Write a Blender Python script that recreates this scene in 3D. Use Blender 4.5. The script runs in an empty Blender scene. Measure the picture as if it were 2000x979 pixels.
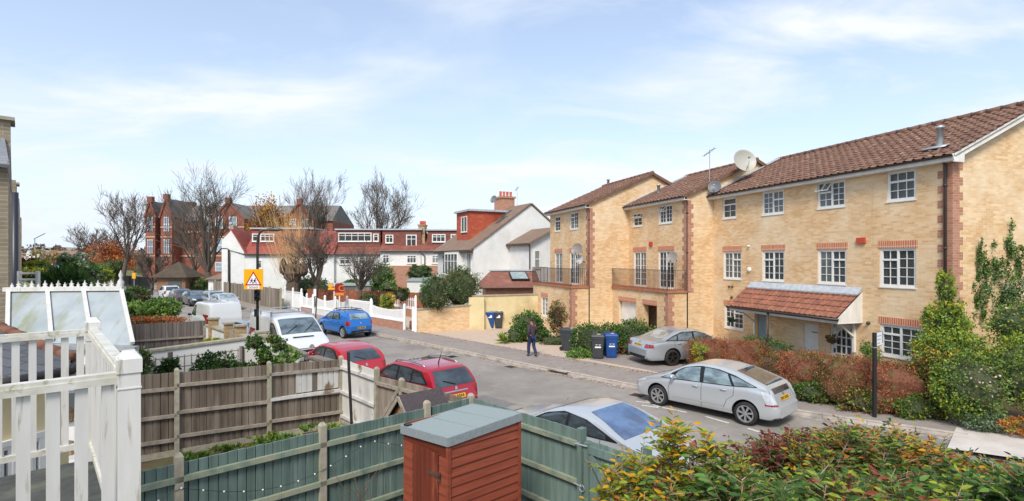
import bpy, math, random
import numpy as np
from mathutils import Vector, Matrix
from mathutils.bvhtree import BVHTree
R = math.radians
random.seed(7); NR = np.random.default_rng(11)
C = bpy.context.scene.collection
H, F, CX, HY = 4.5, 1050.0, 1000.0, 507.0
def at(px, py, Y): return Vector(((px-CX)/F*Y, Y, H-(py-HY)/F*Y))
def gp(px, py, z=0.0): return at(px, py, F*(H-z)/(py-HY))
V = Vector
# ------------------------------------------------------------ road frame
K0 = V((0, 23.2, 0)); DD = V((-.679, .734, 0)).normalized(); NN = V((-DD.y, DD.x, 0))
def ST(s, t, z=0.0): p = K0 + DD*s + NN*t; return V((p.x, p.y, z))
def st_at(px, t):      # s where pixel column px meets the line at offset t
    k = (px-CX)/F; b = K0 + NN*t
    return (b.x - k*b.y)/(k*DD.y - DD.x)
ANG_D = math.atan2(DD.y, DD.x)
# ------------------------------------------------------------ materials
def lin(c):
    if isinstance(c, str):
        c = [int(c[i:i+2], 16)/255 for i in (0, 2, 4)]
        c = [x/12.92 if x <= .04045 else ((x+.055)/1.055)**2.4 for x in c]
    return (c[0], c[1], c[2], 1)
def base_mat(name):
    m = bpy.data.materials.new(name); m.use_nodes = True
    nt = m.node_tree; b = nt.nodes['Principled BSDF']
    return m, nt, b
def N(nt, t, **kw):
    n = nt.nodes.new(t)
    for k, v in kw.items():
        if k in n.inputs: n.inputs[k].default_value = v
        else: setattr(n, k, v)
    return n
def mixc(nt, fac, a, b, mode='MIX'):
    m = nt.nodes.new('ShaderNodeMix'); m.data_type = 'RGBA'; m.blend_type = mode
    for s, v in ((0, fac), (6, a), (7, b)):
        if hasattr(v, 'node'): nt.links.new(v, m.inputs[s])
        else: m.inputs[s].default_value = v
    return m.outputs[2]
def ramp(nt, src, a, b):
    r = nt.nodes.new('ShaderNodeMapRange'); r.inputs[1].default_value = a; r.inputs[2].default_value = b
    nt.links.new(src, r.inputs[0]); return r.outputs[0]
def noise(nt, scale, detail=4, stretch=(1, 1, 1), coord='Object', rough=.6):
    tc = nt.nodes.new('ShaderNodeTexCoord'); mp = nt.nodes.new('ShaderNodeMapping')
    mp.inputs['Scale'].default_value = stretch
    nt.links.new(tc.outputs[coord], mp.inputs[0])
    n = nt.nodes.new('ShaderNodeTexNoise'); n.inputs['Scale'].default_value = scale
    n.inputs['Detail'].default_value = detail; n.inputs['Roughness'].default_value = rough
    nt.links.new(mp.outputs[0], n.inputs['Vector'])
    return n.outputs['Fac']
def bump(nt, b, src, strength, dist=.01):
    n = nt.nodes.new('ShaderNodeBump'); n.inputs['Strength'].default_value = strength; n.inputs['Distance'].default_value = dist
    nt.links.new(src, n.inputs['Height']); nt.links.new(n.outputs[0], b.inputs['Normal'])
def pm(name, c1, c2=None, scale=6, rough=.7, metal=0, bmp=0, stretch=(1, 1, 1), lo=.35, hi=.65, c3=None, s3=1.2, lo3=.5, hi3=.7, st3=(1, 1, 1), coat=0, detail=5, spec=.5, coord='Object'):
    m, nt, b = base_mat(name)
    b.inputs['Roughness'].default_value = rough; b.inputs['Metallic'].default_value = metal
    b.inputs['Specular IOR Level'].default_value = spec
    if coat: b.inputs['Coat Weight'].default_value = coat; b.inputs['Coat Roughness'].default_value = .06
    c1 = lin(c1)
    if c2 is None: b.inputs['Base Color'].default_value = c1
    else:
        n = noise(nt, scale, detail, stretch, coord); col = mixc(nt, ramp(nt, n, lo, hi), c1, lin(c2))
        if c3 is not None:
            n3 = noise(nt, s3, 5, st3, coord); col = mixc(nt, ramp(nt, n3, lo3, hi3), col, lin(c3))
        nt.links.new(col, b.inputs['Base Color'])
        if bmp: bump(nt, b, n, bmp)
    return m
def brickm(name, c1, c2, mortar, bw=.225, rh=.075, mw=.006, off=.5, tint=None, bmp=.4, rough=.85, var=None, s=1.3, tl=.5, th=.75, streak=None):
    m, nt, b = base_mat(name); b.inputs['Roughness'].default_value = rough
    tc = nt.nodes.new('ShaderNodeTexCoord'); t = nt.nodes.new('ShaderNodeTexBrick')
    t.offset = off
    for k, v in (('Color1', lin(c1)), ('Color2', lin(c2)), ('Mortar', lin(mortar)), ('Scale', 1.0), ('Mortar Size', mw), ('Mortar Smooth', .2), ('Bias', 0.0), ('Brick Width', bw), ('Row Height', rh)):
        t.inputs[k].default_value = v
    nt.links.new(tc.outputs['UV'], t.inputs['Vector'])
    col = t.outputs['Color']
    if tint is not None:
        n = noise(nt, s, 6, (1, 1, 2.2)); col = mixc(nt, ramp(nt, n, tl, th), col, lin(tint), 'MIX')
    if streak:
        n4 = noise(nt, 2.2, 6, (1, 1, .12)); col = mixc(nt, ramp(nt, n4, .62, 1.0), col, lin(streak)); n5 = noise(nt, .5, 3); col = mixc(nt, ramp(nt, n5, .45, .8), col, lin('e3d2b4'))
    n2 = noise(nt, 9, 3); col = mixc(nt, ramp(nt, n2, .3, .9), col, lin(var or c2), 'MIX') if var else col
    nt.links.new(col, b.inputs['Base Color'])
    if bmp:
        inv = nt.nodes.new('ShaderNodeMath'); inv.operation = 'SUBTRACT'; inv.inputs[0].default_value = 1
        nt.links.new(t.outputs['Fac'], inv.inputs[1]); bump(nt, b, inv.outputs[0], bmp, .01)
    return m
def glassm(name, col='20262a', rough=.04, trans=.75):
    m, nt, b = base_mat(name)
    b.inputs['Base Color'].default_value = lin(col); b.inputs['Roughness'].default_value = rough
    b.inputs['IOR'].default_value = 1.5
    t = nt.nodes.new('ShaderNodeBsdfTransparent'); t.inputs[0].default_value = (.85, .9, .9, 1)
    mx = nt.nodes.new('ShaderNodeMixShader'); fr = nt.nodes.new('ShaderNodeFresnel'); fr.inputs[0].default_value = 1.5
    r = ramp(nt, fr.outputs[0], 0, 1); r.node.inputs[3].default_value = 1-trans; r.node.inputs[4].default_value = 1
    nt.links.new(r, mx.inputs[0]); nt.links.new(t.outputs[0], mx.inputs[1]); nt.links.new(b.outputs[0], mx.inputs[2])
    nt.links.new(mx.outputs[0], nt.nodes['Material Output'].inputs[0])
    return m
def leafm(name, c1, c2, scale=3, trans=.25):
    m, nt, b = base_mat(name); b.inputs['Roughness'].default_value = .55; b.inputs['Specular IOR Level'].default_value = .3
    n = noise(nt, scale, 4); col = mixc(nt, ramp(nt, n, .35, .65), lin(c1), lin(c2))
    nt.links.new(col, b.inputs['Base Color'])
    tr = nt.nodes.new('ShaderNodeBsdfTranslucent'); nt.links.new(col, tr.inputs[0])
    mx = nt.nodes.new('ShaderNodeMixShader'); mx.inputs[0].default_value = trans
    nt.links.new(b.outputs[0], mx.inputs[1]); nt.links.new(tr.outputs[0], mx.inputs[2])
    nt.links.new(mx.outputs[0], nt.nodes['Material Output'].inputs[0])
    return m
# ------------------------------------------------------------ objects
def tagp(o, label=None, cat=None, group=None, kind=None):
    if label: o['label'] = label
    if cat: o['category'] = cat
    if group: o['group'] = group
    if kind: o['kind'] = kind
    return o
def thing(name, label, cat, loc=(0, 0, 0), rz=0.0, group=None):
    o = bpy.data.objects.new(name, None); C.objects.link(o); o.empty_display_size = .1
    o.location = loc; o.rotation_euler = (0, 0, rz)
    return tagp(o, label, cat, group)
def copy_tree(o, parent=None):
    c = o.copy(); C.objects.link(c); c.parent = parent
    for ch in list(o.children): copy_tree(ch, c)
    return c
class MB:
    def __init__(s, frame=None): s.v = []; s.f = []; s.m = []; s.frame = frame
    def q(s, pts, mi=0):
        b = len(s.v); s.v += [tuple(p) for p in pts]; s.f.append(tuple(range(b, b+len(pts)))); s.m.append(mi); return s
    def add(s, vs, fs, mi=0):
        b = len(s.v); s.v += [tuple(p) for p in vs]
        for f in fs: s.f.append(tuple(b+i for i in f)); s.m.append(mi)
        return s
    def hexa(s, p, mi=0):   # 8 pts: bottom 4 (ccw from above), top 4
        return s.add(p, [(3, 2, 1, 0), (4, 5, 6, 7), (0, 1, 5, 4), (1, 2, 6, 5), (2, 3, 7, 6), (3, 0, 4, 7)], mi)
    def bx(s, x0, x1, y0, y1, z0, z1, mi=0):
        if x0 > x1: x0, x1 = x1, x0
        if y0 > y1: y0, y1 = y1, y0
        if z0 > z1: z0, z1 = z1, z0
        return s.hexa([(x0, y0, z0), (x1, y0, z0), (x1, y1, z0), (x0, y1, z0), (x0, y0, z1), (x1, y0, z1), (x1, y1, z1), (x0, y1, z1)], mi)
    def beam(s, a, b, w, h, mi=0, up=V((0, 0, 1))):     # centred bar from a to b, w sideways, h along up
        a = V(a); b = V(b); d = (b-a).normalized(); sd = d.cross(up)
        if sd.length < 1e-4: sd = V((1, 0, 0))
        sd.normalize(); u = sd.cross(d).normalized()
        sd *= w/2; u *= h/2
        return s.hexa([a-sd-u, a+sd-u, b+sd-u, b-sd-u, a-sd+u, a+sd+u, b+sd+u, b-sd+u], mi)
    def wallseg(s, a, b, z0, z1, th, mi=0, z1b=None):    # vertical slab from a to b (xy), centred
        a = V((a[0], a[1], 0)); b = V((b[0], b[1], 0)); d = (b-a).normalized(); n = V((d.y, -d.x, 0))*th/2
        z1b = z1 if z1b is None else z1b; Z = lambda p, z: V((p.x, p.y, z))
        return s.hexa([Z(a+n, z0), Z(b+n, z0), Z(b-n, z0), Z(a-n, z0), Z(a+n, z1), Z(b+n, z1b), Z(b-n, z1b), Z(a-n, z1)], mi)
    def tube(s, pts, rad, n=8, mi=0, cap=True):
        pts = [V(p) for p in pts]
        if not hasattr(rad, '__len__'): rad = [rad]*len(pts)
        b = len(s.v); ref = None
        for i, p in enumerate(pts):
            d = (pts[min(i+1, len(pts)-1)]-pts[max(i-1, 0)]).normalized()
            if ref is None: ref = V((0, 0, 1)) if abs(d.z) < .9 else V((1, 0, 0))
            u = d.cross(ref).normalized(); w = d.cross(u).normalized(); ref = -w if False else ref
            for k in range(n):
                a = 2*math.pi*k/n; s.v.append(tuple(p+(u*math.cos(a)+w*math.sin(a))*rad[i]))
        for i in range(len(pts)-1):
            for k in range(n):
                s.f.append((b+i*n+k, b+(i+1)*n+k, b+(i+1)*n+(k+1) % n, b+i*n+(k+1) % n)); s.m.append(mi)
        if cap:
            s.f.append(tuple(b+k for k in range(n))); s.m.append(mi)
            s.f.append(tuple(b+(len(pts)-1)*n+k for k in reversed(range(n)))); s.m.append(mi)
        return s
    def lathe(s, prof, n=24, c=(0, 0, 0), axis='z', mi=0):   # prof: (r, h)
        b = len(s.v)
        for r, h in prof:
            for k in range(n):
                a = 2*math.pi*k/n; x, y, z = r*math.cos(a), r*math.sin(a), h
                if axis == 'y': x, y, z = x, z, y
                if axis == 'x': x, y, z = z, x, y
                s.v.append((x+c[0], y+c[1], z+c[2]))
        for i in range(len(prof)-1):
            for k in range(n):
                s.f.append((b+i*n+k, b+i*n+(k+1) % n, b+(i+1)*n+(k+1) % n, b+(i+1)*n+k)); s.m.append(mi)
        return s
    def prism(s, poly, off, mi=0):   # polygon (3D pts) extruded by off
        n = len(poly); off = V(off); b = len(s.v)
        s.v += [tuple(V(p)) for p in poly]+[tuple(V(p)+off) for p in poly]
        s.f.append(tuple(b+i for i in range(n))); s.m.append(mi)
        s.f.append(tuple(b+n+i for i in reversed(range(n)))); s.m.append(mi)
        for i in range(n): s.f.append((b+i, b+n+i, b+n+(i+1) % n, b+(i+1) % n)); s.m.append(mi)
        return s
    def build(s, name, mats, parent=None, smooth=False, loc=None, rz=0.0, recalc=True):
        vs = s.v
        if s.frame is not None: vs = [tuple(s.frame @ V(p)) for p in vs]
        me = bpy.data.meshes.new(name); me.from_pydata(vs, [], s.f); me.update()
        if recalc:
            import bmesh
            bm = bmesh.new(); bm.from_mesh(me); bmesh.ops.recalc_face_normals(bm, faces=bm.faces); bm.to_mesh(me); bm.free()
        if not isinstance(mats, (list, tuple)): mats = [mats]
        for m in mats: me.materials.append(m)
        if len(mats) > 1: me.polygons.foreach_set('material_index', s.m)
        boxuv(me)
        if smooth: me.polygons.foreach_set('use_smooth', [True]*len(me.polygons))
        o = bpy.data.objects.new(name, me); C.objects.link(o)
        if parent is not None: o.parent = parent
        if loc is not None: o.location = loc
        if rz: o.rotation_euler = (0, 0, rz)
        return o
def boxuv(me):
    n = len(me.vertices); co = np.empty(n*3); me.vertices.foreach_get('co', co); co = co.reshape(-1, 3)
    nl = len(me.loops); li = np.empty(nl, dtype=np.int64); me.loops.foreach_get('vertex_index', li)
    npz = len(me.polygons); nr = np.empty(npz*3); me.polygons.foreach_get('normal', nr); nr = nr.reshape(-1, 3)
    lt = np.empty(npz, dtype=np.int64); me.polygons.foreach_get('loop_total', lt)
    pn = np.repeat(nr, lt, axis=0); p = co[li]
    flat = np.abs(pn[:, 2]) > .97
    t = np.stack([-pn[:, 1], pn[:, 0], np.zeros(nl)], 1); ln = np.linalg.norm(t, axis=1); ln[ln < 1e-6] = 1; t /= ln[:, None]
    t[flat] = (1, 0, 0); up = np.cross(pn, t); up[flat] = (0, 1, 0)
    uv = np.stack([(p*t).sum(1), (p*up).sum(1)], 1)
    # fold sides to the same phase
    l = me.uv_layers.new(name='UVMap'); l.data.foreach_set('uv', uv.astype(np.float32).ravel())
def struct(o): o['kind'] = 'structure'; return o
def fastmesh(name, co, quads, mats, mi=None, smooth=False):
    me = bpy.data.meshes.new(name); k = quads.shape[1]
    me.vertices.add(len(co)); me.vertices.foreach_set('co', co.astype(np.float32).ravel())
    me.loops.add(quads.size); me.loops.foreach_set('vertex_index', quads.astype(np.int32).ravel())
    me.polygons.add(len(quads)); me.polygons.foreach_set('loop_start', np.arange(0, quads.size, k, dtype=np.int32))
    for m in mats: me.materials.append(m)
    if mi is not None: me.polygons.foreach_set('material_index', mi.astype(np.int32))
    if smooth: me.polygons.foreach_set('use_smooth', np.ones(len(quads), dtype=bool))
    me.update(calc_edges=True); me.validate()
    return me
def mobj(name, me, parent=None, loc=None):
    o = bpy.data.objects.new(name, me); C.objects.link(o)
    if parent is not None: o.parent = parent
    if loc is not None: o.location = loc
    return o
# ------------------------------------------------------------ foliage
def unit(a): return a/np.maximum(np.linalg.norm(a, axis=1), 1e-6)[:, None]
def leafgeo(p, d, L, w, fold=.25, rng=NR, near=False):
    n = len(p); L = np.broadcast_to(L, n)*rng.uniform(.65, 1.25, n); r = unit(rng.normal(size=(n, 3)))
    b = unit(np.cross(d, r)); nrm = np.cross(b, d); Lc = L[:, None]; W = (L*w)[:, None]
    if not near:
        a0 = p; a1 = p+d*Lc*.45+b*W+nrm*W*fold; a2 = p+d*Lc; a3 = p+d*Lc*.45-b*W+nrm*W*fold
        co = np.stack([a0, a1, a2, a3], 1).reshape(-1, 3)
        return co, np.arange(4*n).reshape(n, 4)
    droop = np.zeros((n, 3)); droop[:, 2] = -.16*L
    a0 = p; t = p+d*Lc+droop; l1 = p+d*Lc*.3+b*W+nrm*W*fold; l2 = p+d*Lc*.68+b*W*.75+nrm*W*fold+droop*.4
    r1 = p+d*Lc*.3-b*W+nrm*W*fold; r2 = p+d*Lc*.68-b*W*.75+nrm*W*fold+droop*.4
    co = np.stack([a0, t, l2, l1, r1, r2], 1).reshape(-1, 3); i = np.arange(n)[:, None]*6
    qd = np.concatenate([i+[0, 1, 2, 3], i+[0, 4, 5, 1]], 1).reshape(-1, 4)
    return co, qd
def blobpts(vols, n, rng, shell=.35, clump=0, cs=.12):
    """points through ellipsoids (c, r) or boxes (c, r, 'b'); returns pts and outward dirs"""
    w = np.array([np.prod(v[1])**(.75) for v in vols]); w /= w.sum(); P = []; D = []
    for v, k in zip(vols, rng.multinomial(n, w)):
        if k == 0: continue
        c = np.array(v[0], float); r = np.array(v[1], float)
        if clump:
            m = max(3, int(k/clump)); g = unit(rng.normal(size=(m, 3)))*(rng.uniform(0, 1, (m, 1))**shell)
            if len(v) > 2: g = g/np.maximum(np.abs(g).max(1)[:, None], 1e-6)*(rng.uniform(0, 1, (m, 1))**shell)
            idx = rng.integers(0, m, k); q = g[idx]+rng.normal(size=(k, 3))*cs
        else:
            q = unit(rng.normal(size=(k, 3)))*(rng.uniform(0, 1, (k, 1))**shell)
            if len(v) > 2: q = q/np.maximum(np.abs(q).max(1)[:, None], 1e-6)*(rng.uniform(0, 1, (k, 1))**shell)
        if len(v) > 2:   # rounded hedge: superellipsoid push
            pass
        P.append(c+q*r); D.append(unit(q+1e-3))
    return np.concatenate(P), np.concatenate(D)
def foliage(name, vols, n, size, mats, wts=None, w=.35, parent=None, shell=.3, clump=25, cs=.1, up=.35, zmin=0.02, seed=1, near=False, patch=1.5, loc=None):
    rng = np.random.default_rng(seed); P, D = blobpts(vols, n, rng, shell, clump, cs)
    ok = P[:, 2] > zmin; P = P[ok]; D = D[ok]
    d = unit(D*.6+rng.normal(size=P.shape)*.7+np.array([0, 0, up])); co, qd = leafgeo(P, d, size, w, rng=rng, near=near)
    wts = np.array(wts if wts is not None else [1]*len(mats), float); wts /= wts.sum(); cw = np.cumsum(wts)
    # spatially coherent colour choice + jitter
    ph = rng.uniform(0, 6, 6)
    f = (np.sin(P[:, 0]*patch*2.1+ph[0])+np.sin(P[:, 1]*patch*1.7+ph[1])+np.sin(P[:, 2]*patch*2.6+ph[2]))/6+.5
    f = np.clip(f*.55+rng.uniform(0, 1, len(P))*.45, 0, .9999); rk = np.argsort(np.argsort(f))/max(1, len(f))
    mi = np.searchsorted(cw, rk).clip(0, len(mats)-1)
    if near: mi = np.repeat(mi, 2)
    me = fastmesh(name, co, qd, mats, mi); return mobj(name, me, parent, loc)
def core(name, vols, k, m, parent=None, seed=3, zmin=0.0):
    rng = random.Random(seed); mb = MB()
    for v in vols:
        c = v[0]; r = v[1]; nu, nv = 12, 8; vs = []
        for j in range(nv+1):
            ph = math.pi*j/nv
            for i in range(nu):
                th = 2*math.pi*i/nu; q = V((math.sin(ph)*math.cos(th), math.sin(ph)*math.sin(th), math.cos(ph)))
                if len(v) > 2: q /= max(abs(q.x), abs(q.y), abs(q.z))**.75
                q *= k*rng.uniform(.82, 1.08); vs.append((c[0]+q.x*r[0], c[1]+q.y*r[1], max(zmin, c[2]+q.z*r[2])))
        fs = [(j*nu+i, (j+1)*nu+i, (j+1)*nu+(i+1) % nu, j*nu+(i+1) % nu) for j in range(nv) for i in range(nu)]
        mb.add(vs, fs)
    return mb.build(name, m, parent)
# ------------------------------------------------------------ bare trees
def bare_tree(mb, base, height, trunk=.3, r0=.2, spread=.5, nmain=6, seed=1, levels=4, upw=.25, nchild=6, lean=V((0, 0, 0)), mintwig=.012, first=None, wig=.12, k2=.62, width=None):
    rng = random.Random(seed); tips = []
    def grow(p, d, L, r, lv):
        segs = 5 if lv < 2 else (4 if lv < 3 else 3); pts = [p]; rad = [r]; q = p.copy(); dd = d.copy()
        for i in range(segs):
            dd = (dd+V((rng.gauss(0, wig), rng.gauss(0, wig), rng.gauss(0, wig)))+V((0, 0, upw*.35))).normalized()
            q = q+dd*(L/segs); pts.append(q.copy()); rad.append(max(mintwig, r*(1-.75*(i+1)/segs)))
        mb.tube(pts, rad, 6 if lv < 2 else 3, 0, False)
        if lv >= levels: tips.append((pts[-1], dd)); tips.append((pts[1], dd)); return
        n = nchild if lv else nmain
        for k in range(n):
            t = rng.uniform(.25, 1.0); i = min(segs-1, int(t*segs)); f = t*segs-i
            pp = pts[i].lerp(pts[i+1], f); ax = (pts[i+1]-pts[i]).normalized()
            rr = V((rng.gauss(0, 1), rng.gauss(0, 1), rng.gauss(0, 1))); sd = (rr-ax*rr.dot(ax)).normalized()
            nd = (ax*(1-.15*lv/levels)+sd*rng.uniform(.45, .95)+V((0, 0, upw*.5))).normalized()
            grow(pp, nd, L*rng.uniform(.42, k2), max(mintwig, rad[i]*.55), lv+1)
    th = height*trunk; top = V(base)+V((0, 0, th))+lean
    mb.tube([V(base)+V((0, 0, -.1)), V(base)+V((0, 0, th*.15)), V(base).lerp(top, .55)+V((rng.uniform(-.1, .1), 0, 0)), top], [r0*1.35, r0*1.05, r0*.9, r0*.85], 10, 0, False)
    for k in range(nmain):
        a = 2*math.pi*(k+rng.uniform(-.3, .3))/nmain; sp = spread*rng.uniform(.35, 1.1)
        d = V((math.cos(a)*sp, math.sin(a)*sp, 1)).normalized()
        grow(top-V((0, 0, rng.uniform(0, .12)*th)), d, (height-th)*rng.uniform(.75, 1.0)*.8, r0*.55, 1)
    a_ = np.array(mb.v); zt = np.percentile(a_[:, 2], 99.7)-base[2]; k_ = height/zt
    hw = np.percentile(np.abs(a_[:, 0]-base[0]-lean.x*.5), 99); kx = k_ if not width else min(1.6, max(.45, width/hw))
    kz = k_; f_ = np.clip((a_[:, 2]-base[2])/(th*.8), 0, 1)[:, None]
    a_[:, :2] = np.array(base)[:2]+(a_[:, :2]-np.array(base)[:2])*(1+(kx-1)*f_); a_[:, 2] = base[2]+(a_[:, 2]-base[2])*kz; mb.v = [tuple(p) for p in a_]
    return tips
# ------------------------------------------------------------ world, camera, light
sc = bpy.context.scene
W = bpy.data.worlds.new('World'); sc.world = W; W.use_nodes = True
nt = W.node_tree; bg = nt.nodes['Background']; bg.inputs[1].default_value = .112
SUN_EL, SUN_AZ = R(47), R(193)      # azimuth clockwise from +Y: behind the camera, a little to the left
sky = nt.nodes.new('ShaderNodeTexSky'); sky.sky_type = 'NISHITA'; sky.sun_disc = False
sky.sun_elevation = SUN_EL; sky.sun_rotation = SUN_AZ; sky.air_density = 1.0; sky.dust_density = .6; sky.ozone_density = 1.4
tc = nt.nodes.new('ShaderNodeTexCoord'); sep = nt.nodes.new('ShaderNodeSeparateXYZ'); nt.links.new(tc.outputs['Generated'], sep.inputs[0])
def wm(op, a, b=None):
    n = nt.nodes.new('ShaderNodeMath'); n.operation = op
    for i, v in enumerate((a, b)):
        if v is None: continue
        if hasattr(v, 'node'): nt.links.new(v, n.inputs[i])
        else: n.inputs[i].default_value = v
    return n.outputs[0]
zz = wm('ADD', wm('MAXIMUM', sep.outputs[2], 0.0), .18)
cmb = nt.nodes.new('ShaderNodeCombineXYZ'); nt.links.new(wm('DIVIDE', sep.outputs[0], zz), cmb.inputs[0]); nt.links.new(wm('DIVIDE', sep.outputs[1], zz), cmb.inputs[1])
def wnoise(scale, stretch, det, rotz, dist=0.0, loc=(0, 0, 0)):
    mp = nt.nodes.new('ShaderNodeMapping'); mp.inputs['Scale'].default_value = stretch; mp.inputs['Rotation'].default_value = (0, 0, rotz); mp.inputs['Location'].default_value = loc
    nt.links.new(cmb.outputs[0], mp.inputs[0]); n = nt.nodes.new('ShaderNodeTexNoise'); n.inputs['Scale'].default_value = scale; n.inputs['Detail'].default_value = det
    n.inputs['Roughness'].default_value = .58; n.inputs['Distortion'].default_value = dist; nt.links.new(mp.outputs[0], n.inputs[0]); return n.outputs['Fac']
c1 = ramp(nt, wnoise(1.1, (1, 1.7, 1), 7, R(-25), .5, (2.3, .7, 0)), .43, .72)
c2 = ramp(nt, wnoise(.45, (1, 1.5, 1), 4, R(-20), .2, (1.0, 3.1, 0)), .38, .6)
cl = wm('MULTIPLY', wm('ADD', wm('MULTIPLY', c1, c2), wm('MULTIPLY', c1, .12)), .85)
hz = wm('POWER', wm('SUBTRACT', 1.0, wm('MINIMUM', wm('MULTIPLY', wm('MAXIMUM', sep.outputs[2], 0.0), 1.9), 1.0)), 2.2)
veil = wm('ADD', .34, wm('MULTIPLY', hz, .62))           # thin high cloud, thicker towards the horizon
veil = wm('MINIMUM', wm('ADD', veil, wm('MULTIPLY', cl, .85)), 1.0)
veilc = mixc(nt, cl, (3.75, 4.2, 4.85, 1), (4.6, 4.7, 4.9, 1)); col = mixc(nt, veil, sky.outputs[0], veilc); nt.links.new(col, bg.inputs[0])
L = bpy.data.lights.new('sun', 'SUN'); L.energy = 2.0; L.angle = R(18); L.color = (1, .95, .87)
so = bpy.data.objects.new('sun', L); C.objects.link(so)
sdir = V((math.sin(SUN_AZ)*math.cos(SUN_EL), math.cos(SUN_AZ)*math.cos(SUN_EL), math.sin(SUN_EL)))
so.rotation_euler = sdir.to_track_quat('Z', 'Y').to_euler(); so.location = (0, 0, 40)
cam = bpy.data.cameras.new('camera'); co = bpy.data.objects.new('camera', cam); C.objects.link(co)
co.location = (0, 0, H); co.rotation_euler = (R(90), 0, 0); cam.sensor_width = 36; cam.lens = 36*F/2000
cam.shift_y = -(489.5-HY)/2000; cam.clip_end = 5000; cam.clip_start = .05; sc.camera = co
sc.view_settings.view_transform = 'Standard'; sc.view_settings.look = 'None'; sc.view_settings.gamma = 1; sc.view_settings.use_curve_mapping = False
sc.view_settings.exposure = 1.0
sc.cycles.max_bounces = 6; sc.cycles.transparent_max_bounces = 12; sc.cycles.diffuse_bounces = 3; sc.cycles.glossy_bounces = 3
sc.cycles.use_denoising = True
# ------------------------------------------------------------ shared materials
M = {}
M['asphalt'] = pm('asphalt', '89827a', '958d85', 3, .9, 0, .25, c3='7e7770', s3=.35, lo3=.45, hi3=.62, detail=8)
M['pave'] = pm('pavement tarmac', '877d75', '958b83', 4, .9, 0, .25, c3='857b76', s3=.6, detail=8)
M['pave2'] = pm('pale concrete', 'b9aea4', 'c9c0b6', 2, .9, 0, .15)
M['kerb'] = pm('kerb stone', 'a89c90', 'bdb3a8', 5, .85, 0, .2, c3='857a70', s3=1.1)
M['gutter'] = pm('gutter band', '9a9086', 'b0a69a', 3, .9, c3='77706a', s3=2.2, lo3=.4, hi3=.6, stretch=(1, 1, 1))
M['soil'] = pm('soil', '4a3a2c', '5f4d3b', 4, .95, 0, .4, c3='5d5a35', s3=.8)
M['grass'] = pm('rough grass', '4d5a2c', '6b7040', 3, .95, 0, .4, c3='6b5c43', s3=.5)
M['blockpave'] = brickm('block paving', 'b7a08e', 'c4af9c', 'a8998b', .2, .1, .006, tint='baa88e', bmp=.2)
M['line'] = pm('road paint', 'c8c5be', '9a9690', 14, .8, lo=.5, hi=.75)
M['brick'] = brickm('yellow brick', 'e2c196', 'caa171', 'd5c09f', streak='a8875c', tint='bc8e57', bmp=.35, s=.8, tl=.48, th=.95)
M['redbrick'] = brickm('red brick', 'a06a52', 'b28068', 'b59b86', bmp=.35)
M['soldier'] = brickm('red soldier brick', 'b7603c', 'c47550', 'd0b59b', .075, .26, .012, 0.0)
M['upvc'] = pm('white window plastic', 'e2e1dc', 'd6d5d0', 2, .35)
M['fascia'] = pm('white painted board', 'e4e1da', 'd0ccc2', 3, .5, stretch=(1, 1, .4))
M['blackpl'] = pm('black plastic', '2a2422', '352d2a', 5, .45)
M['glass'] = glassm('window glass', '5c605f', .03, .62)
M['inside'] = pm('room inside', 'cfc6ba', 'b5ab9f', .6, .9)
M['curtain'] = pm('net curtain', 'd5d5d2', 'b5b6b6', 14, .9, stretch=(1, 1, .05))
M['curtain2'] = pm('tan curtain', 'c09468', 'a67a50', 14, .9, stretch=(1, 1, .05))
M['lead'] = pm('lead flashing', '9da3a8', 'b5b9bd', 6, .6)
M['iron'] = pm('dark iron', '40342e', '55443a', 8, .6)
M['metal'] = pm('galvanised metal', 'b9bcbd', 'a0a4a5', 6, .45, .5)
M['pantile'] = pm('brown pantile', '795847', '614639', 2.2, .85, 0, .3, c3='98806c', s3=5, lo3=.56, hi3=.7, detail=8)
M['pantile2'] = pm('red brown pantile', '8e5d48', '75493b', 3, .85, 0, .3, c3='a66c50', s3=4)
M['plaintile'] = brickm('plain clay tile', '8f5a49', '7d4c3f', '624036', .17, .1, .008, tint='96705f')
M['greytile'] = brickm('weathered brown tile', '7b6656', '886f5d', '5c4c40', .17, .11, .008, tint='8c7662')
M['slate'] = brickm('grey slate', '777b80', '888a8d', '55585b', .3, .22, .01, tint='8f8a78')
M['hung'] = brickm('orange hung tile', 'b5543a', 'a54a33', '8a3d2c', .17, .1, .008, tint='c06a48')
M['render'] = pm('white render', 'deddd9', 'd2d1cc', 1.2, .85, 0, .05, c3='c2c1ba', s3=.4, lo3=.55, hi3=.75)
M['cream'] = pm('cream render', 'd8c79c', 'ccba8c', 1.5, .9, 0, .08, c3='b9a67c', s3=.6)
M['dark'] = pm('dark void', '1c1a18', None)
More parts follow.
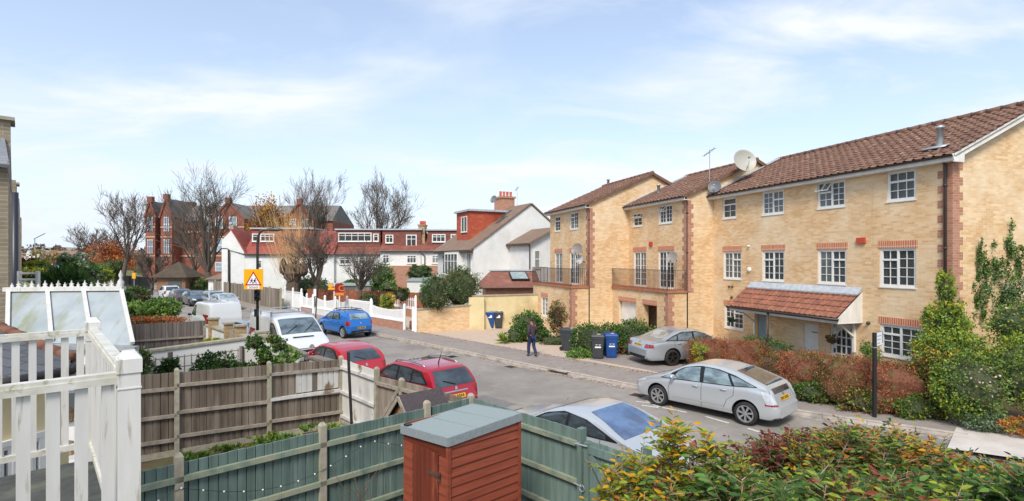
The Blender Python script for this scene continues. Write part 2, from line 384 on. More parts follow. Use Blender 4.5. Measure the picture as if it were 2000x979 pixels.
def rooftile(mb, a, b, up, L_, tw=.3, tl=.34, amp=.035, mi=0, per=6):
    """corrugated pantile sheet: eave a->b, 'up' unit slope vector, length L_"""
    a = np.array(a); b = np.array(b); up = np.array(up); wd = np.linalg.norm(b-a); ex = (b-a)/wd; nn = np.cross(ex, up)
    if nn[2] < 0: nn = -nn
    nx = int(round(wd/tw)); xs = np.arange(nx*per+1)/per*wd/nx
    ny = int(round(L_/tl)); ys = []; hs = []
    for j in range(ny): ys += [j*L_/ny, (j+1)*L_/ny-.001]; hs += [.03, .0]
    ys = np.array(ys); hs = np.array(hs); ph = (xs/(wd/nx)) % 1
    prof = amp*(np.cos(2*np.pi*ph)*.6+.4*np.cos(4*np.pi*ph+.6))
    P = a+xs[None, :, None]*ex+ys[:, None, None]*up+(prof[None, :, None]+hs[:, None, None])*nn
    jit = NR.normal(size=(ny, nx))*.003; J = np.repeat(np.repeat(jit, 2, 0), per, 1); J = np.concatenate([J, J[:, -1:]], 1); P += J[:, :, None]*nn
    nv = len(ys); nxx = len(xs); vs = P.reshape(-1, 3).tolist()
    fs = [(j*nxx+i, j*nxx+i+1, (j+1)*nxx+i+1, (j+1)*nxx+i) for j in range(nv-1) for i in range(nxx-1)]
    mb.add(vs, fs, mi)
def wallholes(mb, x0, x1, z0, z1, holes, y=0.0, rev=.09, mi=0, axis='x', gx=0.0):
    """wall in plane y with rectangular holes (x0,x1,z0,z1) and reveals going to +y"""
    Pn = (lambda x, yy, z: (x, yy, z)) if axis == 'x' else (lambda x, yy, z: (gx-0+yy, x, z))
    xs = sorted({x0, x1, *[h[0] for h in holes], *[h[1] for h in holes]}); zs = sorted({z0, z1, *[h[2] for h in holes], *[h[3] for h in holes]})
    for i in range(len(xs)-1):
        for j in range(len(zs)-1):
            cx = (xs[i]+xs[i+1])/2; cz = (zs[j]+zs[j+1])/2
            if any(h[0] < cx < h[1] and h[2] < cz < h[3] for h in holes): continue
            mb.q([Pn(xs[i], y, zs[j]), Pn(xs[i+1], y, zs[j]), Pn(xs[i+1], y, zs[j+1]), Pn(xs[i], y, zs[j+1])], mi)
    for a, b, c, d in holes:
        e = y+rev*1.6
        mb.q([Pn(a, y, c), Pn(b, y, c), Pn(b, e, c), Pn(a, e, c)], mi); mb.q([Pn(a, y, d), Pn(a, e, d), Pn(b, e, d), Pn(b, y, d)], mi)
        mb.q([Pn(a, y, c), Pn(a, e, c), Pn(a, e, d), Pn(a, y, d)], mi); mb.q([Pn(b, y, c), Pn(b, y, d), Pn(b, e, d), Pn(b, e, c)], mi)
def window(parent, x0, x1, z0, z1, cols, y=0.0, name='window', fw=.055, bar=.022, sill=True, glass=None, curtain=None, backing=True, label=None, xf=None, mat=None, openf=None, blind=0):
    """cols: list of (f0, f1, [(g0, g1, nx, nz), ...]) fractions across / up; y = front face of frame"""
    T = xf or (lambda p: p)
    def bld(mb, nm, mt, par): mb.v = [tuple(T(V(p))) for p in mb.v]; return mb.build(nm, mt, par)
    fm = MB(); w = x1-x0; h = z1-z0; ya, yb = y, y+.07
    fm.bx(x0, x1, ya, yb, z0, z0+fw); fm.bx(x0, x1, ya, yb, z1-fw, z1); fm.bx(x0, x0+fw, ya+.001, yb, z0+fw, z1-fw); fm.bx(x1-fw, x1, ya+.001, yb, z0+fw, z1-fw)
    for ci, (f0, f1, cells) in enumerate(cols):
        a = x0+fw+(w-2*fw)*f0; b = x0+fw+(w-2*fw)*f1
        if ci: fm.bx(a-.03, a+.03, ya+.002, yb, z0+fw, z1-fw)
        for gi, (g0, g1, nx, nz) in enumerate(cells):
            c = z0+fw+(h-2*fw)*g0; d = z0+fw+(h-2*fw)*g1
            if openf and (ci, gi) == openf: continue
            if gi: fm.bx(a, b, ya+.003, yb, c-.028, c+.028)
            s = .035; fm.bx(a, b, ya+.012, yb, c, c+s); fm.bx(a, b, ya+.012, yb, d-s, d); fm.bx(a, a+s, ya+.013, yb, c+s, d-s); fm.bx(b-s, b, ya+.013, yb, c+s, d-s)
            for k in range(1, nx): xx = a+(b-a)*k/nx; fm.bx(xx-bar/2, xx+bar/2, ya+.022, yb-.01, c+s, d-s)
            for k in range(1, nz): zk = c+(d-c)*k/nz; fm.bx(a+s, b-s, ya+.024, yb-.012, zk-bar/2, zk+bar/2)
    if openf:
        f0, f1, cells = cols[openf[0]]; g0, g1, nx, nz = cells[openf[1]]; a = x0+fw+(w-2*fw)*f0; b = x0+fw+(w-2*fw)*f1; c = z0+fw+(h-2*fw)*g0; d = z0+fw+(h-2*fw)*g1
        top = V((0, ya, d)); dn = V((0, -.6, -.8))*(d-c)
        for xx in (a+.02, (a+b)/2, b-.02): fm.beam(V((xx, ya, d)), V((xx, ya, d))+dn, .035, .03)
        fm.beam(V((a, ya, d))+dn, V((b, ya, d))+dn, .035, .03); fm.bx(a, b, ya+.003, yb, c-.03, c+.03)
    fr = bld(fm, name, mat or M['upvc'], parent)
    if label: fr['label'] = label
    pn = MB(); pn.q([(x0+fw*.5, y+.045, z0+fw*.5), (x1-fw*.5, y+.045, z0+fw*.5), (x1-fw*.5, y+.045, z1-fw*.5), (x0+fw*.5, y+.045, z1-fw*.5)])
    bld(pn, 'pane', glass or M['glass'], fr)
    if sill: sm = MB(); sm.bx(x0-.02, x1+.02, y-.06, y+.05, z0-.035, z0-.002); bld(sm, 'sill', mat or M['upvc'], fr)
    if curtain:
        cm = MB(); a, b, mt = curtain
        for (p, q_) in [(a, b)]:
            n = max(6, int((q_-p)*w/.06)); xs = [x0+w*p+(q_-p)*w*i/n for i in range(n+1)]
            for i in range(n): cm.q([(xs[i], y+.14+.02*(i % 2), z0+.03), (xs[i+1], y+.14+.02*((i+1) % 2), z0+.03), (xs[i+1], y+.14+.02*((i+1) % 2), z1-.03), (xs[i], y+.14+.02*(i % 2), z1-.03)])
        bld(cm, 'curtain', mt, fr)
    return fr
# ------------------------------------------------------------ ground, road, pavements
g = MB(); g.q([(-900, -60, -.03), (900, -60, -.03), (900, 1400, -.03), (-900, 1400, -.03)]); struct(g.build('ground', M['grass']))
farline = [ST(260, 0), ST(120, 0), ST(60, 0), ST(20, 0), K0.copy(), V((4.5, 18.6, 0)), V((8.8, 15.25, 0)), V((14, 11.6, 0)), V((30, 1.5, 0))]
def offs(line, d):
    out = []
    for i, p in enumerate(line):
        a = line[max(0, i-1)]; b = line[min(len(line)-1, i+1)]; t = (b-a).normalized(); n = V((-t.y, t.x, 0)); out.append(p+n*d)
    return out
nearline = [ST(260, 7.8), ST(-12, 7.8), ST(-40, 7.8)]
g = MB(); g.q([tuple(p) for p in farline]+[tuple(p) for p in reversed(nearline)]); struct(g.build('road', M['asphalt']))
back = offs(farline, 2.35)
g = MB()
for i in range(len(farline)-1): g.q([farline[i]+V((0, 0, .1)), farline[i+1]+V((0, 0, .1)), back[i+1]+V((0, 0, .1)), back[i]+V((0, 0, .1))])
g.v = [tuple(p) for p in g.v]; struct(g.build('pavement', M['pave']))
g = MB()
for i in range(len(farline)-1):   # kerb stones
    a, b = farline[i], farline[i+1]; n = (b-a).normalized(); sd = V((n.y, -n.x, 0)); ln = (b-a).length; k = max(1, int(ln/.92)) if ln < 70 else int(ln/3)
    for j in range(k):
        p = a+n*(ln*j/k+.006); q_ = a+n*(ln*(j+1)/k-.006); dz = random.uniform(-.006, .006)
        g.hexa([p-sd*.15, p, q_, q_-sd*.15, *[x+V((0, 0, .112+dz)) for x in (p-sd*.15, p-sd*.012, q_-sd*.012, q_-sd*.15)]])
struct(g.build('kerb', M['kerb']))
g = MB(); gi = offs(farline, -.02); go_ = offs(farline, -.34)
for i in range(len(farline)-1): g.q([V(p)+V((0, 0, .004)) for p in (gi[i], go_[i], go_[i+1], gi[i+1])])
struct(g.build('gutter', M['gutter']))
g = MB(); g.q([ST(260, 7.8, .1), ST(-40, 7.8, .1), ST(-40, 9.3, .1), ST(260, 9.3, .1)]); struct(g.build('pavement', M['pave']))
g = MB()
for j in range(-40, 160): g.hexa([ST(j*.92+.006, 7.66), ST(j*.92+.914, 7.66), ST(j*.92+.914, 7.81), ST(j*.92+.006, 7.81), ST(j*.92+.006, 7.67, .112), ST(j*.92+.914, 7.67, .112), ST(j*.92+.914, 7.81, .112), ST(j*.92+.006, 7.81, .112)])
struct(g.build('kerb', M['kerb']))
# forecourt of paving behind the far pavement, pale side path, garden soil
b2 = offs(farline, 14)
g = MB(); g.q([V((p.x, p.y, .09)) for p in (back[3], back[4], back[5], back[6])]+[V((16, 17, .09)), V((12, 40, .09)), V((-6, 46, .09))]); struct(g.build('forecourt', M['blockpave']))
fl = MB()   # darker tarmac apron where the silver saloon stands
fl.q([V((p.x, p.y, .096)) for p in (gp(1150, 706), gp(1270, 728), gp(1345, 748), gp(1420, 735), gp(1420, 700), gp(1270, 672))]); struct(fl.build('driveway', M['pave']))
g = MB(); a = gp(1560, 800); g.q([V((p.x, p.y, .1)) for p in (back[6], back[7], back[8], V((36, 12, 0)), V((20, 24, 0)), V((10.2, 22, 0)), V((8.0, 20.5, 0)))]); struct(g.build('soil', M['soil']))
g = MB(); g.q([V((p.x, p.y, .112)) for p in (gp(1868, 842), gp(2120, 862), gp(2220, 940), gp(1850, 885))]); struct(g.build('path', M['pave2']))
g = MB()   # bay markings
for (x, y, x2, y2) in ((1242, 784, 1300, 793), (1253, 792, 1290, 797), (1292, 796, 1341, 806), (1378, 814, 1424, 827), (1460, 837, 1483, 844), (1262, 783, 1291, 797), (556, 652, 578, 657), (596, 659, 612, 662)):
    a = gp(x, y); b = gp(x2, y2); d = (b-a).normalized()*.001+V((0, 0, 0)); n = V((-d.y, d.x, 0)).normalized()*.05
    g.q([V((p.x, p.y, .006)) for p in (a-n, b-n, b+n, a+n)])
struct(g.build('road_markings', M['line']))
g = MB()
for (x, y) in ((1115, 668), (870, 692), (1088, 722)):
    a = gp(x, y); 
    g.q([V((p.x, p.y, .106)) for p in (a, a+DD*-1.0, a+DD*-1.0+NN*.6, a+NN*.6)])
struct(g.build('service_cover', M['gutter']))
# low rise of the land far away
g = MB(); nx = 60; hx = [(-420+i*14) for i in range(nx+1)]
for i in range(nx):
    h0 = 10+4*math.sin(i*.21+1)+1.5*math.sin(i*.9); h1 = 10+4*math.sin((i+1)*.21+1)+1.5*math.sin((i+1)*.9)
    g.q([(hx[i], 420, -1), (hx[i+1], 420, -1), (hx[i+1], 470, h1), (hx[i], 470, h0)]); g.q([(hx[i], 470, h0), (hx[i+1], 470, h1), (hx[i+1], 620, -1), (hx[i], 620, -1)])
struct(g.build('hills', pm('distant hill', '857d76', '8f8379', .35, .95, c3='7a7d6a', s3=.12, lo=.45, hi=.55, lo3=.45, hi3=.55)))
# ------------------------------------------------------------ yellow brick terrace (local x = towards near corner, y = inward)
HX = V((.308, -.951, 0)).normalized(); HR = math.atan2(HX.y, HX.x); HY_ = V((-HX.y, HX.x, 0))
class Fr:
    def __init__(s, o, ex): s.o = V(o); s.ex = ex; s.ey = V((-ex.y, ex.x, 0)); s.rz = math.atan2(ex.y, ex.x)
    def x(s, px, y=0.0):   # local x where pixel column px meets local plane y
        k = (px-CX)/F; b = s.o+s.ey*y; return (b.x-k*b.y)/(k*s.ex.y-s.ex.x)
    def xz(s, px, py, y=0.0):
        x = s.x(px, y); Y = (s.o+s.ey*y+s.ex*x).y; return x, H-(py-HY)/F*Y
    def y(s, px, x=0.0):   # local y where column meets plane x
        k = (px-CX)/F; b = s.o+s.ex*x; return (b.x-k*b.y)/(k*s.ey.y-s.ey.x)
    def yz(s, px, py, x=0.0):
        y = s.y(px, x); Y = (s.o+s.ex*x+s.ey*y).y; return y, H-(py-HY)/F*Y
    def w(s, x, y, z=0): return s.o+s.ex*x+s.ey*y+V((0, 0, z))
def quoins(parent, x, y, z0, z1, sx=1, sy=1, wx=.33, name='quoin'):
    """toothed red brick corner at (x,y): sx/sy directions the wall runs away from corner"""
    mb = MB(); z = z0; k = 0; e = .012
    while z < z1-.01:
        h = min(.225, z1-z); a = wx if k % 2 else wx*.66; b = wx*.66 if k % 2 else wx
        mb.bx(x-sx*e if sx > 0 else x+e, x+sx*a, y-e, y+.03, z, z+h-.0005)      # on the facade
        if sy: mb.bx(x-sx*e*1.2, x+sx*.03, y-e*1.2, y+sy*b, z+.0004, z+h-.001)     # on the flank
        z += h; k += 1
    return mb.build(name, M['redbrick'], parent)
def lintel(t, x0, x1, z, y=0.0): mb = MB(); mb.bx(x0-.06, x1+.06, y-.012, y+.04, z+.005, z+.245); mb.build('lintel', M['soldier'], t)
def downpipe(parent, x, y, z0, z1, off=.08, elbow=None):
    mb = MB(); pts = [(x, y-off, z0), (x, y-off, z1-.35), (x, y-off, z1-.25)]
    if elbow: pts += [(x+elbow*.5, y-off-.06, z1-.08), (x+elbow, y-.3, z1)]
    mb.tube(pts, .042, 8); z = z0+1
    while z < z1-.5: mb.tube([(x, y-off, z), (x, y-off, z+.07)], .055, 8); z += 1.9
    return mb.build('downpipe', M['blackpl'], parent, True)
def dish(name, label, px, py, Y, r, facing, col='8a8580', group=None, mast=.35, bracket=None):
    p = at(px, py, Y); t = thing(name, label, 'satellite dish', p, 0, group); f = V(facing).normalized()
    q = f.to_track_quat('Z', 'Y').to_matrix().to_4x4()
    mb = MB(q); prof = [(0.001, 0)]+[(r*i/8, .28*r*(i/8)**2) for i in range(1, 9)]; mb.lathe(prof+[(r*1.02, .28*r), (r*1.0, .25*r)]+[(r*i/8, .28*r*(i/8)**2-.015) for i in range(7, 0, -1)]+[(.001, -.015)], 28)
    mb.build('reflector', pm('dish '+col, col, None, rough=.5), t, True)
    mb = MB(q); mb.tube([(0, -r*.9, .2*r), (0, -r*.55, .75*r), (0, -.12*r, .95*r)], .012+.01*r, 6); mb.tube([(0, -.1*r, .88*r), (0, -.02*r, 1.05*r)], .035+.03*r, 8); mb.build('feed_arm', M['metal'], t, True)
    mb = MB(); b = V(bracket or (0, 0, -mast)); mb.tube([(0, 0, 0), tuple(-f*.12), tuple(-f*.12+b*.4), tuple(b-f*.12)], .02+.015*r, 6); mb.build('bracket', M['iron'], t, True)
    return t
def railing(name, parent, pts, z0, h, sp=.1, r=.009, closed=False):
    mb = MB()
    for a, b in zip(pts[:-1], pts[1:]):
        a = V((a[0], a[1], 0)); b = V((b[0], b[1], 0)); L_ = (b-a).length; n = int(L_/sp)
        mb.beam(a+V((0, 0, z0+h)), b+V((0, 0, z0+h)), .045, .02); mb.beam(a+V((0, 0, z0+.08)), b+V((0, 0, z0+.08)), .03, .015)
        for i in range(n+1):
            p = a.lerp(b, i/n); rr = r*1.7 if i in (0, n) else r; mb.bx(p.x-rr, p.x+rr, p.y-rr, p.y+rr, z0, z0+h)
    return mb.build(name, M['iron'], parent)
W2 = [(0, .5, [(0, .72, 2, 3), (.72, 1, 2, 1)]), (.5, 1, [(0, 1, 2, 4)])]
W2m = [(0, .5, [(0, 1, 2, 4)]), (.5, 1, [(0, .72, 2, 3), (.72, 1, 2, 1)])]
def gableroof(parent, Lx, y1, ez, rz, ridgey, ov=.28, left=True, verge='w', tile='pantile', over0=0.0):
    """x from -Lx..0, eaves at y=0 z=ez; ridge at ridgey"""
    up = V((0, ridgey+.32, rz-ez+.0)).normalized(); ez2 = ez-.02; a = V((-Lx-over0, -.32, ez2)); b = V((ov, -.32, ez2)); ln = math.hypot(ridgey+.32, rz-ez2)
    up = V((0, ridgey+.32, rz-ez2)).normalized()
    mb = MB(); rooftile(mb, a, b, up, ln); o = mb.build('roof', M[tile], parent, False, recalc=False)
    mb = MB(); mb.q([(-Lx-over0, ridgey, rz), (ov, ridgey, rz), (ov, 2*ridgey+.3, ez2), (-Lx-over0, 2*ridgey+.3, ez2)]); mb.q([(-Lx-over0, -.3, ez2-.05), (ov, -.3, ez2-.05), (ov, ridgey, rz-.05), (-Lx-over0, ridgey, rz-.05)])
    mb.build('roof_slope', M[tile], o)
    mb = MB(); n = int((Lx+ov+over0)/.45)
    for i in range(n):
        x = -Lx-over0+i*(Lx+ov+over0)/n; mb.tube([(x+.005, ridgey, rz+.01), (x+(Lx+ov+over0)/n+.02, ridgey, rz+.02)], [.115, .125], 8)
    mb.build('ridge_tiles', M[tile], o, True)
    return o, up
def terrace(name, label, o, Lx, ez, rz, ridgey, y1, holes0, quoin_left=False):
    f = Fr(o, HX); t = thing(name, label, 'house', o, f.rz); mb = MB()
    wallholes(mb, -Lx, 0, 0, ez, holes0, 0)
    mb.q([(0, 0, 0), (0, y1, 0), (0, y1, ez), (0, ridgey, rz-.06), (0, 0, ez)]); mb.q([(-Lx, 0, 0), (-Lx, 0, ez), (-Lx, ridgey, rz-.06), (-Lx, y1, ez), (-Lx, y1, 0)])
    mb.q([(-Lx, y1, 0), (-Lx, y1, ez), (0, y1, ez), (0, y1, 0)])
    mb.build('wall', M['brick'], t, recalc=False)
    mb = MB(); mb.q([(-Lx+.02, .9, 0), (-.02, .9, 0), (-.02, .9, ez), (-Lx+.02, .9, ez)]); 
    for z in (2.65, 5.25): mb.q([(-Lx+.02, .02, z), (-.02, .02, z), (-.02, .9, z), (-Lx+.02, .9, z)])
    mb.build('room_lining', M['inside'], t)
    return t, f
def eaves(t, Lx, ez, gable=True, ridgey=4, rz=9.5, white=True, x0=0.0):
    mb = MB(); mb.bx(-Lx, .2, -.3, -.27, ez-.2, ez-.02); mb.bx(-Lx, .2, -.27, 0, ez-.2, ez-.17)
    if white:
        mb.beam(V((.22, -.34, ez-.12)), V((.22, ridgey, rz-.1)), .04, .2, up=V((0, -.4, 1))); mb.prism([(.2, -.3, ez-.24), (.2, .12, ez-.24), (.2, .12, ez+.02), (.2, -.3, ez-.1)], (.045, 0, 0))
    mb.build('fascia', M['fascia'], t)
    mb = MB(); n = 6; prof = [(-.06*math.cos(math.pi*k/n), -.06*math.sin(math.pi*k/n)) for k in range(n+1)]
    b = len(mb.v)
    for x in (-Lx, .25):
        for (yy, z) in prof: mb.v.append((x, -.37+yy, ez-.03+z))
    for k in range(n): mb.f.append((k, k+1, n+2+k, n+1+k)); mb.m.append(0)
    mb.bx(-Lx, .25, -.312, -.303, ez-.07, ez-.02)
    mb.build('gutter', M['blackpl'], t, recalc=False)
# --- big block: near right corner
BO = V((13.2, 16.1, 0)); f3 = Fr(BO, HX); L3 = 10.8; EZ3 = 7.62; RZ3 = 9.62; RY = 4.05
def rect(f, px0, px1, py0, py1, y=0.0):
    """px/py of the near-vertical rectangle: py0 top, py1 bottom measured at middle"""
    xa = f.x(px0, y); xb = f.x(px1, y); pm_ = (px0+px1)/2; _, z1 = f.xz(pm_, py0, y); _, z0 = f.xz(pm_, py1, y); return (xa, xb, z0, z1)
w_top = [rect(f3, 1411, 1438, 388, 427), rect(f3, 1488, 1531, 372, 419), rect(f3, 1596, 1651, 353, 406), rect(f3, 1732, 1789, 331, 392)]
w_mid = [rect(f3, 1413, 1448, 492, 546), rect(f3, 1489, 1532, 490, 550), rect(f3, 1597, 1653, 487, 555), rect(f3, 1718, 1789, 484, 560)]
w_gr = [rect(f3, 1415, 1452, 598, 643), rect(f3, 1719, 1800, 637, 700)]
zt = sum(w[3] for w in w_top)/4; zb = [w[2] for w in w_top]
w_top = [(a, b, c, zt) for a, b, c, d in w_top]; zm = sum(w[3] for w in w_mid)/4; zmb = sum(w[2] for w in w_mid)/4; w_mid = [(a, b, zmb, zm) for a, b, c, d in w_mid]
zg1 = sum(w[3] for w in w_gr)/2; zg0 = sum(w[2] for w in w_gr)/2; w_gr = [(a, b, zg0, zg1) for a, b, c, d in w_gr]
d1 = (f3.x(1622), f3.x(1668), 0.1, 2.15); d2 = (f3.x(1570), f3.x(1598), .1, 2.0); d3 = (f3.x(1480), f3.x(1496), .1, 2.15)
T3, _ = terrace('brick_house', 'wide yellow brick terraced block with tiled door canopy and long brown roof', BO, L3, EZ3, RZ3, RY, 8.1, w_top+w_mid+w_gr+[d1, d2, d3])
gableroof(T3, L3, 8.1, EZ3, RZ3, RY, over0=.18); eaves(T3, L3+.15, EZ3, True, RY, RZ3)
for w in w_mid+w_gr: lintel(T3, w[0], w[1], w[3])
quoins(T3, 0, 0, 0, EZ3-.2, -1, 1, .42); downpipe(T3, -.16, 0, 0, EZ3, elbow=-.12)
specs_top = [[(0, 1, [(0, .68, 2, 2), (.68, 1, 1, 1)])], [(0, .5, [(0, 1, 2, 4)]), (.5, 1, [(0, .62, 2, 2), (.62, 1, 2, 1)])], [(0, .52, [(0, .62, 2, 2), (.62, 1, 2, 1)]), (.52, 1, [(0, 1, 2, 4)])], [(0, 1, [(0, .66, 3, 2), (.66, 1, 3, 1)])]]
for i, (w, s) in enumerate(zip(w_top, specs_top)):
    window(T3, *w, s, y=.03, curtain=(.05, .95, M['curtain']) if i in (0, 3) else None, openf=(0, 1) if i == 2 else None)
for i, w in enumerate(w_mid):
    window(T3, *w, W2m if i in (0, 2) else W2, y=.03, curtain=(.03, .45, M['curtain']) if i == 2 else ((.05, .95, M['curtain2']) if i == 0 else ((.0, .12, M['curtain']) if i == 3 else None)))
window(T3, *w_gr[0], W2m, y=.03); window(T3, *w_gr[1], W2, y=.03, curtain=(.02, .2, M['curtain']))
# doors
def door_white(t, x0, x1, z0, z1, y=.06):
    mb = MB(); mb.bx(x0, x0+.08, y-.02, y+.08, z0, z1); mb.bx(x1-.08, x1, y-.02, y+.08, z0, z1); mb.bx(x0, x1, y-.021, y+.08, z1-.07, z1)
    a, b = x0+.08, x1-.08; mb.bx(a, b, y+.02, y+.07, z0, z0+.62); mb.bx(a, a+.11, y+.02, y+.07, z0+.62, z1-.07); mb.bx(b-.11, b, y+.02, y+.07, z0+.62, z1-.07); mb.bx(a, b, y+.02, y+.07, z1-.2, z1-.07)
    for k in (1, 2): xx = a+.11+(b-a-.22)*k/3; mb.bx(xx-.02, xx+.02, y+.025, y+.06, z0+.62, z1-.2)
    for k in range(1, 4): zz_ = z0+.62+(z1-.2-z0-.62)*k/4; mb.bx(a+.11, b-.11, y+.027, y+.058, zz_-.02, zz_+.02)
    cx = (a+b)/2
    for s_ in (-1, 1):   # arched head
        for k in range(5):
            a0 = math.pi/2*k/5; rr = (b-a-.22)/2; mb.prism([(cx+s_*rr*math.cos(a0), y+.018, z1-.2-.42+.42*math.sin(a0)), (cx+s_*rr*math.cos(a0+.314), y+.018, z1-.2-.42+.42*math.sin(a0+.314)), (cx+s_*(rr+.02), y+.018, z1-.19), (cx+s_*(rr+.02), y+.018, z1-.19-.1)], (0, .05, 0))
    o = mb.build('door', M['upvc'], t); m2 = MB(); m2.q([(a+.1, y+.05, z0+.6), (b-.1, y+.05, z0+.6), (b-.1, y+.05, z1-.18), (a+.1, y+.05, z1-.18)]); m2.build('pane', M['glass'], o)
    m3 = MB(); m3.bx(cx-.13, cx+.13, y+.005, y+.02, z0+.42, z0+.5); m3.bx(a+.02, a+.07, y-.01, y+.02, z0+.95, z0+1.1); m3.build('letterbox', M['iron'], o); return o
door_white(T3, *d1)
mb = MB(); mb.bx(d2[0], d2[1], .03, .1, d2[2], d2[3]); o = mb.build('side_door', pm('white painted door', 'e2dfd8', 'd5d2c9', 3, .5), T3)
mb = MB(); mb.bx(d2[0]+.35, d2[1]-.05, .01, .03, d2[3]-.33, d2[3]-.3); mb.build('hinge', M['iron'], o)
mb = MB(); mb.bx(d3[0], d3[1], .03, .1, d3[2], d3[3]); mb.bx(d3[0]-.12, d3[0]-.01, -.02, .05, d3[2], d3[3]+.02, 1); mb.build('side_door', [pm('grey blue door', '6f8088', '7b8b92', 3, .5), pm('ochre frame', 'c9a05a', None)], T3, )
# canopy
CYo = 1.15
cx0, cz1 = f3.xz(1462, 569); cx1, _ = f3.xz(1684, 583); _, ce0 = f3.xz(1436, 602, -CYo); cz1 = 3.36; ce0 = 2.47; cx0 = f3.x(1464); cx1 = f3.x(1685)
mb = MB(); up = V((0, CYo, cz1-ce0)); ln = up.length; up.normalize(); rooftile(mb, (cx0, -CYo, ce0), (cx1, -CYo, ce0), up, ln, .23, .3, .03)
cn = mb.build('canopy', M['pantile2'], T3, recalc=False)
mb = MB(); mb.bx(cx0+.02, cx1-.01, -CYo+.02, -CYo+.05, ce0-.16, ce0-.02); mb.prism([(cx1-.04, -.002, cz1-.03), (cx1-.04, -.002, ce0-.2), (cx1-.04, -CYo+.02, ce0-.2), (cx1-.04, -CYo+.02, ce0-.02)], (.035, 0, 0)); mb.prism([(cx0+.04, -.002, cz1-.03), (cx0+.04, -.002, ce0-.2), (cx0+.04, -CYo+.02, ce0-.2), (cx0+.04, -CYo+.02, ce0-.02)], (.035, 0, 0)); mb.bx(cx0, cx1, -CYo+.05, -.003, ce0-.2, ce0-.17)
for xx in (cx0+.35, cx1-.3):
    mb.beam((xx, -.05, 1.75), (xx, -.8, ce0-.2), .06, .06); mb.bx(xx-.04, xx+.04, -.08, -.003, 1.2, ce0-.2)
mb.build('canopy_frame', M['fascia'], cn)
mb = MB(); mb.tube([(cx0-.05, -CYo-.05, ce0-.05), (cx1+.05, -CYo-.05, ce0-.05)], .05, 8); xx = f3.x(1522, -.6); mb.tube([(xx, -CYo-.03, ce0-.06), (xx, -CYo-.03, .1)], .035, 8); mb.build('gutter', M['blackpl'], cn, True)
mb = MB(); mb.prism([(cx0+.1, -.01, cz1-.02), (cx0+.1, -.22, cz1-.12), (cx0+.1, -.22, cz1-.07), (cx0+.1, -.01, cz1+.16)], (cx1-cx0-.12, 0, 0)); mb.build('flashing', M['lead'], cn)
mb = MB(); bx_, bz = f3.xz(1683, 470); mb.bx(bx_-.16, bx_+.16, -.07, -.002, bz-.1, bz+.1); mb.build('vent_cover', pm('terracotta vent', 'b8472f', None), T3)
for (px, py, r_, nm, mt) in ((1464, 527, .11, 'alarm_box', 'upvc'), (1463, 481, .05, 'lamp', 'upvc'), (1425, 560, .05, 'vent', 'iron'), (1431, 560, .05, 'vent', 'iron'), (1430, 581, .06, 'vent', 'iron'), (1697, 631, .06, 'vent', 'iron')):
    x, z = f3.xz(px, py); mb = MB(); mb.lathe([(.001, -.09), (r_*.7, -.085), (r_, -.05), (r_, -.002)], 14, (x, 0, z), 'y'); mb.build(nm, M[mt], T3, True)
def flue(parent, x, y, z, h=.55, r=.11):
    mb = MB(); mb.lathe([(r, 0), (r, h), (r*1.35, h), (r*1.35, h+.07), (r*.6, h+.1), (.001, h+.1)], 16, (x, y, z)); mb.beam((x-.35, y-.2, z+.02), (x+.35, y-.2, z+.02), .3, .03, up=V((0, -.4, 1))); return mb.build('flue', M['metal'], parent, True)
flue(T3, f3.x(1836, .7), .7, EZ3+.42, .62, .09)
mb = MB(); mb.beam((-L3+.02, -.33, EZ3+.06), (-L3+.02, RY, RZ3+.1), .3, .05, up=V((0, -.4, 1))); mb.build('flashing', M['lead'], T3)
# --- middle house
def halfhouse(name, label, o, Lx, ez, rz, ridgey, holes, proj, gh_front, pxs):
    t, f = terrace(name, label, o, Lx, ez, rz, ridgey, 8.1, holes); gableroof(t, Lx, 8.1, ez, rz, ridgey, over0=.25, ov=.12)
    eaves(t, Lx+.2, ez, False, ridgey, rz, white=False)
    mb = MB(); mb.beam(V((.14, -.34, ez-.04)), V((.14, ridgey, rz-.02)), .05, .16, up=V((0, -.4, 1))); mb.beam(V((.14, ridgey, rz-.02)), V((.14, 2*ridgey+.3, ez-.04)), .05, .16, up=V((0, .4, 1))); mb.build('verge', M['pantile'], t)
    quoins(t, 0, 0, 2.9, ez-.2, -1, 1, .36)
    # projecting ground floor
    mb = MB(); x1 = 0.0; wallholes(mb, -Lx-.4, x1, 0, 2.86, gh_front, -proj, .2); mb.q([(x1, -proj, 0), (x1, 0, 0), (x1, 0, 2.86), (x1, -proj, 2.86)]); mb.q([(-Lx-.4, -proj, 0), (-Lx-.4, -proj, 2.86), (-Lx-.4, .2, 2.86), (-Lx-.4, .2, 0)])
    mb.bx(-Lx-.4, x1, -proj-.001, 0, 2.86, 2.9); mb.build('ground_floor', M['brick'], t, recalc=False)
    mb = MB(); mb.bx(-Lx-.48, x1+.06, -proj-.08, -.002, 2.9, 2.99); mb.build('balcony_slab', brickm('balcony edge brick', 'a55a3c', 'b07050', '9a8068', .225, .075), t)
    quoins(t, 0, -proj, 0, 2.85, -1, 1, .33)
    railing('balcony_railing', t, [(-Lx-.42, -.05), (-Lx-.42, -proj-.03), (x1+.0, -proj-.03), (x1+.0, -.05)], 2.99, 1.0, .11)
    for h in gh_front: lintel(t, h[0], h[1], h[3], -proj)
    for h in holes:
        if h[3] < 5.5: lintel(t, h[0], h[1], h[3])
    return t, f
FD = [(0, .5, [(0, 1, 2, 5)]), (.5, 1, [(0, 1, 2, 5)])]
MO = V((8.43, 25.9, 0)); f2 = Fr(MO, HX); L2 = 5.45
def zfix(w, z0, z1): return (w[0], w[1], z0, z1)
m_top = [zfix(rect(f2, 1236, 1254, 410, 438), 6.35, 7.1), zfix(rect(f2, 1287, 1313, 395, 431), 6.35, 7.3)]
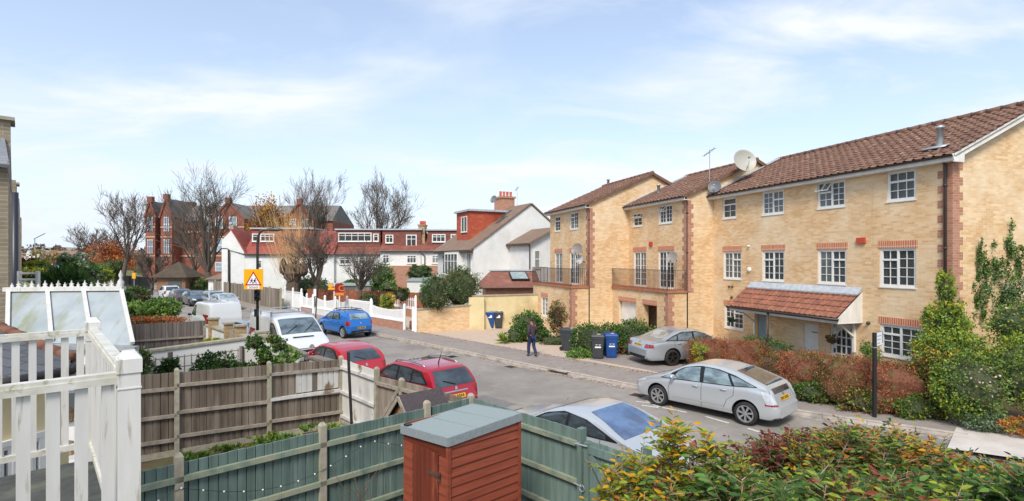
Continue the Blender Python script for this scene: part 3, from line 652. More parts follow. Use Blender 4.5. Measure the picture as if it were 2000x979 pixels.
m_mid = [zfix(rect(f2, 1238, 1262, 493, 565), 3.0, 4.95), zfix(rect(f2, 1286, 1316, 493, 565), 3.0, 4.95)]
g_front = [(f2.x(1209, -1.05), f2.x(1242, -1.05), .05, 2.2), (f2.x(1256, -1.05), f2.x(1283, -1.05), .05, 2.2)]
T2, _ = halfhouse('brick_house', 'middle yellow brick house with white garage door under its balcony', MO, L2, 7.55, 9.5, RY, m_top+m_mid, 1.05, g_front, None)
window(T2, *m_top[0], [(0, 1, [(0, .68, 2, 2), (.68, 1, 2, 1)])], y=.03, openf=(0, 1)); window(T2, *m_top[1], W2, y=.03, openf=(0, 1))
for w in m_mid: window(T2, *w, FD, y=.03, name='french_window', sill=False, curtain=(.05, .3, M['curtain']))
mb = MB(); a, b, c, d = g_front[0]; mb.bx(a+.05, b-.05, -.9, -.86, c, d-.03)
for k in range(1, 8): mb.bx(a+.06, b-.06, -.905, -.9, c+k*.26, c+k*.26+.012)
mb.build('garage_door', M['upvc'], T2)
mb = MB(); a, b, c, d = g_front[1]; mb.q([(a, -.2, c), (b, -.2, c), (b, -.2, d), (a, -.2, d)]); mb.build('porch_back', M['brick'], T2); mb = MB(); mb.bx(a+.35, b-.05, -.3, -.25, .1, 1.5); mb.build('meter_cupboard', M['upvc'], T2)
downpipe(T2, -.02, 0.0, .0, 7.55, off=-.02, elbow=-.1); flue(T2, -L2+1.2, 1.2, 8.05, .6, .08)
x, z = f2.xz(1272, 477); mb = MB(); mb.bx(x-.14, x+.14, -.07, -.002, z-.12, z+.12); mb.build('alarm_box', pm('red alarm box', 'b8402c', None), T2)
mb = MB(); mb.beam((-L2-.05, -.33, 7.62), (-L2-.05, RY, 9.58), .22, .05, up=V((0, -.4, 1))); mb.build('flashing', M['lead'], T2)
# --- far house
AO = V((4.33, 30.3, 0)); f1 = Fr(AO, HX); L1 = 5.8
a_top = [zfix(rect(f1, 1083, 1094, 418, 450), 6.3, 7.3), zfix(rect(f1, 1113, 1129, 412, 445), 6.3, 7.35)]
a_mid = [zfix(rect(f1, 1084, 1098, 495, 560), 3.0, 4.95), zfix(rect(f1, 1113, 1131, 495, 562), 3.0, 4.95)]
ag = [zfix(rect(f1, 1057, 1070, 578, 610, -1.05), .9, 2.15)]
T1, _ = halfhouse('brick_house', 'farthest yellow brick house with two dishes on its balcony corner', AO, L1, 7.6, 9.55, RY, a_top+a_mid, 1.05, ag, None)
window(T1, *a_top[0], [(0, 1, [(0, .68, 2, 3), (.68, 1, 2, 1)])], y=.03); window(T1, *a_top[1], W2, y=.03)
for w in a_mid: window(T1, *w, FD, y=.03, name='french_window', sill=False, curtain=(.05, .9, M['curtain']))
window(T1, *ag[0], W2m, y=-1.0)
downpipe(T1, -.02, 0.0, .0, 7.6, off=-.02, elbow=-.1); flue(T1, -L1+.4, 4.1, 9.3, .6, .08)
# dishes and aerials
dish('satellite_dish', 'large cream dish on the roof slope between the middle house and the wide block', 1452, 316, 26.0, .56, (.1, -1, .3), 'aaa79c', mast=.75)
dish('satellite_dish', 'small dark grey dish on the eaves corner of the wide block', 1396, 366, 25.9, .30, (-.5, -.9, .35), '66676a', mast=.3)
dish('satellite_dish', 'brown grey dish beside the right french window of the middle house', 1314, 504, 26.4, .29, (-.75, -.7, .35), '8a8078', bracket=(.2, .2, -.1))
dish('satellite_dish', 'larger brown dish, upper of two on the farthest brick house', 1128, 488, 30.6, .36, (-.6, -.8, .3), '857a70', bracket=(.25, .2, -.1))
dish('satellite_dish', 'smaller pale grey dish, lower of two on the farthest brick house', 1134, 508, 30.5, .26, (-.8, -.65, .3), 'b5b2ac', bracket=(.2, .2, -.1))
def aerial(label, px, py0, py1, Y, n=7, parent=None):
    b = at(px, py1, Y); t = at(px, py0, Y); o = thing('aerial', label, 'aerial', b); mb = MB(); h = t.z-b.z; mb.tube([(0, 0, -.1), (0, 0, h)], .018, 6); mb.build('mast', M['metal'], o)
    mb = MB(); mb.tube([(-.14, .4, h-.25), (.1, -.4, h-.02)], .012, 4)
    for i in range(n): u = i/(n-1); mb.tube([(-.14+.24*u-.09, .4-.8*u-.03, h-.25+.23*u), (-.14+.24*u+.09, .4-.8*u+.03, h-.25+.23*u)], .01, 4)
    mb.build('elements', M['iron'], o); return o
aerial('thin television aerial on a mast between the middle house and wide block', 1386, 292, 372, 26.6)
# ------------------------------------------------------------ cars (local: +x forward, z up, centre of wheelbase-ish at origin)
M['tyre'] = pm('tyre rubber', '1d1d1d', '2a2928', 8, .8); M['rim'] = pm('alloy', 'b9babb', None, rough=.3, metal=.75); M['rimdark'] = pm('dark alloy', '55524f', None, rough=.3, metal=.8)
M['trim'] = pm('black car trim', '191a1b', None, rough=.45); M['arch'] = pm('wheel arch void', '0d0d0d', None, rough=.95)
M['platey'] = pm('yellow plate', 'd8a824', None, rough=.4); M['platew'] = pm('white plate', 'd8d8d2', None, rough=.4); M['platetext'] = pm('plate lettering', '15130c', None)
M['red'] = pm('red lamp lens', 'a01518', '7a0c10', 30, .12, coat=1); M['clear'] = pm('clear lamp lens', 'c4c9ce', 'aeb3b8', 9, .1, coat=1)
def carglass(name, col): return pm(name, col[0], col[1], 1.6, .05, 0, spec=.9, coat=1, lo=.4, hi=.6, stretch=(1, 1, 2.5))
G_PALE = carglass('car glass painted pale reflection', ('93a6ad', '5d6c70')); G_DARK = carglass('dark car glass', ('22272b', '3c474c')); G_BLUE = carglass('car glass painted blue reflection', ('4d6a92', '2c4263')); G_MID = carglass('mid car glass', ('66757c', '3c474b'))  # pale and blue glass: reflections are painted into the two base colours
def paint(name, c, metal=.35, rough=.28): return pm(name, c, None, rough=rough, metal=metal, coat=.8)
def interp(tab, u):
    if u <= tab[0][0]: return tab[0][1]
    for (a, va), (b, vb) in zip(tab[:-1], tab[1:]):
        if u <= b:
            t = (u-a)/(b-a); return va+(vb-va)*t
    return tab[-1][1]
def smooth_tab(tab, k=.05):
    n = 5; return lambda u: sum(interp(tab, u+k*(i-2)) for i in range(n))/n
def car_body(sp):
    L, Wd = sp['L'], sp['W']; top = smooth_tab(sp['top'], sp.get('sm', .045)); belt = smooth_tab(sp['belt'], .06); zb = sp.get('zb', .2); tum = sp.get('tum', .36)
    us = [0, .02, .05, .1, .16]+list(np.arange(.22, L-.2, .06))+[L-.16, L-.1, L-.05, L-.02, L]
    rows = []
    for u in us:
        zt = top(u); e_ = abs(u-L/2)/(L/2); w = Wd/2*(1-.10*e_**5-.04*e_**2)
        end = min(u, L-u); rf = sp.get('rf', .16) if u < L/2 else sp.get('rr', .10)
        if end < .22: w *= 1-rf*(1-end/.22)**2.2
        zbl = min(belt(u), zt-.03); zlo = zb+(.10*(1-end/.25) if end < .25 else 0); e = zt-zbl
        wt = w*.955-tum*max(e-.06, 0); 
        pr = [(0, zlo), (w*.8, zlo), (w*.94, zlo+.05), (w*.985, zlo+.15), (w, zlo+.28), (w*1.0, max(zlo+.3, zbl-.22)), (w*.985, zbl-.08), (w*.955, zbl), ((w*.955+wt)/2+.012*min(1, e*3), zbl+e*.45), (wt, zbl+e*.86), (wt-.05, zbl+e*.945), (wt*.72, zbl+e*.985), (wt*.4, zbl+e*.998), (0, zt)]
        out = []
        for i in range(len(pr)-1):
            n = 3 if i in (4, 5, 7, 8) else 2
            for k in range(n): t = k/n; out.append((pr[i][0]*(1-t)+pr[i+1][0]*t, pr[i][1]*(1-t)+pr[i+1][1]*t))
        out.append(pr[-1]); ring = [(L/2-u, -y, z) for y, z in out]+[(L/2-u, y, z) for y, z in reversed(out[1:-1])]; rows.append(ring)
    n = len(rows[0]); mb = MB(); mb.v = [p for r in rows for p in r]
    for i in range(len(rows)-1):
        for k in range(n): mb.f.append((i*n+k, (i+1)*n+k, (i+1)*n+(k+1) % n, i*n+(k+1) % n)); mb.m.append(0)
    mb.f.append(tuple(range(n))); mb.m.append(0); mb.f.append(tuple((len(rows)-1)*n+k for k in reversed(range(n)))); mb.m.append(0)
    return mb
def boolcut(o, cutters):
    c = bpy.data.objects.new('tmp', cutters); C.objects.link(c); md = o.modifiers.new('b', 'BOOLEAN'); md.operation = 'DIFFERENCE'; md.object = c; md.solver = 'EXACT'
    dg = bpy.context.evaluated_depsgraph_get(); me = bpy.data.meshes.new_from_object(o.evaluated_get(dg)); o.modifiers.clear(); old = o.data; o.data = me; bpy.data.objects.remove(c); return me
def car(name, label, sp, body_mat, loc, heading, group=None, detail=True, glass=None):
    """heading: vector the car's nose points to"""
    hv = V(heading); rz = math.atan2(hv.y, hv.x); t = thing(name, label, sp.get('cat', 'car'), loc, rz, group)
    L, Wd = sp['L'], sp['W']; mb = car_body(sp); o = mb.build('body', [body_mat, M['arch']], None, True)
    bvh = BVHTree.FromPolygons([V(p) for p in mb.v], mb.f)
    wr = sp['wr']; wheels = [(L/2-sp['fo'], wr), (L/2-sp['fo']-sp['wb'], wr)]
    cm = MB()
    for x, z in wheels:
        for s in (-1, 1):
            ya = s*Wd*.5+s*.2; yb = s*(Wd*.5-.26); n = 28; r = wr+.055
            cm.prism([(x+r*math.cos(2*math.pi*k/n), ya, z+.02+r*math.sin(2*math.pi*k/n)) for k in range(n)], (0, yb-ya, 0))
    import bmesh
    tm = bpy.data.meshes.new('c'); tm.from_pydata(cm.v, [], cm.f); bm = bmesh.new(); bm.from_mesh(tm); bmesh.ops.recalc_face_normals(bm, faces=bm.faces); bm.to_mesh(tm); bm.free()
    me = boolcut(o, tm); o.parent = t
    for p in me.polygons:
        c = p.center
        for x, z in wheels:
            if abs(math.hypot(c.x-x, c.z-z-.02)-(wr+.055)) < .02 and abs(c.y) < Wd*.5 and abs(p.normal.y) < .3 or (math.hypot(c.x-x, c.z-z-.02) < wr+.056 and abs(abs(c.y)-(Wd*.5-.26)) < .02 and abs(p.normal.y) > .9): p.material_index = 1; p.use_smooth = False
    me.set_sharp_from_angle(angle=R(32))
    def patch(d, lower, upper, n=10, m=5, off=.006, mb=None, mi=0):
        """strip of quads projected on the body. d: 'l','r' (coords u,z) 't' (u,y) 'b','f' (y,z)"""
        mb = mb or MB()
        def rs(pl):
            pl = [V((a, b, 0)) for a, b in pl]; ls = [0]
            for a, b in zip(pl[:-1], pl[1:]): ls.append(ls[-1]+(b-a).length)
            out = []
            for i in range(n+1):
                s = ls[-1]*i/n
                for k in range(len(pl)-1):
                    if s <= ls[k+1]+1e-9: out.append(pl[k].lerp(pl[k+1], 0 if ls[k+1] == ls[k] else (s-ls[k])/(ls[k+1]-ls[k]))); break
            return out
        lo, hi = rs(lower), rs(upper); vs = []
        for j in range(m+1):
            for i in range(n+1):
                a, b, _ = lo[i].lerp(hi[i], j/m)
                if d in 'lr': s = 1 if d == 'l' else -1; og = V((L/2-a, s*3, b)); dr = V((0, -s, 0))
                elif d == 't': og = V((L/2-a, b, 4)); dr = V((0, 0, -1))
                elif d == 'b': og = V((-L, a, b)); dr = V((1, 0, 0))
                elif d == 'f': og = V((L, a, b)); dr = V((-1, 0, 0))
                h = bvh.ray_cast(og, dr)
                if h[0] is None: h = bvh.find_nearest(og+dr*(3-Wd/2 if d in 'lr' else (L/2 if d in 'bf' else 2.6)))
                nn_ = h[1]; nn_ = -nn_ if nn_.dot(dr) > 0 else nn_; vs.append(h[0]+nn_*off)
        fs = [(j*(n+1)+i, j*(n+1)+i+1, (j+1)*(n+1)+i+1, (j+1)*(n+1)+i) for j in range(m) for i in range(n)]
        mb.add(vs, fs, mi); return mb
    gl = glass or sp.get('glass', G_MID)
    sides = [('l', 1), ('r', -1)]
    for sd, s in sides:
        if 'dlo' in sp: patch(sd, sp['dlo'][0], sp['dlo'][1], 24, 5, .004).build('window_trim', M['trim'], t, True)
        for q in sp['side']: patch(sd, q[0], q[1], 8, 4, .008).build('window', gl, t, True)
        if detail:
            gm = MB()
            for seam in sp.get('seams', []):
                a = [(x-.006, z) for x, z in seam]; b = [(x+.006, z) for x, z in seam]; patch(sd, a, b, 10, 1, .002, gm)
            if gm.v: gm.build('door_seams', M['trim'], t)
            if 'strip' in sp: patch(sd, [(sp['strip'][0], sp['strip'][2]-.03), (sp['strip'][1], sp['strip'][2]-.03+.03)], [(sp['strip'][0], sp['strip'][2]+.02), (sp['strip'][1], sp['strip'][2]+.05)], 16, 1, .012).build('rubbing_strip', sp.get('stripm') or body_mat, t)
            for hu, hz_ in sp.get('handles', []):
                h = bvh.ray_cast(V((L/2-hu, s*3, hz_)), V((0, -s, 0)))
                if h[0]: m_ = MB(); p = h[0]; m_.tube([(p.x-.09, p.y+s*.005, p.z), (p.x-.06, p.y+s*.035, p.z+.004), (p.x+.06, p.y+s*.035, p.z+.004), (p.x+.09, p.y+s*.005, p.z)], .014, 6); m_.build('door_handle', body_mat, t, True)
            if 'mirror' in sp:
                mu, mz = sp['mirror']; h = bvh.ray_cast(V((L/2-mu, s*3, mz)), V((0, -s, 0)))
                p = h[0] if h[0] else V((L/2-mu, s*Wd/2, mz)); m_ = MB(); q = Matrix.Translation(p+V((0, s*.14, .05))) @ Matrix.Scale(1, 4)
                vs = []; nu, nv = 10, 6
                for j in range(nv+1):
                    for i in range(nu):
                        ph = math.pi*j/nv; th = 2*math.pi*i/nu; vs.append((p.x+.0+.075*math.sin(ph)*math.cos(th)*(1 if math.cos(th) > 0 else .45), p.y+s*.13+.11*math.cos(ph), p.z+.07+.075*math.sin(ph)*math.sin(th)))
                m_.add(vs, [(j*nu+i, (j+1)*nu+i, (j+1)*nu+(i+1) % nu, j*nu+(i+1) % nu) for j in range(nv) for i in range(nu)]); m_.beam(p-V((0, s*.03, 0)), p+V((0, s*.09, .04)), .06, .03)
                m_.build('wing_mirror', sp.get('mirm') or body_mat, t, True)
    ws = sp['ws']; hw0, hw1 = ws[2], ws[3]   # windscreen u0,u1, half widths
    patch('t', [(ws[0], -hw0), (ws[1], -hw1)], [(ws[0], hw0), (ws[1], hw1)], 8, 10, .007).build('windscreen', sp.get('wsg') or gl, t, True)
    rw = sp.get('rw')
    if rw: patch('t', [(rw[0], -rw[2]), (rw[1], -rw[3])], [(rw[0], rw[2]), (rw[1], rw[3])], 8, 10, .008).build('rear_window', sp.get('rwg') or gl, t, True)
    rwb = sp.get('rwb')  # from behind: z0,z1,half widths
    if rwb: patch('b', [(-rwb[2], rwb[0]), (rwb[2], rwb[0])], [(-rwb[3], rwb[1]), (rwb[3], rwb[1])], 10, 6, .008).build('rear_window', sp.get('rwg') or gl, t, True)
    if 'sunroof' in sp: a, b, w_ = sp['sunroof']; patch('t', [(a, -w_), (b, -w_)], [(a, w_), (b, w_)], 8, 6, .008).build('glass_roof', sp.get('srg', G_MID), t, True)
    for q in sp.get('tail', []):   # per side, lower/upper in (y,z)
        for s in (-1, 1): patch('b', [(s*a, b) for a, b in q[0]], [(s*a, b) for a, b in q[1]], 5, 5, .012).build('tail_lamp', q[2] if len(q) > 2 else M['red'], t, True)
    for q in sp.get('tails', []):  # on flank (u,z)
        for sd, s in sides: patch(sd, q[0], q[1], 5, 5, .012).build('tail_lamp', q[2] if len(q) > 2 else M['red'], t, True)
    for q in sp.get('head', []):
        for s in (-1, 1): patch('f', [(s*a, b) for a, b in q[0]], [(s*a, b) for a, b in q[1]], 6, 5, .012).build('headlight', M['clear'], t, True)
    for q in sp.get('heads', []):
        for sd, s in sides: patch(sd, q[0], q[1], 5, 4, .012).build('headlight', M['clear'], t, True)
    if 'grille' in sp: z0, z1, w_ = sp['grille']; patch('f', [(-w_, z0), (w_, z0)], [(-w_*1.05, z1), (w_*1.05, z1)], 8, 4, .01).build('grille', M['trim'], t, True)
    for q in sp.get('darkb', []): patch('b', q[0], q[1], 10, 4, .009).build('bumper_trim', q[2] if len(q) > 2 else M['trim'], t, True)
    for q in sp.get('sidesk', []):
        for sd, s in sides: patch(sd, q[0], q[1], 20, 2, .01).build('sill_cladding', M['trim'], t, True)
    for (z, d, mt) in ((sp.get('pz', .75), 'b', M['platey']), (.42, 'f', M['platew'])):
        if d == 'f' and not sp.get('fplate', True): continue
        pm_ = patch(d, [(-.26, z-.055), (.26, z-.055)], [(-.26, z+.055), (.26, z+.055)], 4, 2, .018).build('number_plate', mt, t)
        tx = MB()
        for k in range(7): y = -.21+k*.066+(.02 if k > 3 else 0); patch(d, [(y, z-.035), (y+.042, z-.035)], [(y, z+.035), (y+.042, z+.035)], 1, 1, .021, tx)
        tx.build('plate_characters', M['platetext'], pm_)
    if sp.get('badge'): z = sp['badge']; patch('b', [(-.045, z-.04), (.045, z-.04)], [(-.03, z+.045), (.03, z+.045)], 3, 3, .016).build('badge', M['rim'], t, True)
    # wheels
    tp = [(wr-.1, -.095), (wr-.03, -.105), (wr-.006, -.085), (wr, -.06), (wr, .06), (wr-.006, .085), (wr-.03, .105), (wr-.1, .095)]
    hub = wr-.095; ns = sp.get('spokes', 7)
    for x, z in wheels:
        for s in (-1, 1):
            y = s*(Wd/2-.115); w_ = MB(); w_.lathe([(r, h) for r, h in tp], 32, (x, y, z), 'y'); wo = w_.build('wheel', M['tyre'], t, True)
            m_ = MB(); yo = y+s*.085; m_.lathe([(hub+.012, -.07*s+s*.07), (hub+.012, s*.012), (hub-.015, s*.014), (hub-.03, -s*.03)], 32, (x, yo, z), 'y')
            for k in range(ns):
                a = 2*math.pi*(k+.25)/ns; ca, sa = math.cos(a), math.sin(a); w1, w2 = hub*.11, hub*(.17 if ns > 5 else .2); pa = (.035, hub*.97)
                def P(r_, w__, yy): return (x+ca*r_-sa*w__, yo+yy*s, z+sa*r_+ca*w__)
                m_.hexa([P(.03, -w1*.8, -.03), P(hub*.98, -w2, -.025), P(hub*.98, w2, -.025), P(.03, w1*.8, -.03), P(.03, -w1*.8, .004), P(hub*.98, -w2*.75, .008), P(hub*.98, w2*.75, .008), P(.03, w1*.8, .004)])
            m_.lathe([(.055, -.02*s), (.055, .008*s), (.02, .016*s), (.001, .016*s)], 14, (x, yo, z), 'y'); m_.build('rim', sp.get('rimm') or M['rim'], wo, False)
            m_ = MB(); m_.lathe([(hub+.01, -.06*s), (.001, -.06*s)], 24, (x, yo, z), 'y'); m_.build('brake_disc', M['arch'], wo)
    if sp.get('rails'):
        a, b, w_, zr = sp['rails']
        for s in (-1, 1):
            m_ = MB(); n = 10; pts = []
            for i in range(n+1):
                u = a+(b-a)*i/n; h = bvh.ray_cast(V((L/2-u, s*w_, 4)), V((0, 0, -1))); lift = zr*(1 if 0 < i < n else .1); pts.append(h[0]+V((0, 0, lift)))
            m_.tube(pts, .018, 6); m_.build('roof_rail', sp.get('railm', M['rim']), t, True)
    if sp.get('bars'):
        for u in sp['bars']:
            m_ = MB(); m_.bx(L/2-u-.03, L/2-u+.03, -.55, .55, interp(sp['top'], u)+.07, interp(sp['top'], u)+.1); m_.build('roof_bar', M['trim'], t)
    if sp.get('ant'): u = sp['ant']; z = interp(sp['top'], u); m_ = MB(); m_.tube([(L/2-u, 0, z-.01), (L/2-u, 0, z+.03), (L/2-u-.16, 0, z+.36)], [.03, .02, .004], 6); m_.build('antenna', M['trim'], t)
    if sp.get('wiper'): h0 = bvh.ray_cast(V((-L, .0, rwb[0]+.04)), V((1, 0, 0)))[0]; h1 = bvh.ray_cast(V((-L, .36, rwb[0]+.16)), V((1, 0, 0)))[0]; m_ = MB(); m_.tube([h0-V((.03, 0, 0)), h1-V((.03, 0, 0))], .012, 5); m_.build('wiper', M['trim'], t)
    # shoulder crease + shadow underside
    return t
PRIUS = dict(L=4.45, W=1.73, wb=2.7, fo=.92, wr=.315, top=[(0, .52), (.06, .64), (.3, .78), (.7, .9), (1.05, .98), (1.35, 1.15), (1.75, 1.36), (2.1, 1.455), (2.45, 1.485), (2.85, 1.47), (3.3, 1.38), (3.8, 1.22), (4.14, 1.1), (4.2, 1.06), (4.27, .86), (4.36, .7), (4.42, .62), (4.45, .5)],
    belt=[(0, .5), (.5, .74), (1.1, .86), (2, .92), (3, .97), (3.8, 1.02), (4.45, .9)], tum=.34, rf=.26, rr=.14,
    dlo=([(1.0, .885), (1.4, .9), (2.3, .945), (3.2, .985), (3.9, 1.055)], [(1.02, .90), (1.35, 1.06), (1.75, 1.29), (2.25, 1.4), (2.8, 1.385), (3.3, 1.29), (3.92, 1.07)]),
    side=[([(1.43, .925), (2.3, .965)], [(1.6, 1.17), (1.85, 1.295), (2.26, 1.365)]), ([(2.41, .97), (3.24, 1.01)], [(2.4, 1.372), (2.75, 1.365), (3.08, 1.3)]), ([(3.32, 1.02), (3.84, 1.065)], [(3.17, 1.27), (3.4, 1.23), (3.84, 1.08)]), ([(1.1, .905), (1.36, .92)], [(1.12, .93), (1.36, 1.06)])],
    seams=[[(1.32, .3), (1.3, .6), (1.36, .9)], [(2.36, .28), (2.36, .6), (2.36, .94)], [(3.0, .33), (3.12, .62), (3.3, .75), (3.3, 1.0)]], handles=[(2.18, .83), (3.02, .87)], mirror=(1.5, .93), strip=(1.42, 3.02, .43),
    ws=(1.12, 1.95, .62, .54), rw=(3.25, 4.08, .5, .56), rwb=None, darkb=[([(-.5, .9), (.5, .9)], [(-.52, 1.03), (.52, 1.03)], G_DARK), ([(-.8, .24), (.8, .24)], [(-.82, .3), (.82, .3)])], tail=[([(.64, .66), (.78, .68)], [(.55, .99), (.72, 1.02)], M['clear']), ([(.62, .62), (.8, .62)], [(.62, .67), (.8, .68)])], tails=[([(4.16, .66), (4.36, .66)], [(4.02, .96), (4.2, 1.0)], M['clear'])],
    head=[([(.45, .62), (.7, .66)], [(.45, .72), (.7, .82)])], heads=[([(.12, .62), (.5, .72)], [(.14, .66), (.55, .8)])], pz=.76, badge=.87, spokes=7, rwg=G_DARK, glass=G_PALE)
SALOON = dict(L=4.87, W=1.85, wb=2.87, fo=.86, wr=.335, top=[(0, .55), (.08, .68), (.4, .8), (1.0, .92), (1.45, .98), (1.8, 1.18), (2.2, 1.38), (2.6, 1.45), (3.0, 1.46), (3.4, 1.4), (3.8, 1.22), (4.15, 1.06), (4.5, 1.03), (4.75, 1.0), (4.82, .86), (4.87, .55)],
    belt=[(0, .5), (.8, .8), (1.6, .92), (3, .97), (4.2, 1.0), (4.87, .9)], tum=.36, dlo=([(1.45, .93), (2.6, .97), (4.02, 1.03)], [(1.5, .96), (2.0, 1.24), (2.5, 1.37), (3.2, 1.36), (3.65, 1.22), (4.03, 1.05)]),
    side=[([(1.65, .97), (2.62, 1.0)], [(2.0, 1.19), (2.3, 1.3), (2.62, 1.345)]), ([(2.72, 1.0), (3.45, 1.03)], [(2.72, 1.345), (3.1, 1.335), (3.42, 1.26)]), ([(3.52, 1.04), (3.92, 1.05)], [(3.48, 1.23), (3.6, 1.2), (3.92, 1.07)])],
    seams=[[(1.5, .3), (1.48, .6), (1.55, .95)], [(2.67, .28), (2.67, .97)], [(3.5, .45), (3.62, .65), (3.62, 1.0)]], handles=[(2.45, .88), (3.4, .91)], mirror=(1.8, .98), ws=(1.5, 2.3, .64, .54), rw=(3.42, 4.1, .52, .6),
    tail=[([(.5, .74), (.84, .76)], [(.52, .9), (.82, .9)])], tails=[([(4.6, .76), (4.84, .76)], [(4.6, .9), (4.8, .9)])], head=[([(.45, .6), (.75, .64)], [(.45, .74), (.75, .78)])], pz=.82, darkb=[([(-.7, .3), (.7, .3)], [(-.72, .42), (.72, .42)])], spokes=5, rimm=M['rimdark'], grille=(.4, .7, .35), glass=G_MID, rwg=G_PALE, badge=.95)
COUPE = dict(SALOON, top=[(0, .5), (.1, .66), (.5, .8), (1.1, .9), (1.5, .95), (1.9, 1.16), (2.3, 1.34), (2.7, 1.41), (3.1, 1.4), (3.5, 1.3), (3.9, 1.13), (4.3, 1.0), (4.6, .96), (4.78, .9), (4.83, .7), (4.87, .5)], tum=.42,
    side=[([(1.75, .95), (2.7, .99)], [(2.05, 1.15), (2.35, 1.25), (2.7, 1.3)]), ([(2.78, .99), (3.75, 1.03)], [(2.78, 1.3), (3.2, 1.26), (3.72, 1.1)])], dlo=([(1.55, .91), (2.6, .96), (4.0, 1.02)], [(1.6, .94), (2.1, 1.21), (2.6, 1.33), (3.2, 1.28), (3.6, 1.17), (4.02, 1.04)]), ws=(1.55, 2.35, .66, .52), rw=(3.15, 4.08, .55, .7), glass=G_DARK, rwg=G_BLUE, wsg=G_DARK, rimm=None)
ESTATE = dict(L=4.16, W=1.72, wb=2.54, fo=.85, wr=.31, top=[(0, .5), (.08, .66), (.4, .84), (.85, .96), (1.2, 1.18), (1.65, 1.42), (2.0, 1.5), (2.6, 1.53), (3.3, 1.5), (3.65, 1.45), (3.82, 1.3), (3.98, 1.05), (4.06, .95), (4.12, .7), (4.16, .5)],
    belt=[(0, .5), (.6, .8), (1.2, .92), (2.5, .98), (3.6, 1.03), (4.16, .95)], tum=.3, dlo=([(1.0, .93), (2.3, .99), (3.75, 1.06)], [(1.02, .96), (1.45, 1.22), (1.85, 1.39), (2.8, 1.41), (3.4, 1.37), (3.77, 1.1)]),
    side=[([(1.3, .97), (2.18, 1.01)], [(1.55, 1.21), (1.85, 1.33), (2.18, 1.375)]), ([(2.28, 1.01), (2.95, 1.05)], [(2.28, 1.38), (2.95, 1.37)]), ([(3.03, 1.06), (3.66, 1.09)], [(3.03, 1.36), (3.35, 1.32), (3.64, 1.12)])],
    seams=[[(1.15, .3), (1.15, .9)], [(2.23, .28), (2.23, .98)], [(2.95, .4), (3.0, 1.0)]], handles=[(2.05, .87), (2.85, .9)], mirror=(1.35, .96), ws=(1.0, 1.62, .64, .56), rwb=(1.0, 1.4, .66, .56), darkb=[([(-.75, .3), (.75, .3)], [(-.76, .36), (.76, .36)]), ([(-.4, .84), (.4, .84)], [(-.38, .87), (.38, .87)], M['rim'])], tail=[([(.7, .62), (.82, .64)], [(.6, .94), (.78, .98)])], tails=[([(3.9, .66), (4.1, .64)], [(3.75, .95), (3.98, .98)])],
    head=[([(.4, .56), (.72, .62)], [(.42, .7), (.72, .84)])], pz=.72, badge=.93, spokes=6, sunroof=(1.75, 2.6, .48), rails=(1.75, 3.35, .56, .045), ant=3.2, glass=G_DARK, wiper=True)
HATCH = dict(ESTATE, L=4.0, W=1.72, top=[(0, .5), (.08, .66), (.4, .84), (.85, .96), (1.2, 1.18), (1.6, 1.38), (1.95, 1.45), (2.6, 1.45), (3.1, 1.38), (3.45, 1.28), (3.68, 1.12), (3.8, 1.0), (3.92, .85), (3.97, .68), (4.0, .5)],
    dlo=([(1.0, .93), (2.3, .97), (3.35, 1.02)], [(1.02, .96), (1.45, 1.2), (1.85, 1.33), (2.6, 1.34), (3.0, 1.28), (3.37, 1.05)]), side=[([(1.3, .97), (2.18, .99)], [(1.55, 1.19), (1.85, 1.28), (2.18, 1.31)]), ([(2.28, .99), (3.25, 1.03)], [(2.28, 1.31), (2.8, 1.29), (3.2, 1.07)])],
    seams=[[(1.15, .3), (1.15, .9)], [(2.23, .28), (2.23, .98)], [(2.85, .4), (2.95, 1.0)]], rwb=(.98, 1.3, .62, .5), tail=[([(.66, .66), (.8, .68)], [(.6, .9), (.74, .92)])], tails=[([(3.72, .68), (3.92, .66)], [(3.66, .88), (3.82, .9)])], darkb=[([(-.75, .3), (.75, .3)], [(-.76, .36), (.76, .36)])], wb=2.5, sunroof=None, rails=None, ant=None, pz=.5, badge=.84)
HATCH.pop('sunroof')
SANDERO = dict(ESTATE, L=4.08, W=1.73, wb=2.59, wr=.325, zb=.24, top=[(0, .6), (.08, .74), (.4, .92), (.9, 1.02), (1.2, 1.2), (1.65, 1.46), (2.0, 1.53), (2.6, 1.54), (3.2, 1.5), (3.5, 1.45), (3.7, 1.32), (3.88, 1.08), (3.98, .98), (4.04, .75), (4.08, .55)],
    side=[([(1.32, 1.0), (2.15, 1.03)], [(1.55, 1.22), (1.85, 1.36), (2.15, 1.4)]), ([(2.26, 1.03), (3.02, 1.07)], [(2.26, 1.4), (2.75, 1.39), (2.98, 1.12)])], dlo=([(1.1, .98), (2.2, 1.01), (3.1, 1.06)], [(1.12, 1.0), (1.5, 1.24), (1.85, 1.4), (2.7, 1.43), (2.95, 1.38), (3.12, 1.09)]), rwb=(1.08, 1.38, .6, .52), belt=[(0, .6), (.6, .86), (1.2, .96), (2.5, 1.0), (3.6, 1.05), (4.08, .98)],
    tail=[([(.66, .74), (.82, .76)], [(.62, .98), (.76, 1.0)])], tails=[([(3.82, .76), (4.0, .74)], [(3.72, .97), (3.86, .99)])], darkb=[([(-.8, .3), (.8, .3)], [(-.76, .46), (.76, .46)]), ([(-.5, .33), (.5, .33)], [(-.42, .39), (.42, .39)], M['rim'])], sidesk=[([(1.2, .25), (2.85, .25)], [(1.2, .33), (2.85, .33)])], pz=.6, badge=.86, sunroof=None, rails=(1.8, 3.3, .55, .07), railm=M['trim'], bars=(2.0, 3.0), ant=None, glass=G_MID, rwg=G_PALE)
SANDERO.pop('sunroof')
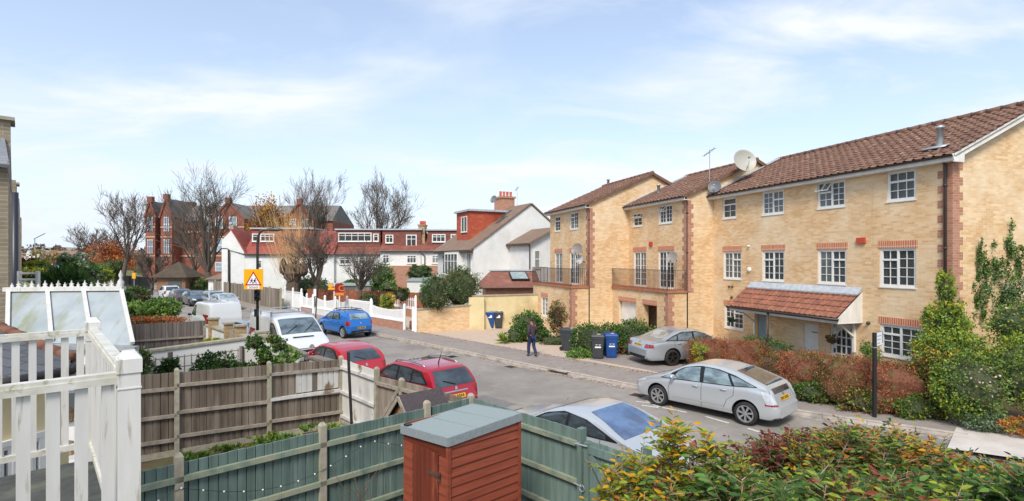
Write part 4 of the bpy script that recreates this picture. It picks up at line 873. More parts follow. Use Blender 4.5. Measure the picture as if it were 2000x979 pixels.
VAN = dict(L=4.86, W=1.97, wb=2.93, fo=.93, wr=.33, zb=.26, cat='van', top=[(0, .75), (.08, .98), (.3, 1.12), (.85, 1.28), (1.0, 1.36), (1.35, 1.68), (1.7, 1.93), (1.95, 2.03), (2.6, 2.08), (4.0, 2.08), (4.7, 2.05), (4.8, 1.95), (4.86, 1.0), (4.88, .6)],
    belt=[(0, .7), (.6, 1.0), (1.2, 1.2), (2.5, 1.25), (4.86, 1.25)], tum=.08, rf=.15, rr=.03, dlo=([(1.05, 1.2), (1.6, 1.2), (2.15, 1.2)], [(1.1, 1.24), (1.5, 1.62), (1.8, 1.82), (2.15, 1.82)]), side=[([(1.2, 1.24), (2.1, 1.22)], [(1.5, 1.56), (1.8, 1.76), (2.1, 1.78)])],
    seams=[[(1.1, .5), (1.08, 1.1)], [(2.2, .35), (2.2, 1.9)], [(3.4, .35), (3.4, 1.9)], [(2.2, 1.15), (4.7, 1.15)]], handles=[(2.05, 1.05), (3.3, 1.05)], mirror=(1.25, 1.15), mirm=M['trim'], ws=(.98, 1.72, .84, .76), wsg=G_MID, glass=G_DARK, tail=[([(.86, .9), (.94, .9)], [(.86, 1.4), (.92, 1.4)])],
    head=[([(.62, .78), (.9, .8)], [(.66, 1.0), (.88, 1.1)])], heads=[([(.08, .78), (.4, .86)], [(.12, 1.0), (.45, 1.08)])], grille=(.62, .92, .58), pz=.6, spokes=6, wiperf=True)
CITYCAR = dict(HATCH)
white_paint = paint('white car paint', 'd2d4d3', 0, .3); silver = paint('silver car paint', 'c3c7c9', .45, .3); silver2 = paint('cool silver car paint', 'b3b9be', .5, .28)
redp = paint('red car paint', 'b0202c', .1, .25); redp2 = paint('crimson car paint', 'a5182a', .15, .22); bluep = paint('bright blue car paint', '1d6fc0', .3, .25)
dg_ = -1*DD
def oncar(p_rear, p_front, sp, side):   # place by two ground contact points of one side's wheels; side=+1 if they are the left wheels
    pr = V(p_rear); pf = V(p_front); d = (pf-pr).normalized(); mid = (pr+pf)/2; left = V((-d.y, d.x, 0))
    c = mid-left*side*(sp['W']/2-.1); off = (sp['L']/2-sp['fo']-sp['wb']/2); return c-d*off, d
pr = gp(1461, 831); pf = gp(1284, 791); loc, hd = oncar(pr, pf, PRIUS, 1); loc = loc+V((.0, 0, 0))
car('parked_car', 'pale silver fastback hatchback parked side-on by the reddish hedge', PRIUS, silver, loc, hd)
pr = gp(1312, 719); hd = V((.95, .32, 0)).normalized(); lft = V((-hd.y, hd.x, 0)); 
# its right flank faces the camera
c = pr+lft*(SALOON['W']/2-.1)+hd*(SALOON['L']/2-(SALOON['L']-SALOON['fo']-SALOON['wb'])); car('parked_car', 'silver saloon with dark alloys parked on the drive beside the blue bin', SALOON, silver2, (c.x, c.y, .1), hd)
pr = gp(670.5, 661); pf = gp(631, 652.5); loc, hd = oncar(pr, pf, SANDERO, 1); car('parked_car', 'bright blue hatchback with black roof rails by white railings', SANDERO, bluep, loc, hd)
def nearcar(s, t, z=0): return ST(s, t, z)
car('parked_car', 'crimson estate with glass roof and silver rails behind garden fence', ESTATE, redp2, ST(-3.05, 6.75), DD)
car('parked_car', 'red hatchback seen from behind over white painted fence', HATCH, redp, ST(2.05, 6.75), DD)
vs_ = car('parked_van', 'white van with dark grille and wing mirror facing the camera', dict(VAN, L=5.3, wb=3.3, top=[(u if u < 3 else u+.44, z+.06) for u, z in VAN['top']], belt=[(u if u < 3 else u+.44, z) for u, z in VAN['belt']]), white_paint, ST(7.15, 6.9), -DD)
car('parked_car', 'silver coupe with blue painted reflection in the rear window beyond the green gate', COUPE, silver, ST(-9.35, 6.55), DD)
car('parked_car', 'low grey hatchback between the two white vans', dict(HATCH, glass=G_DARK), paint('grey car paint', '9aa0a6', .4), ST(11.6, 6.8), -DD)
car('parked_van', 'white van farther along with plain side panels', dict(VAN), white_paint, ST(18.5, 7.0), DD)
car('parked_car', 'silver car facing us on the far kerb beyond the vans', dict(HATCH, glass=G_PALE, wsg=G_PALE), silver, gp(452, 606)+V((-1.1, 1.0, 0)), -DD)
far_specs = [('dark silver estate car, second of the row of five on far kerb', ESTATE, silver2, 420, 599), ('black saloon in the middle of the far kerb row', SALOON, paint('black car paint', '3a3f45', .4), 382, 596), ('dark hatchback with pink tinted rear lamps, fourth on far kerb', HATCH, paint('dark grey paint', '5b5e62', .3), 352, 590), ('white hatchback farthest along the kerb beside green bin post', ESTATE, white_paint, 330, 583)]
for lbl, sp, mt, px, py in far_specs:
    p = gp(px, py); sp = dict(sp); sp.pop('sunroof', None); car('parked_car', lbl, sp, mt, (p.x, p.y, 0), -DD if 'saloon' in lbl or 'estate' in lbl else DD, detail=False)
# van roof bars, bonnet slot, wipers
mb = MB()
for x in (-2.2, -.9, .45):
    mb.bx(x-.03, x+.03, -.85, .85, 2.19, 2.23)
    for s in (-1, 1): mb.bx(x-.04, x+.04, s*.84-.03, s*.84+.03, 2.04, 2.26)
mb.tube([(-2.4, .84, 2.23), (.5, .84, 2.23)], .02, 6); mb.build('roof_rack', M['metal'], vs_)
mb = MB(); mb.tube([(1.64, .1, 1.445), (1.32, .62, 1.79)], .014, 5); mb.tube([(1.64, -.65, 1.445), (1.37, -.1, 1.73)], .014, 5); mb.build('wipers', M['trim'], vs_)
mb = MB(); mb.bx(1.94, 2.02, -.5, .35, 1.29, 1.325); mb.build('bonnet_vent', M['trim'], vs_)
for z in (.72, .86): mb = MB(); mb.bx(2.58, 2.665, -.66, .66, z, z+.022); mb.build('grille_bar', M['metal'], vs_)
mb = MB(); mb.lathe([(.001, 0), (.07, .012), (.1, 0)], 16, (2.64, 0, .97), 'x'); mb.build('badge', M['metal'], vs_)
# ------------------------------------------------------------ wheelie bins
def text_mesh(s, size):
    cu = bpy.data.curves.new('t', 'FONT'); cu.body = s; cu.size = size; cu.align_x = 'CENTER'; cu.align_y = 'CENTER'; cu.extrude = .002; cu.resolution_u = 3
    o = bpy.data.objects.new('t', cu); C.objects.link(o); dg = bpy.context.evaluated_depsgraph_get(); me = bpy.data.meshes.new_from_object(o.evaluated_get(dg)); bpy.data.objects.remove(o); return me
def text_on(parent, s, size, loc, rot, mat, name='lettering'):
    me = text_mesh(s, size); me.materials.clear(); me.materials.append(mat); o = mobj(name, me, parent, loc); o.rotation_euler = rot; return o
M['white'] = pm('white vinyl', 'e8e8e6', None, rough=.5)
def bin_(label, p, rz, mt, txt, grp=None):
    t = thing('wheelie_bin', label, 'wheelie bin', p, rz, grp); mb = MB(); z0, z1 = .06, .95
    a, b = (.22, .25), (.28, .34)
    def ring(wx, wy, z, y0=0): return [(-wx, -wy+y0, z), (-wx+.04, -wy-.02+y0, z), (wx-.04, -wy-.02+y0, z), (wx, -wy+y0, z), (wx, wy+y0, z), (-wx, wy+y0, z)]
    rs = [ring(.19, .2, 0), ring(.215, .23, .06), ring(.27, .33, .88), ring(.29, .355, .885), ring(.29, .355, .96)]; vs = [p_ for r_ in rs for p_ in r_]; fs = []
    for i in range(len(rs)-1):
        for k in range(6): fs.append((i*6+k, i*6+(k+1) % 6, (i+1)*6+(k+1) % 6, (i+1)*6+k))
    fs.append(tuple(reversed(range(6)))); mb.add(vs, fs); mb.build('body', mt, t)
    mb = MB(); rs = [ring(.3, .37, .965), ring(.305, .375, 1.0), ring(.27, .33, 1.06), ring(.18, .22, 1.085)]; vs = [p_ for r_ in rs for p_ in r_]; fs = []
    for i in range(len(rs)-1):
        for k in range(6): fs.append((i*6+k, i*6+(k+1) % 6, (i+1)*6+(k+1) % 6, (i+1)*6+k))
    fs.append(tuple(range(18, 24))); fs.append(tuple(reversed(range(6)))); mb.add(vs, fs); mb.build('lid', mt, t)
    mb = MB(); mb.tube([(-.24, .43, 1.0), (.24, .43, 1.0)], .018, 8); mb.bx(-.25, -.21, .33, .44, .94, 1.0); mb.bx(.21, .25, .33, .44, .94, 1.0); mb.build('handle', mt, t)
    for s in (-1, 1): mb = MB(); mb.lathe([(.001, s*.0), (.1, 0), (.1, s*.045), (.001, s*.045)], 18, (s*.2, .27, .1), 'x'); mb.build('wheel', M['tyre'], t)
    if txt:
        o = text_on(t, txt, .26, (.02, -.324, .7), (R(90+4.5), 0, 0), M['white'], 'house_number')
        mb = MB(); mb.bx(-.12, .14, -.312, -.308, .5, .56); mb.build('sticker', M['white'], t)
    else:   # white emblem sticker
        mb = MB(); mb.prism([(-.13, -.335, .68), (.12, -.335, .68), (.13, -.34, .78), (.1, -.345, .88), (.03, -.345, .86), (-.0, -.335, .77), (-.08, -.335, .74)], (0, -.004, 0)); mb.build('emblem', M['white'], t)
    mb = MB(); mb.bx(-.02, .12, -.2, -.1, 1.075, 1.09); mb.build('sticker', M['white'], t)
    return t
bk = pm('black bin plastic', '34363a', '3d4044', 4, .5); bl = pm('blue bin plastic', '16407f', '1b4a8c', 4, .45)
FR = math.atan2(HX.y, HX.x)
p = gp(1101, 690); bin_('black wheelie bin at the left end of the green hedge', (p.x+.25, p.y+.2, .1), R(55), bk, '3')
p = gp(1169, 706); bin_('black wheelie bin numbered 38 beside the blue one', (p.x, p.y+.25, .1), R(-8), bk, '38')
p = gp(1193, 704); bin_('blue wheelie bin numbered 38 in front of the hedge', (p.x+.05, p.y+.25, .1), R(-4), bl, '38')
p = gp(1186, 701); bin_('blue wheelie bin tucked behind the numbered pair', (p.x-.22, p.y+.95, .1), R(-4), bl, '')
p = gp(958, 645); bin_('blue wheelie bin with white emblem against cream wall', (p.x, p.y+.3, .1), R(-5), bl, '')
p = gp(974, 645); bin_('black wheelie bin with white emblem against cream wall', (p.x, p.y+.3, .1), R(-5), bk, '')
p = gp(1187, 645); bin_('grey bin lid showing above the hedge by the garage', (p.x, 27.2, .1), R(10), bk, '')
# ------------------------------------------------------------ walking person
def skinned(name, joints, edges, rad, mat, parent, sub=2):
    me = bpy.data.meshes.new(name); me.from_pydata(joints, edges, []); o = bpy.data.objects.new(name, me); C.objects.link(o)
    md = o.modifiers.new('s', 'SKIN'); md.use_smooth_shade = True; sm = o.modifiers.new('u', 'SUBSURF'); sm.levels = sub; sm.render_levels = sub
    for v, r in zip(me.skin_vertices[0].data, rad): v.radius = r if hasattr(r, '__len__') else (r, r)
    me.skin_vertices[0].data[0].use_root = True
    dg = bpy.context.evaluated_depsgraph_get(); nm = bpy.data.meshes.new_from_object(o.evaluated_get(dg)); o.modifiers.clear(); o.data = nm; nm.materials.clear(); nm.materials.append(mat); o.parent = parent; return o
def person(p, rz):
    t = thing('person', 'person in dark jacket and navy trousers walking along the far pavement', 'person', p, rz)
    # local: faces +x, left = +y
    J = {'pel': (0, 0, .93), 'wai': (0, 0, 1.08), 'che': (.01, 0, 1.28), 'nek': (.02, 0, 1.46), 'nk2': (.04, 0, 1.53), 'hed': (.06, 0, 1.62), 'hdt': (.05, 0, 1.7),
         'lhp': (0, .09, .88), 'lkn': (.14, .09, .5), 'lan': (.13, .1, .1), 'lto': (.27, .11, .04), 'rhp': (0, -.09, .88), 'rkn': (.02, -.1, .48), 'ran': (-.2, -.1, .14), 'rto': (-.08, -.11, .04),
         'lsh': (0, .18, 1.4), 'lel': (-.12, .24, 1.15), 'lwr': (-.02, .25, .92), 'rsh': (0, -.18, 1.4), 'rel': (.04, -.25, 1.13), 'rwr': (.18, -.24, .94)}
    k = list(J); ix = {n: i for i, n in enumerate(k)}; E = [('pel', 'wai'), ('wai', 'che'), ('che', 'nek'), ('nek', 'nk2'), ('nk2', 'hed'), ('hed', 'hdt'), ('pel', 'lhp'), ('lhp', 'lkn'), ('lkn', 'lan'), ('lan', 'lto'), ('pel', 'rhp'), ('rhp', 'rkn'), ('rkn', 'ran'), ('ran', 'rto'), ('che', 'lsh'), ('lsh', 'lel'), ('lel', 'lwr'), ('che', 'rsh'), ('rsh', 'rel'), ('rel', 'rwr')]
    rd = {'pel': (.13, .1), 'wai': (.13, .1), 'che': (.15, .11), 'nek': .06, 'nk2': .052, 'hed': (.085, .095), 'hdt': (.07, .08), 'lhp': .085, 'lkn': .055, 'lan': .035, 'lto': .032, 'rhp': .085, 'rkn': .055, 'ran': .035, 'rto': .032, 'lsh': .055, 'lel': .04, 'lwr': .026, 'rsh': .055, 'rel': .04, 'rwr': .026}
    skin = pm('skin', '9a6a50', None, rough=.6); body = skinned('body', [J[n] for n in k], [(ix[a], ix[b]) for a, b in E], [rd[n] for n in k], skin, t)
    for s, w, dr in ((1, 'lwr', (.02, 0, -1)), (-1, 'rwr', (.35, 0, -1))):   # hands: palm + five fingers
        w = V(J[w]); d = V(dr).normalized(); pts = [w, w+d*.05, w+d*.09]; jo = [tuple(x) for x in pts]; ed = [(0, 1), (1, 2)]; ra = [.024, (.02, .036), (.018, .038)]
        body_h = skinned('hand', jo, ed, ra, skin, body, 1); 
        for i, ln in enumerate((.07, .08, .075, .06)):
            b0 = w+d*.09+V((.028-.019*i, 0, 0)); skinned('finger', [tuple(b0), tuple(b0+d*ln*.5), tuple(b0+d*ln*.8-V((0, s*.02, 0)))], [(0, 1), (1, 2)], [.009, .008, .007], skin, body_h, 1)
        b0 = w+d*.04+V((.03, 0, 0)); skinned('thumb', [tuple(b0), tuple(b0+V((.025, -s*.005, -.03))), tuple(b0+V((.03, -s*.012, -.055)))], [(0, 1), (1, 2)], [.01, .009, .008], skin, body_h, 1)
    jk = ['pel', 'wai', 'che', 'nek', 'lsh', 'lel', 'lwr', 'rsh', 'rel', 'rwr']; jm = pm('dark jacket cloth', '352a33', '463740', 6, .85)
    JJ = dict(J); JJ['pel'] = (0, 0, .86); rj = {'pel': (.17, .135), 'wai': (.165, .13), 'che': (.185, .14), 'nek': .085, 'lsh': .085, 'lel': .062, 'lwr': .048, 'rsh': .085, 'rel': .062, 'rwr': .048}
    ej = [('pel', 'wai'), ('wai', 'che'), ('che', 'nek'), ('che', 'lsh'), ('lsh', 'lel'), ('lel', 'lwr'), ('che', 'rsh'), ('rsh', 'rel'), ('rel', 'rwr')]
    skinned('jacket', [JJ[n] for n in jk], [(jk.index(a), jk.index(b)) for a, b in ej], [rj[n] for n in jk], jm, t)
    tk = ['pel', 'lhp', 'lkn', 'lan', 'rhp', 'rkn', 'ran']; et = [('pel', 'lhp'), ('lhp', 'lkn'), ('lkn', 'lan'), ('pel', 'rhp'), ('rhp', 'rkn'), ('rkn', 'ran')]; rt = {'pel': (.15, .12), 'lhp': .105, 'lkn': .085, 'lan': .07, 'rhp': .105, 'rkn': .085, 'ran': .07}
    skinned('trousers', [J[n] for n in tk], [(tk.index(a), tk.index(b)) for a, b in et], [rt[n] for n in tk], pm('navy denim', '1e2848', '2a3658', 8, .9), t)
    sh = pm('dark shoe', '1b1c26', None)
    for a, b in (('lan', 'lto'), ('ran', 'rto')): A = V(J[a]); B = V(J[b]); skinned('shoe', [tuple(A-V((.03, 0, .03))), tuple((A+B)/2-V((0, 0, .01))), tuple(B)], [(0, 1), (1, 2)], [(.045, .04), (.05, .04), (.045, .03)], sh, t, 1)
    skinned('hair', [(.03, 0, 1.6), (.03, 0, 1.66), (.045, 0, 1.7)], [(0, 1), (1, 2)], [(.09, .085), (.105, .1), (.08, .08)], pm('dark hair', '241f1e', None, rough=.8), t, 2)
    for s in (-1, 1):
        skinned('ear', [(.05, s*.088, 1.6), (.045, s*.1, 1.63)], [(0, 1)], [.014, .014], skin, body, 1)
    skinned('nose', [(.145, 0, 1.635), (.165, 0, 1.6)], [(0, 1)], [.01, .014], skin, body, 1)
    return t
p = gp(1039, 701); person((p.x, p.y, .1), math.atan2(.86, -.5))
# ------------------------------------------------------------ wood & garden materials
M['greenwood'] = pm('green stained wood', '6c8079', '56685f', 9, .8, 0, .3, stretch=(1, 1, .07), c3='93a299', s3=3, lo3=.6, hi3=.8, st3=(1, 1, .1))
M['greenrail'] = pm('weathered green rail', '7d8a78', '94937c', 5, .85, 0, .3, c3='546b60', s3=3)
M['brownwood'] = pm('weathered brown boards', '7b6e5f', '5a4e43', 9, .85, 0, .4, stretch=(1, 1, .06), c3='9a8e80', s3=3, lo3=.45, hi3=.7, st3=(1, 1, .08))
M['greywood'] = pm('silvered grey boards', '7c726c', '5e544f', 10, .85, 0, .4, stretch=(1, 1, .06), c3='938a84', s3=4, st3=(1, 1, .1))
M['greyrail'] = pm('grey rail', 'a3988a', '857a6c', 6, .85, 0, .3)
M['orangewood'] = pm('orange brown fence boards', '97583a', '7e4630', 8, .85, stretch=(1, 1, .06), c3='ab7050', s3=3)
M['patchwhite'] = pm('boards with remnants of whitewash', '8d7b69', '6a584b', 9, .85, 0, .3, stretch=(1, 1, .06), c3='cfccc5', s3=1.1, lo3=.49, hi3=.51, st3=(1, 1, 1.6))
M['oldwhite'] = pm('flaking white paint on boards', 'cfcdc7', 'bfbcb5', 6, .7, 0, .2, stretch=(1, 1, .15), c3='84705c', s3=2.3, lo3=.6, hi3=.66, st3=(1, 1, .5))
M['concrete'] = pm('concrete post', 'aca491', '948c7c', 7, .9, 0, .3, c3='8a8a68', s3=3)
M['coping'] = pm('dark coping', '847b70', '6c645a', 5, .85, 0, .3)
M['greyfelt'] = pm('green grey roof felt', '8f9a98', '848f8d', 40, .85, 0, .2)
M['shed'] = pm('red brown shed wood', '8f462e', '783623', 5, .65, 0, .25, stretch=(.25, .25, 3), c3='96513a', s3=3, lo3=.55, hi3=.8, st3=(.3, .3, 4))
M['sheddoor'] = pm('dark red shed door', '733220', '5c2617', 7, .6, 0, .2, stretch=(1, 1, .07), c3='a8583a', s3=5, lo3=.62, hi3=.75, st3=(1, 1, .1))
M['balc'] = pm('worn white gloss paint', 'd3d1cd', 'c5c2bb', 7, .5, 0, .3, stretch=(1, 1, .15), c3='9a917c', s3=34, lo3=.6, hi3=.72, st3=(1, 1, .1))
M['balcrail'] = pm('mossy white rail paint', 'd3d0c8', 'bcb8a8', 9, .55, 0, .3, c3='85805e', s3=22, lo3=.58, hi3=.72)
M['gap'] = pm('painted shade between boards', '2e2b27', None, rough=.95)  # backing sheet behind boards; its dark colour paints the shade in the gaps
def boards(mb, A, B, z0, zA, zB, cam_n, bw=.12, th=.018, jit=.006, mi=0, dark=True):
    L_ = (B-A).length; n = max(1, int(round(L_/bw))); d = (B-A)/n
    a = A-cam_n*.022; b = B-cam_n*.022; mb.hexa([V((p.x, p.y, z)) for p, z in ((a-cam_n*.006, z0), (b-cam_n*.006, z0), (b, z0), (a, z0), (a-cam_n*.006, zA-.02), (b-cam_n*.006, zB-.02), (b, zB-.02), (a, zA-.02))], 1 if dark else mi)
    for i in range(n):
        a = A+d*i; b = A+d*(i+1)*1.0; b = a+d*(1-.009/bw*(.6+.8*random.random())); za = zA+(zB-zA)*i/n+random.uniform(-jit, jit); zb_ = za+(zB-zA)/n
        o1 = cam_n*.002; o2 = cam_n*.02   # feather edge
        mb.hexa([V((p.x, p.y, z)) for p, z in ((a+o2*0-cam_n*th, z0), (b-cam_n*th, z0), (b+o1, z0), (a+o2, z0), (a-cam_n*th, za), (b-cam_n*th, zb_), (b+o1, zb_), (a+o2, za))], mi)
def fence(label, A, B, zA, zB, posts, wood, rail, z0=.15, rails=(.3, .85, 1.5), bw=.12, post=.1, pz=.06, gravel=True, name='timber_fence', group=None, skip=None, postm=None):
    A = V((A[0], A[1], 0)); B = V((B[0], B[1], 0)); n = V((-(B-A).y, (B-A).x, 0)).normalized(); n = n if n.dot(-A) > 0 else -n
    t = thing(name, label, 'fence', A, 0, group); Bl = B-A; O = V((0, 0, 0))
    zt = lambda f: zA+(zB-zA)*f
    segs = sorted(set([0.0, *posts, 1.0]))
    for f0, f1 in zip(segs[:-1], segs[1:]):
        if skip and any(abs(f0-k) < .01 for k in skip): continue
        m_ = wood if not isinstance(wood, dict) else wood.get(round(f0, 2), wood['d']); a = Bl*f0; b = Bl*f1
        mb = MB(); boards(mb, a, b, z0, zt(f0), zt(f1), n, bw); mb.build('panel', [m_, M['gap']], t)
        for k in rails:
            if k < z0: continue
            mb = MB(); h0 = min(k, zt(f0)-.12); h1 = h0+(zt(f1)-zt(f0)); mb.beam(a+n*.05+V((0, 0, h0)), b+n*.05+V((0, 0, h1)), .06, .075); mb.build('rail', rail if not isinstance(rail, dict) else rail.get(round(f0, 2), rail['d']), t)
        if gravel: mb = MB(); mb.wallseg(a, b, .0, z0-.005, .05); mb.build('gravel_board', M['concrete'], t)
    for f in posts:
        p = Bl*f+n*.03; h = zt(f)+pz; mb = MB(); w = post/2; dr = Bl.normalized()*w; dn = n*w
        mb.hexa([p-dr-dn, p+dr-dn, p+dr+dn, p-dr+dn]+[q+V((0, 0, h)) for q in (p-dr-dn, p+dr-dn, p+dr+dn, p-dr+dn)]); mb.hexa([q+V((0, 0, h+.0004)) for q in (p-dr-dn, p+dr-dn, p+dr+dn, p-dr+dn)]+[q+V((0, 0, h+.045)) for q in (p-dr*.5-dn*.5, p+dr*.5-dn*.5, p+dr*.5+dn*.5, p-dr*.5+dn*.5)])
        mb.build('post', postm or M['concrete'], t)
    return t
g = MB(); q = [V((-30, -6, -.01)), V((12, -6, -.01)), ST(-13, 9.4, -.01), ST(30, 9.4, -.01), V((-34, 38, -.01))]; g.q(q); struct(g.build('garden_soil', M['soil']))
PW = V((.734, .679, 0)).normalized()
G0 = at(348, 905, 7.12); G1 = at(922, 777, 10.5); gdir = (V((G1.x, G1.y, 0))-V((G0.x, G0.y, 0))); gl_ = gdir.length; gd = gdir.normalized()
ga = V((G0.x, G0.y, 0))-gd*3.6; tot = gl_+3.6
def fr_(px): k = (px-CX)/F; s_ = (ga.x-k*ga.y)/(k*gd.y-gd.x); return s_/tot
fence('long green stained fence with pale concrete posts running back from shed', ga, (G1.x, G1.y), 1.8, 1.8, [fr_(-60), fr_(348), fr_(628), fr_(832)], M['greenwood'], M['greenrail'], z0=.15, rails=(.45, 1.0, 1.6), pz=.1)
cg = V((G1.x, G1.y, 0)); rd_ = -DD; gate0 = cg+rd_*2.75; 
fence('green stained fence panel beside the pavement between shed and gate', cg, gate0, 1.8, 1.8, [0.0], M['greenwood'], M['greenrail'], rails=(.45, 1.0, 1.6), pz=.05)
# gate with diagonal brace
t = thing('garden_gate', 'green ledged garden gate with diagonal brace and metal bolt', 'gate', gate0, ANG_D+math.pi); mb = MB(); nrm = V((0, -1, 0))
boards(mb, V((.1, 0, 0)), V((1.15, 0, 0)), .1, 1.68, 1.68, nrm, .11); mb.build('panel', [M['greenwood'], M['gap']], t)
mb = MB(); mb.bx(0, .09, -.1, .03, 0, 1.86); mb.build('post', M['greenwood'], t)
mb = MB(); mb.bx(1.17, 1.27, -.1, .03, 0, 1.86); mb.build('post', M['greenwood'], t)
for z in (.35, 1.5): mb = MB(); mb.bx(.1, 1.15, -.065, -.02, z, z+.12); mb.build('ledge', M['greenwood'], t)
for x in (.105,): mb = MB(); mb.bx(x, x+.1, -.064, -.02, .2, 1.66); mb.build('stile', M['greenwood'], t)
mb = MB(); mb.beam((.22, -.045, 1.48), (.98, -.045, .48), .03, .11, up=V((0, 1, 0)).cross(V((.76, 0, -1))).normalized()); mb.build('brace', M['greenwood'], t)
mb = MB(); mb.tube([(-.03, -.115, 1.62), (.2, -.09, 1.62)], .012, 6); mb.bx(.0, .06, -.11, -.1, 1.59, 1.65); mb.build('bolt', M['metal'], t)
mb = MB(); mb.tube([(.1+.05*math.cos(a*.52), -.1, .95+.05*math.sin(a*.52)) for a in range(13)], .009, 6); mb.tube([(-.05, -.11, .99), (.1, -.1, .97)], .012, 6); mb.build('ring_latch', M['metal'], t)
fence('green stained fence continuing right of the gate behind shrubs', gate0+rd_*1.27, gate0+rd_*6.2, 1.75, 1.75, [0.33, .66], M['greenwood'], M['greenrail'], rails=(.45, 1.0, 1.55))
# brown fence and the white painted street side
c3 = at(668, 701, 14.54); c3 = V((c3.x, c3.y, 0)); bd = V((-.815, -.58, 0)); ba = c3+bd*6.2; tot = 6.2
def fb(px): k = (px-CX)/F; s_ = (ba.x-k*ba.y)/(k*-bd.y+bd.x); return s_/tot
fb3 = fence('brown weathered garden fence with concrete posts, right panel part whitewashed', ba, c3, 1.98, 1.8, [fb(345), fb(525)], {'d': M['brownwood'], }, {'d': M['greyrail']}, rails=(.45, 1.0, 1.62), bw=.15)
e_ = (c3-ba); nn3 = V((-e_.y, e_.x, 0)).normalized(); nn3 = nn3 if nn3.dot(-ba) > 0 else -nn3; f0_, f1_ = fb(578), .985; mb = MB(); fm_ = f0_+(f1_-f0_)*.42
for u0, u1 in ((f0_, fm_-.008), (fm_+.012, f1_)): boards(mb, e_*u0+nn3*.022, e_*u1+nn3*.022, 1.06, 1.6, 1.57, nn3, .15, th=.006)
mb.build('whitewashed_boards', [M['oldwhite'], M['gap']], fb3); mb = MB(); mb.beam(e_*fb(527)+nn3*.052+V((0, 0, .99)), e_*.99+nn3*.052+V((0, 0, .985)), .064, .08); mb.build('painted_rail', M['oldwhite'], fb3)
def r2(px, t=9.2): s_ = st_at(px, t); return ST(s_, t)
w0 = c3; w1 = w0+rd_*1.95; w2 = w1+rd_*1.15
fence('whitewashed fence panel beside the red hatchback', w0, w1, 1.8, 1.78, [0.0, 1.0], M['oldwhite'], M['oldwhite'], rails=(.3, .95, 1.6), bw=.14)
t = fence('narrow weathered wooden gate with diagonal brace behind playhouse', w1, w2, 1.66, 1.7, [1.0], M['brownwood'], M['greyrail'], rails=(.35, 1.5), gravel=False, name='garden_gate'); t['category'] = 'gate'
mb = MB(); mb.beam(V((0, 0, 1.5))+(w2-w1)*.9, V((0, 0, .5))+(w2-w1)*.08, .04, .1, up=V((0, 0, 1))); o = mb.build('brace', M['greyrail'], t); o.location = V((-.04, -.05, 0))
fence('mossy weathered fence panel between playhouse and crimson estate', w2, cg, 1.72, 1.75, [1.0], M['brownwood'], M['greyrail'], rails=(.35, 1.0, 1.55), bw=.13)
t = thing('pole', 'thin black pole leaning in the corner by the whitewashed fence', 'pole', at(688, 830, 12.6)+V((0, 0, -.3))); b = at(680, 688, 12.7)-t.location; mb = MB(); mb.tube([(0, 0, 0), tuple(b)], .035, 8); mb.build('pole', M['blackpl'], t); 
# playhouse
t = thing('playhouse', 'small wooden playhouse with dark felt pitched roof behind green fence', 'playhouse', (at(787, 768, 10.15)-V((.679, -.734, 0))*.425).xy.to_3d(), R(-47.2)); mb = MB(); w, l = .85, .78
wz, rz_ = 1.45, 1.93; mb.add([(0, 0, 0), (w, 0, 0), (w, 0, wz), (w/2, 0, rz_-.04), (0, 0, wz), (0, l, 0), (w, l, 0), (w, l, wz), (w/2, l, rz_-.04), (0, l, wz)], [(0, 1, 2, 3, 4), (9, 8, 7, 6, 5), (0, 5, 6, 1), (1, 6, 7, 2), (4, 9, 5, 0)])
for k in range(9): z = .2+k*.125; hw = w/2 if z < wz else 0; mb.bx(-.008, w+.008, -.012, -.001, z, z+.012)
mb.build('walls', brickm('honey cladding', 'b08a5e', 'a07b50', '6a4e34', 3, .12, .008), t)
for s in (0, 1):
    mb = MB(); a = V((w/2, -.1, rz_)); b = V((w/2, l+.1, rz_)); o = V((w/2+.1, 0, -(rz_-wz)-.07))*(1) if s else V((-(w/2+.1), 0, -(rz_-wz)-.07)); mb.hexa([a, b, b+o, a+o]+[p+V((0, 0, .02)) for p in (a, b, b+o, a+o)]); mb.build('roof', pm('dark felt', '42393a', '4e4546', 20, .9), t)
for s in (-1, 1): mb = MB(); mb.beam((w/2, -.11, rz_-.02), (w/2+s*(w/2+.1), -.11, wz-.09), .02, .08); mb.build('bargeboard', M['greyrail'], t)
# red shed
E = V((-.118*6.95, 6.95, 0)); t = thing('garden_shed', 'red brown garden shed with grey green felt roof in the green fence corner', 'shed', E, math.atan2(PW.y, PW.x)); ls, lw = 1.25, 1.08
# local x = along side face, local y = along door face (away left)
def zr(x, y): return 2.175+.07*x/ls-.09*y/lw
mb = MB(); nb = 17
for i in range(nb):
    z0_ = .05+i*.125; z1_ = min(z0_+.125, 2.18)
    mb.hexa([(0.0, -.022, z0_), (ls, -.022, z0_), (ls, .02, z0_), (.0, .02, z0_), (.0, -.004, z1_-.004), (ls, -.004, z1_-.004), (ls, .02, z1_-.004), (0, .02, z1_-.004)])
mb.build('side_wall', M['shed'], t)
mb = MB(); d0, d1_ = .2, .84
for i in range(nb):
    z0_ = .05+i*.125; z1_ = min(z0_+.125, 2.09)
    for a, b in ((0.02, d0), (d1_, lw)):
        if z0_ > 1.88: a, b = 0.02, lw
        mb.hexa([(-.016, a, z0_), (.02, a, z0_), (.02, b, z0_), (-.016, b, z0_), (-.004, a, z1_-.004), (.02, a, z1_-.004), (.02, b, z1_-.004), (-.004, b, z1_-.004)])
mb.bx(.02, ls, lw-.02, lw, 0, 2.15); mb.bx(ls-.02, ls, .02, lw-.02, 0, 2.15); mb.build('front_wall', M['shed'], t)
mb = MB()
for k in range(6): a = d0+.01+k*(d1_-d0-.02)/6; mb.bx(-.02+.003*(k % 2), .01, a, a+(d1_-d0-.02)/6-.007, .08, 1.93)
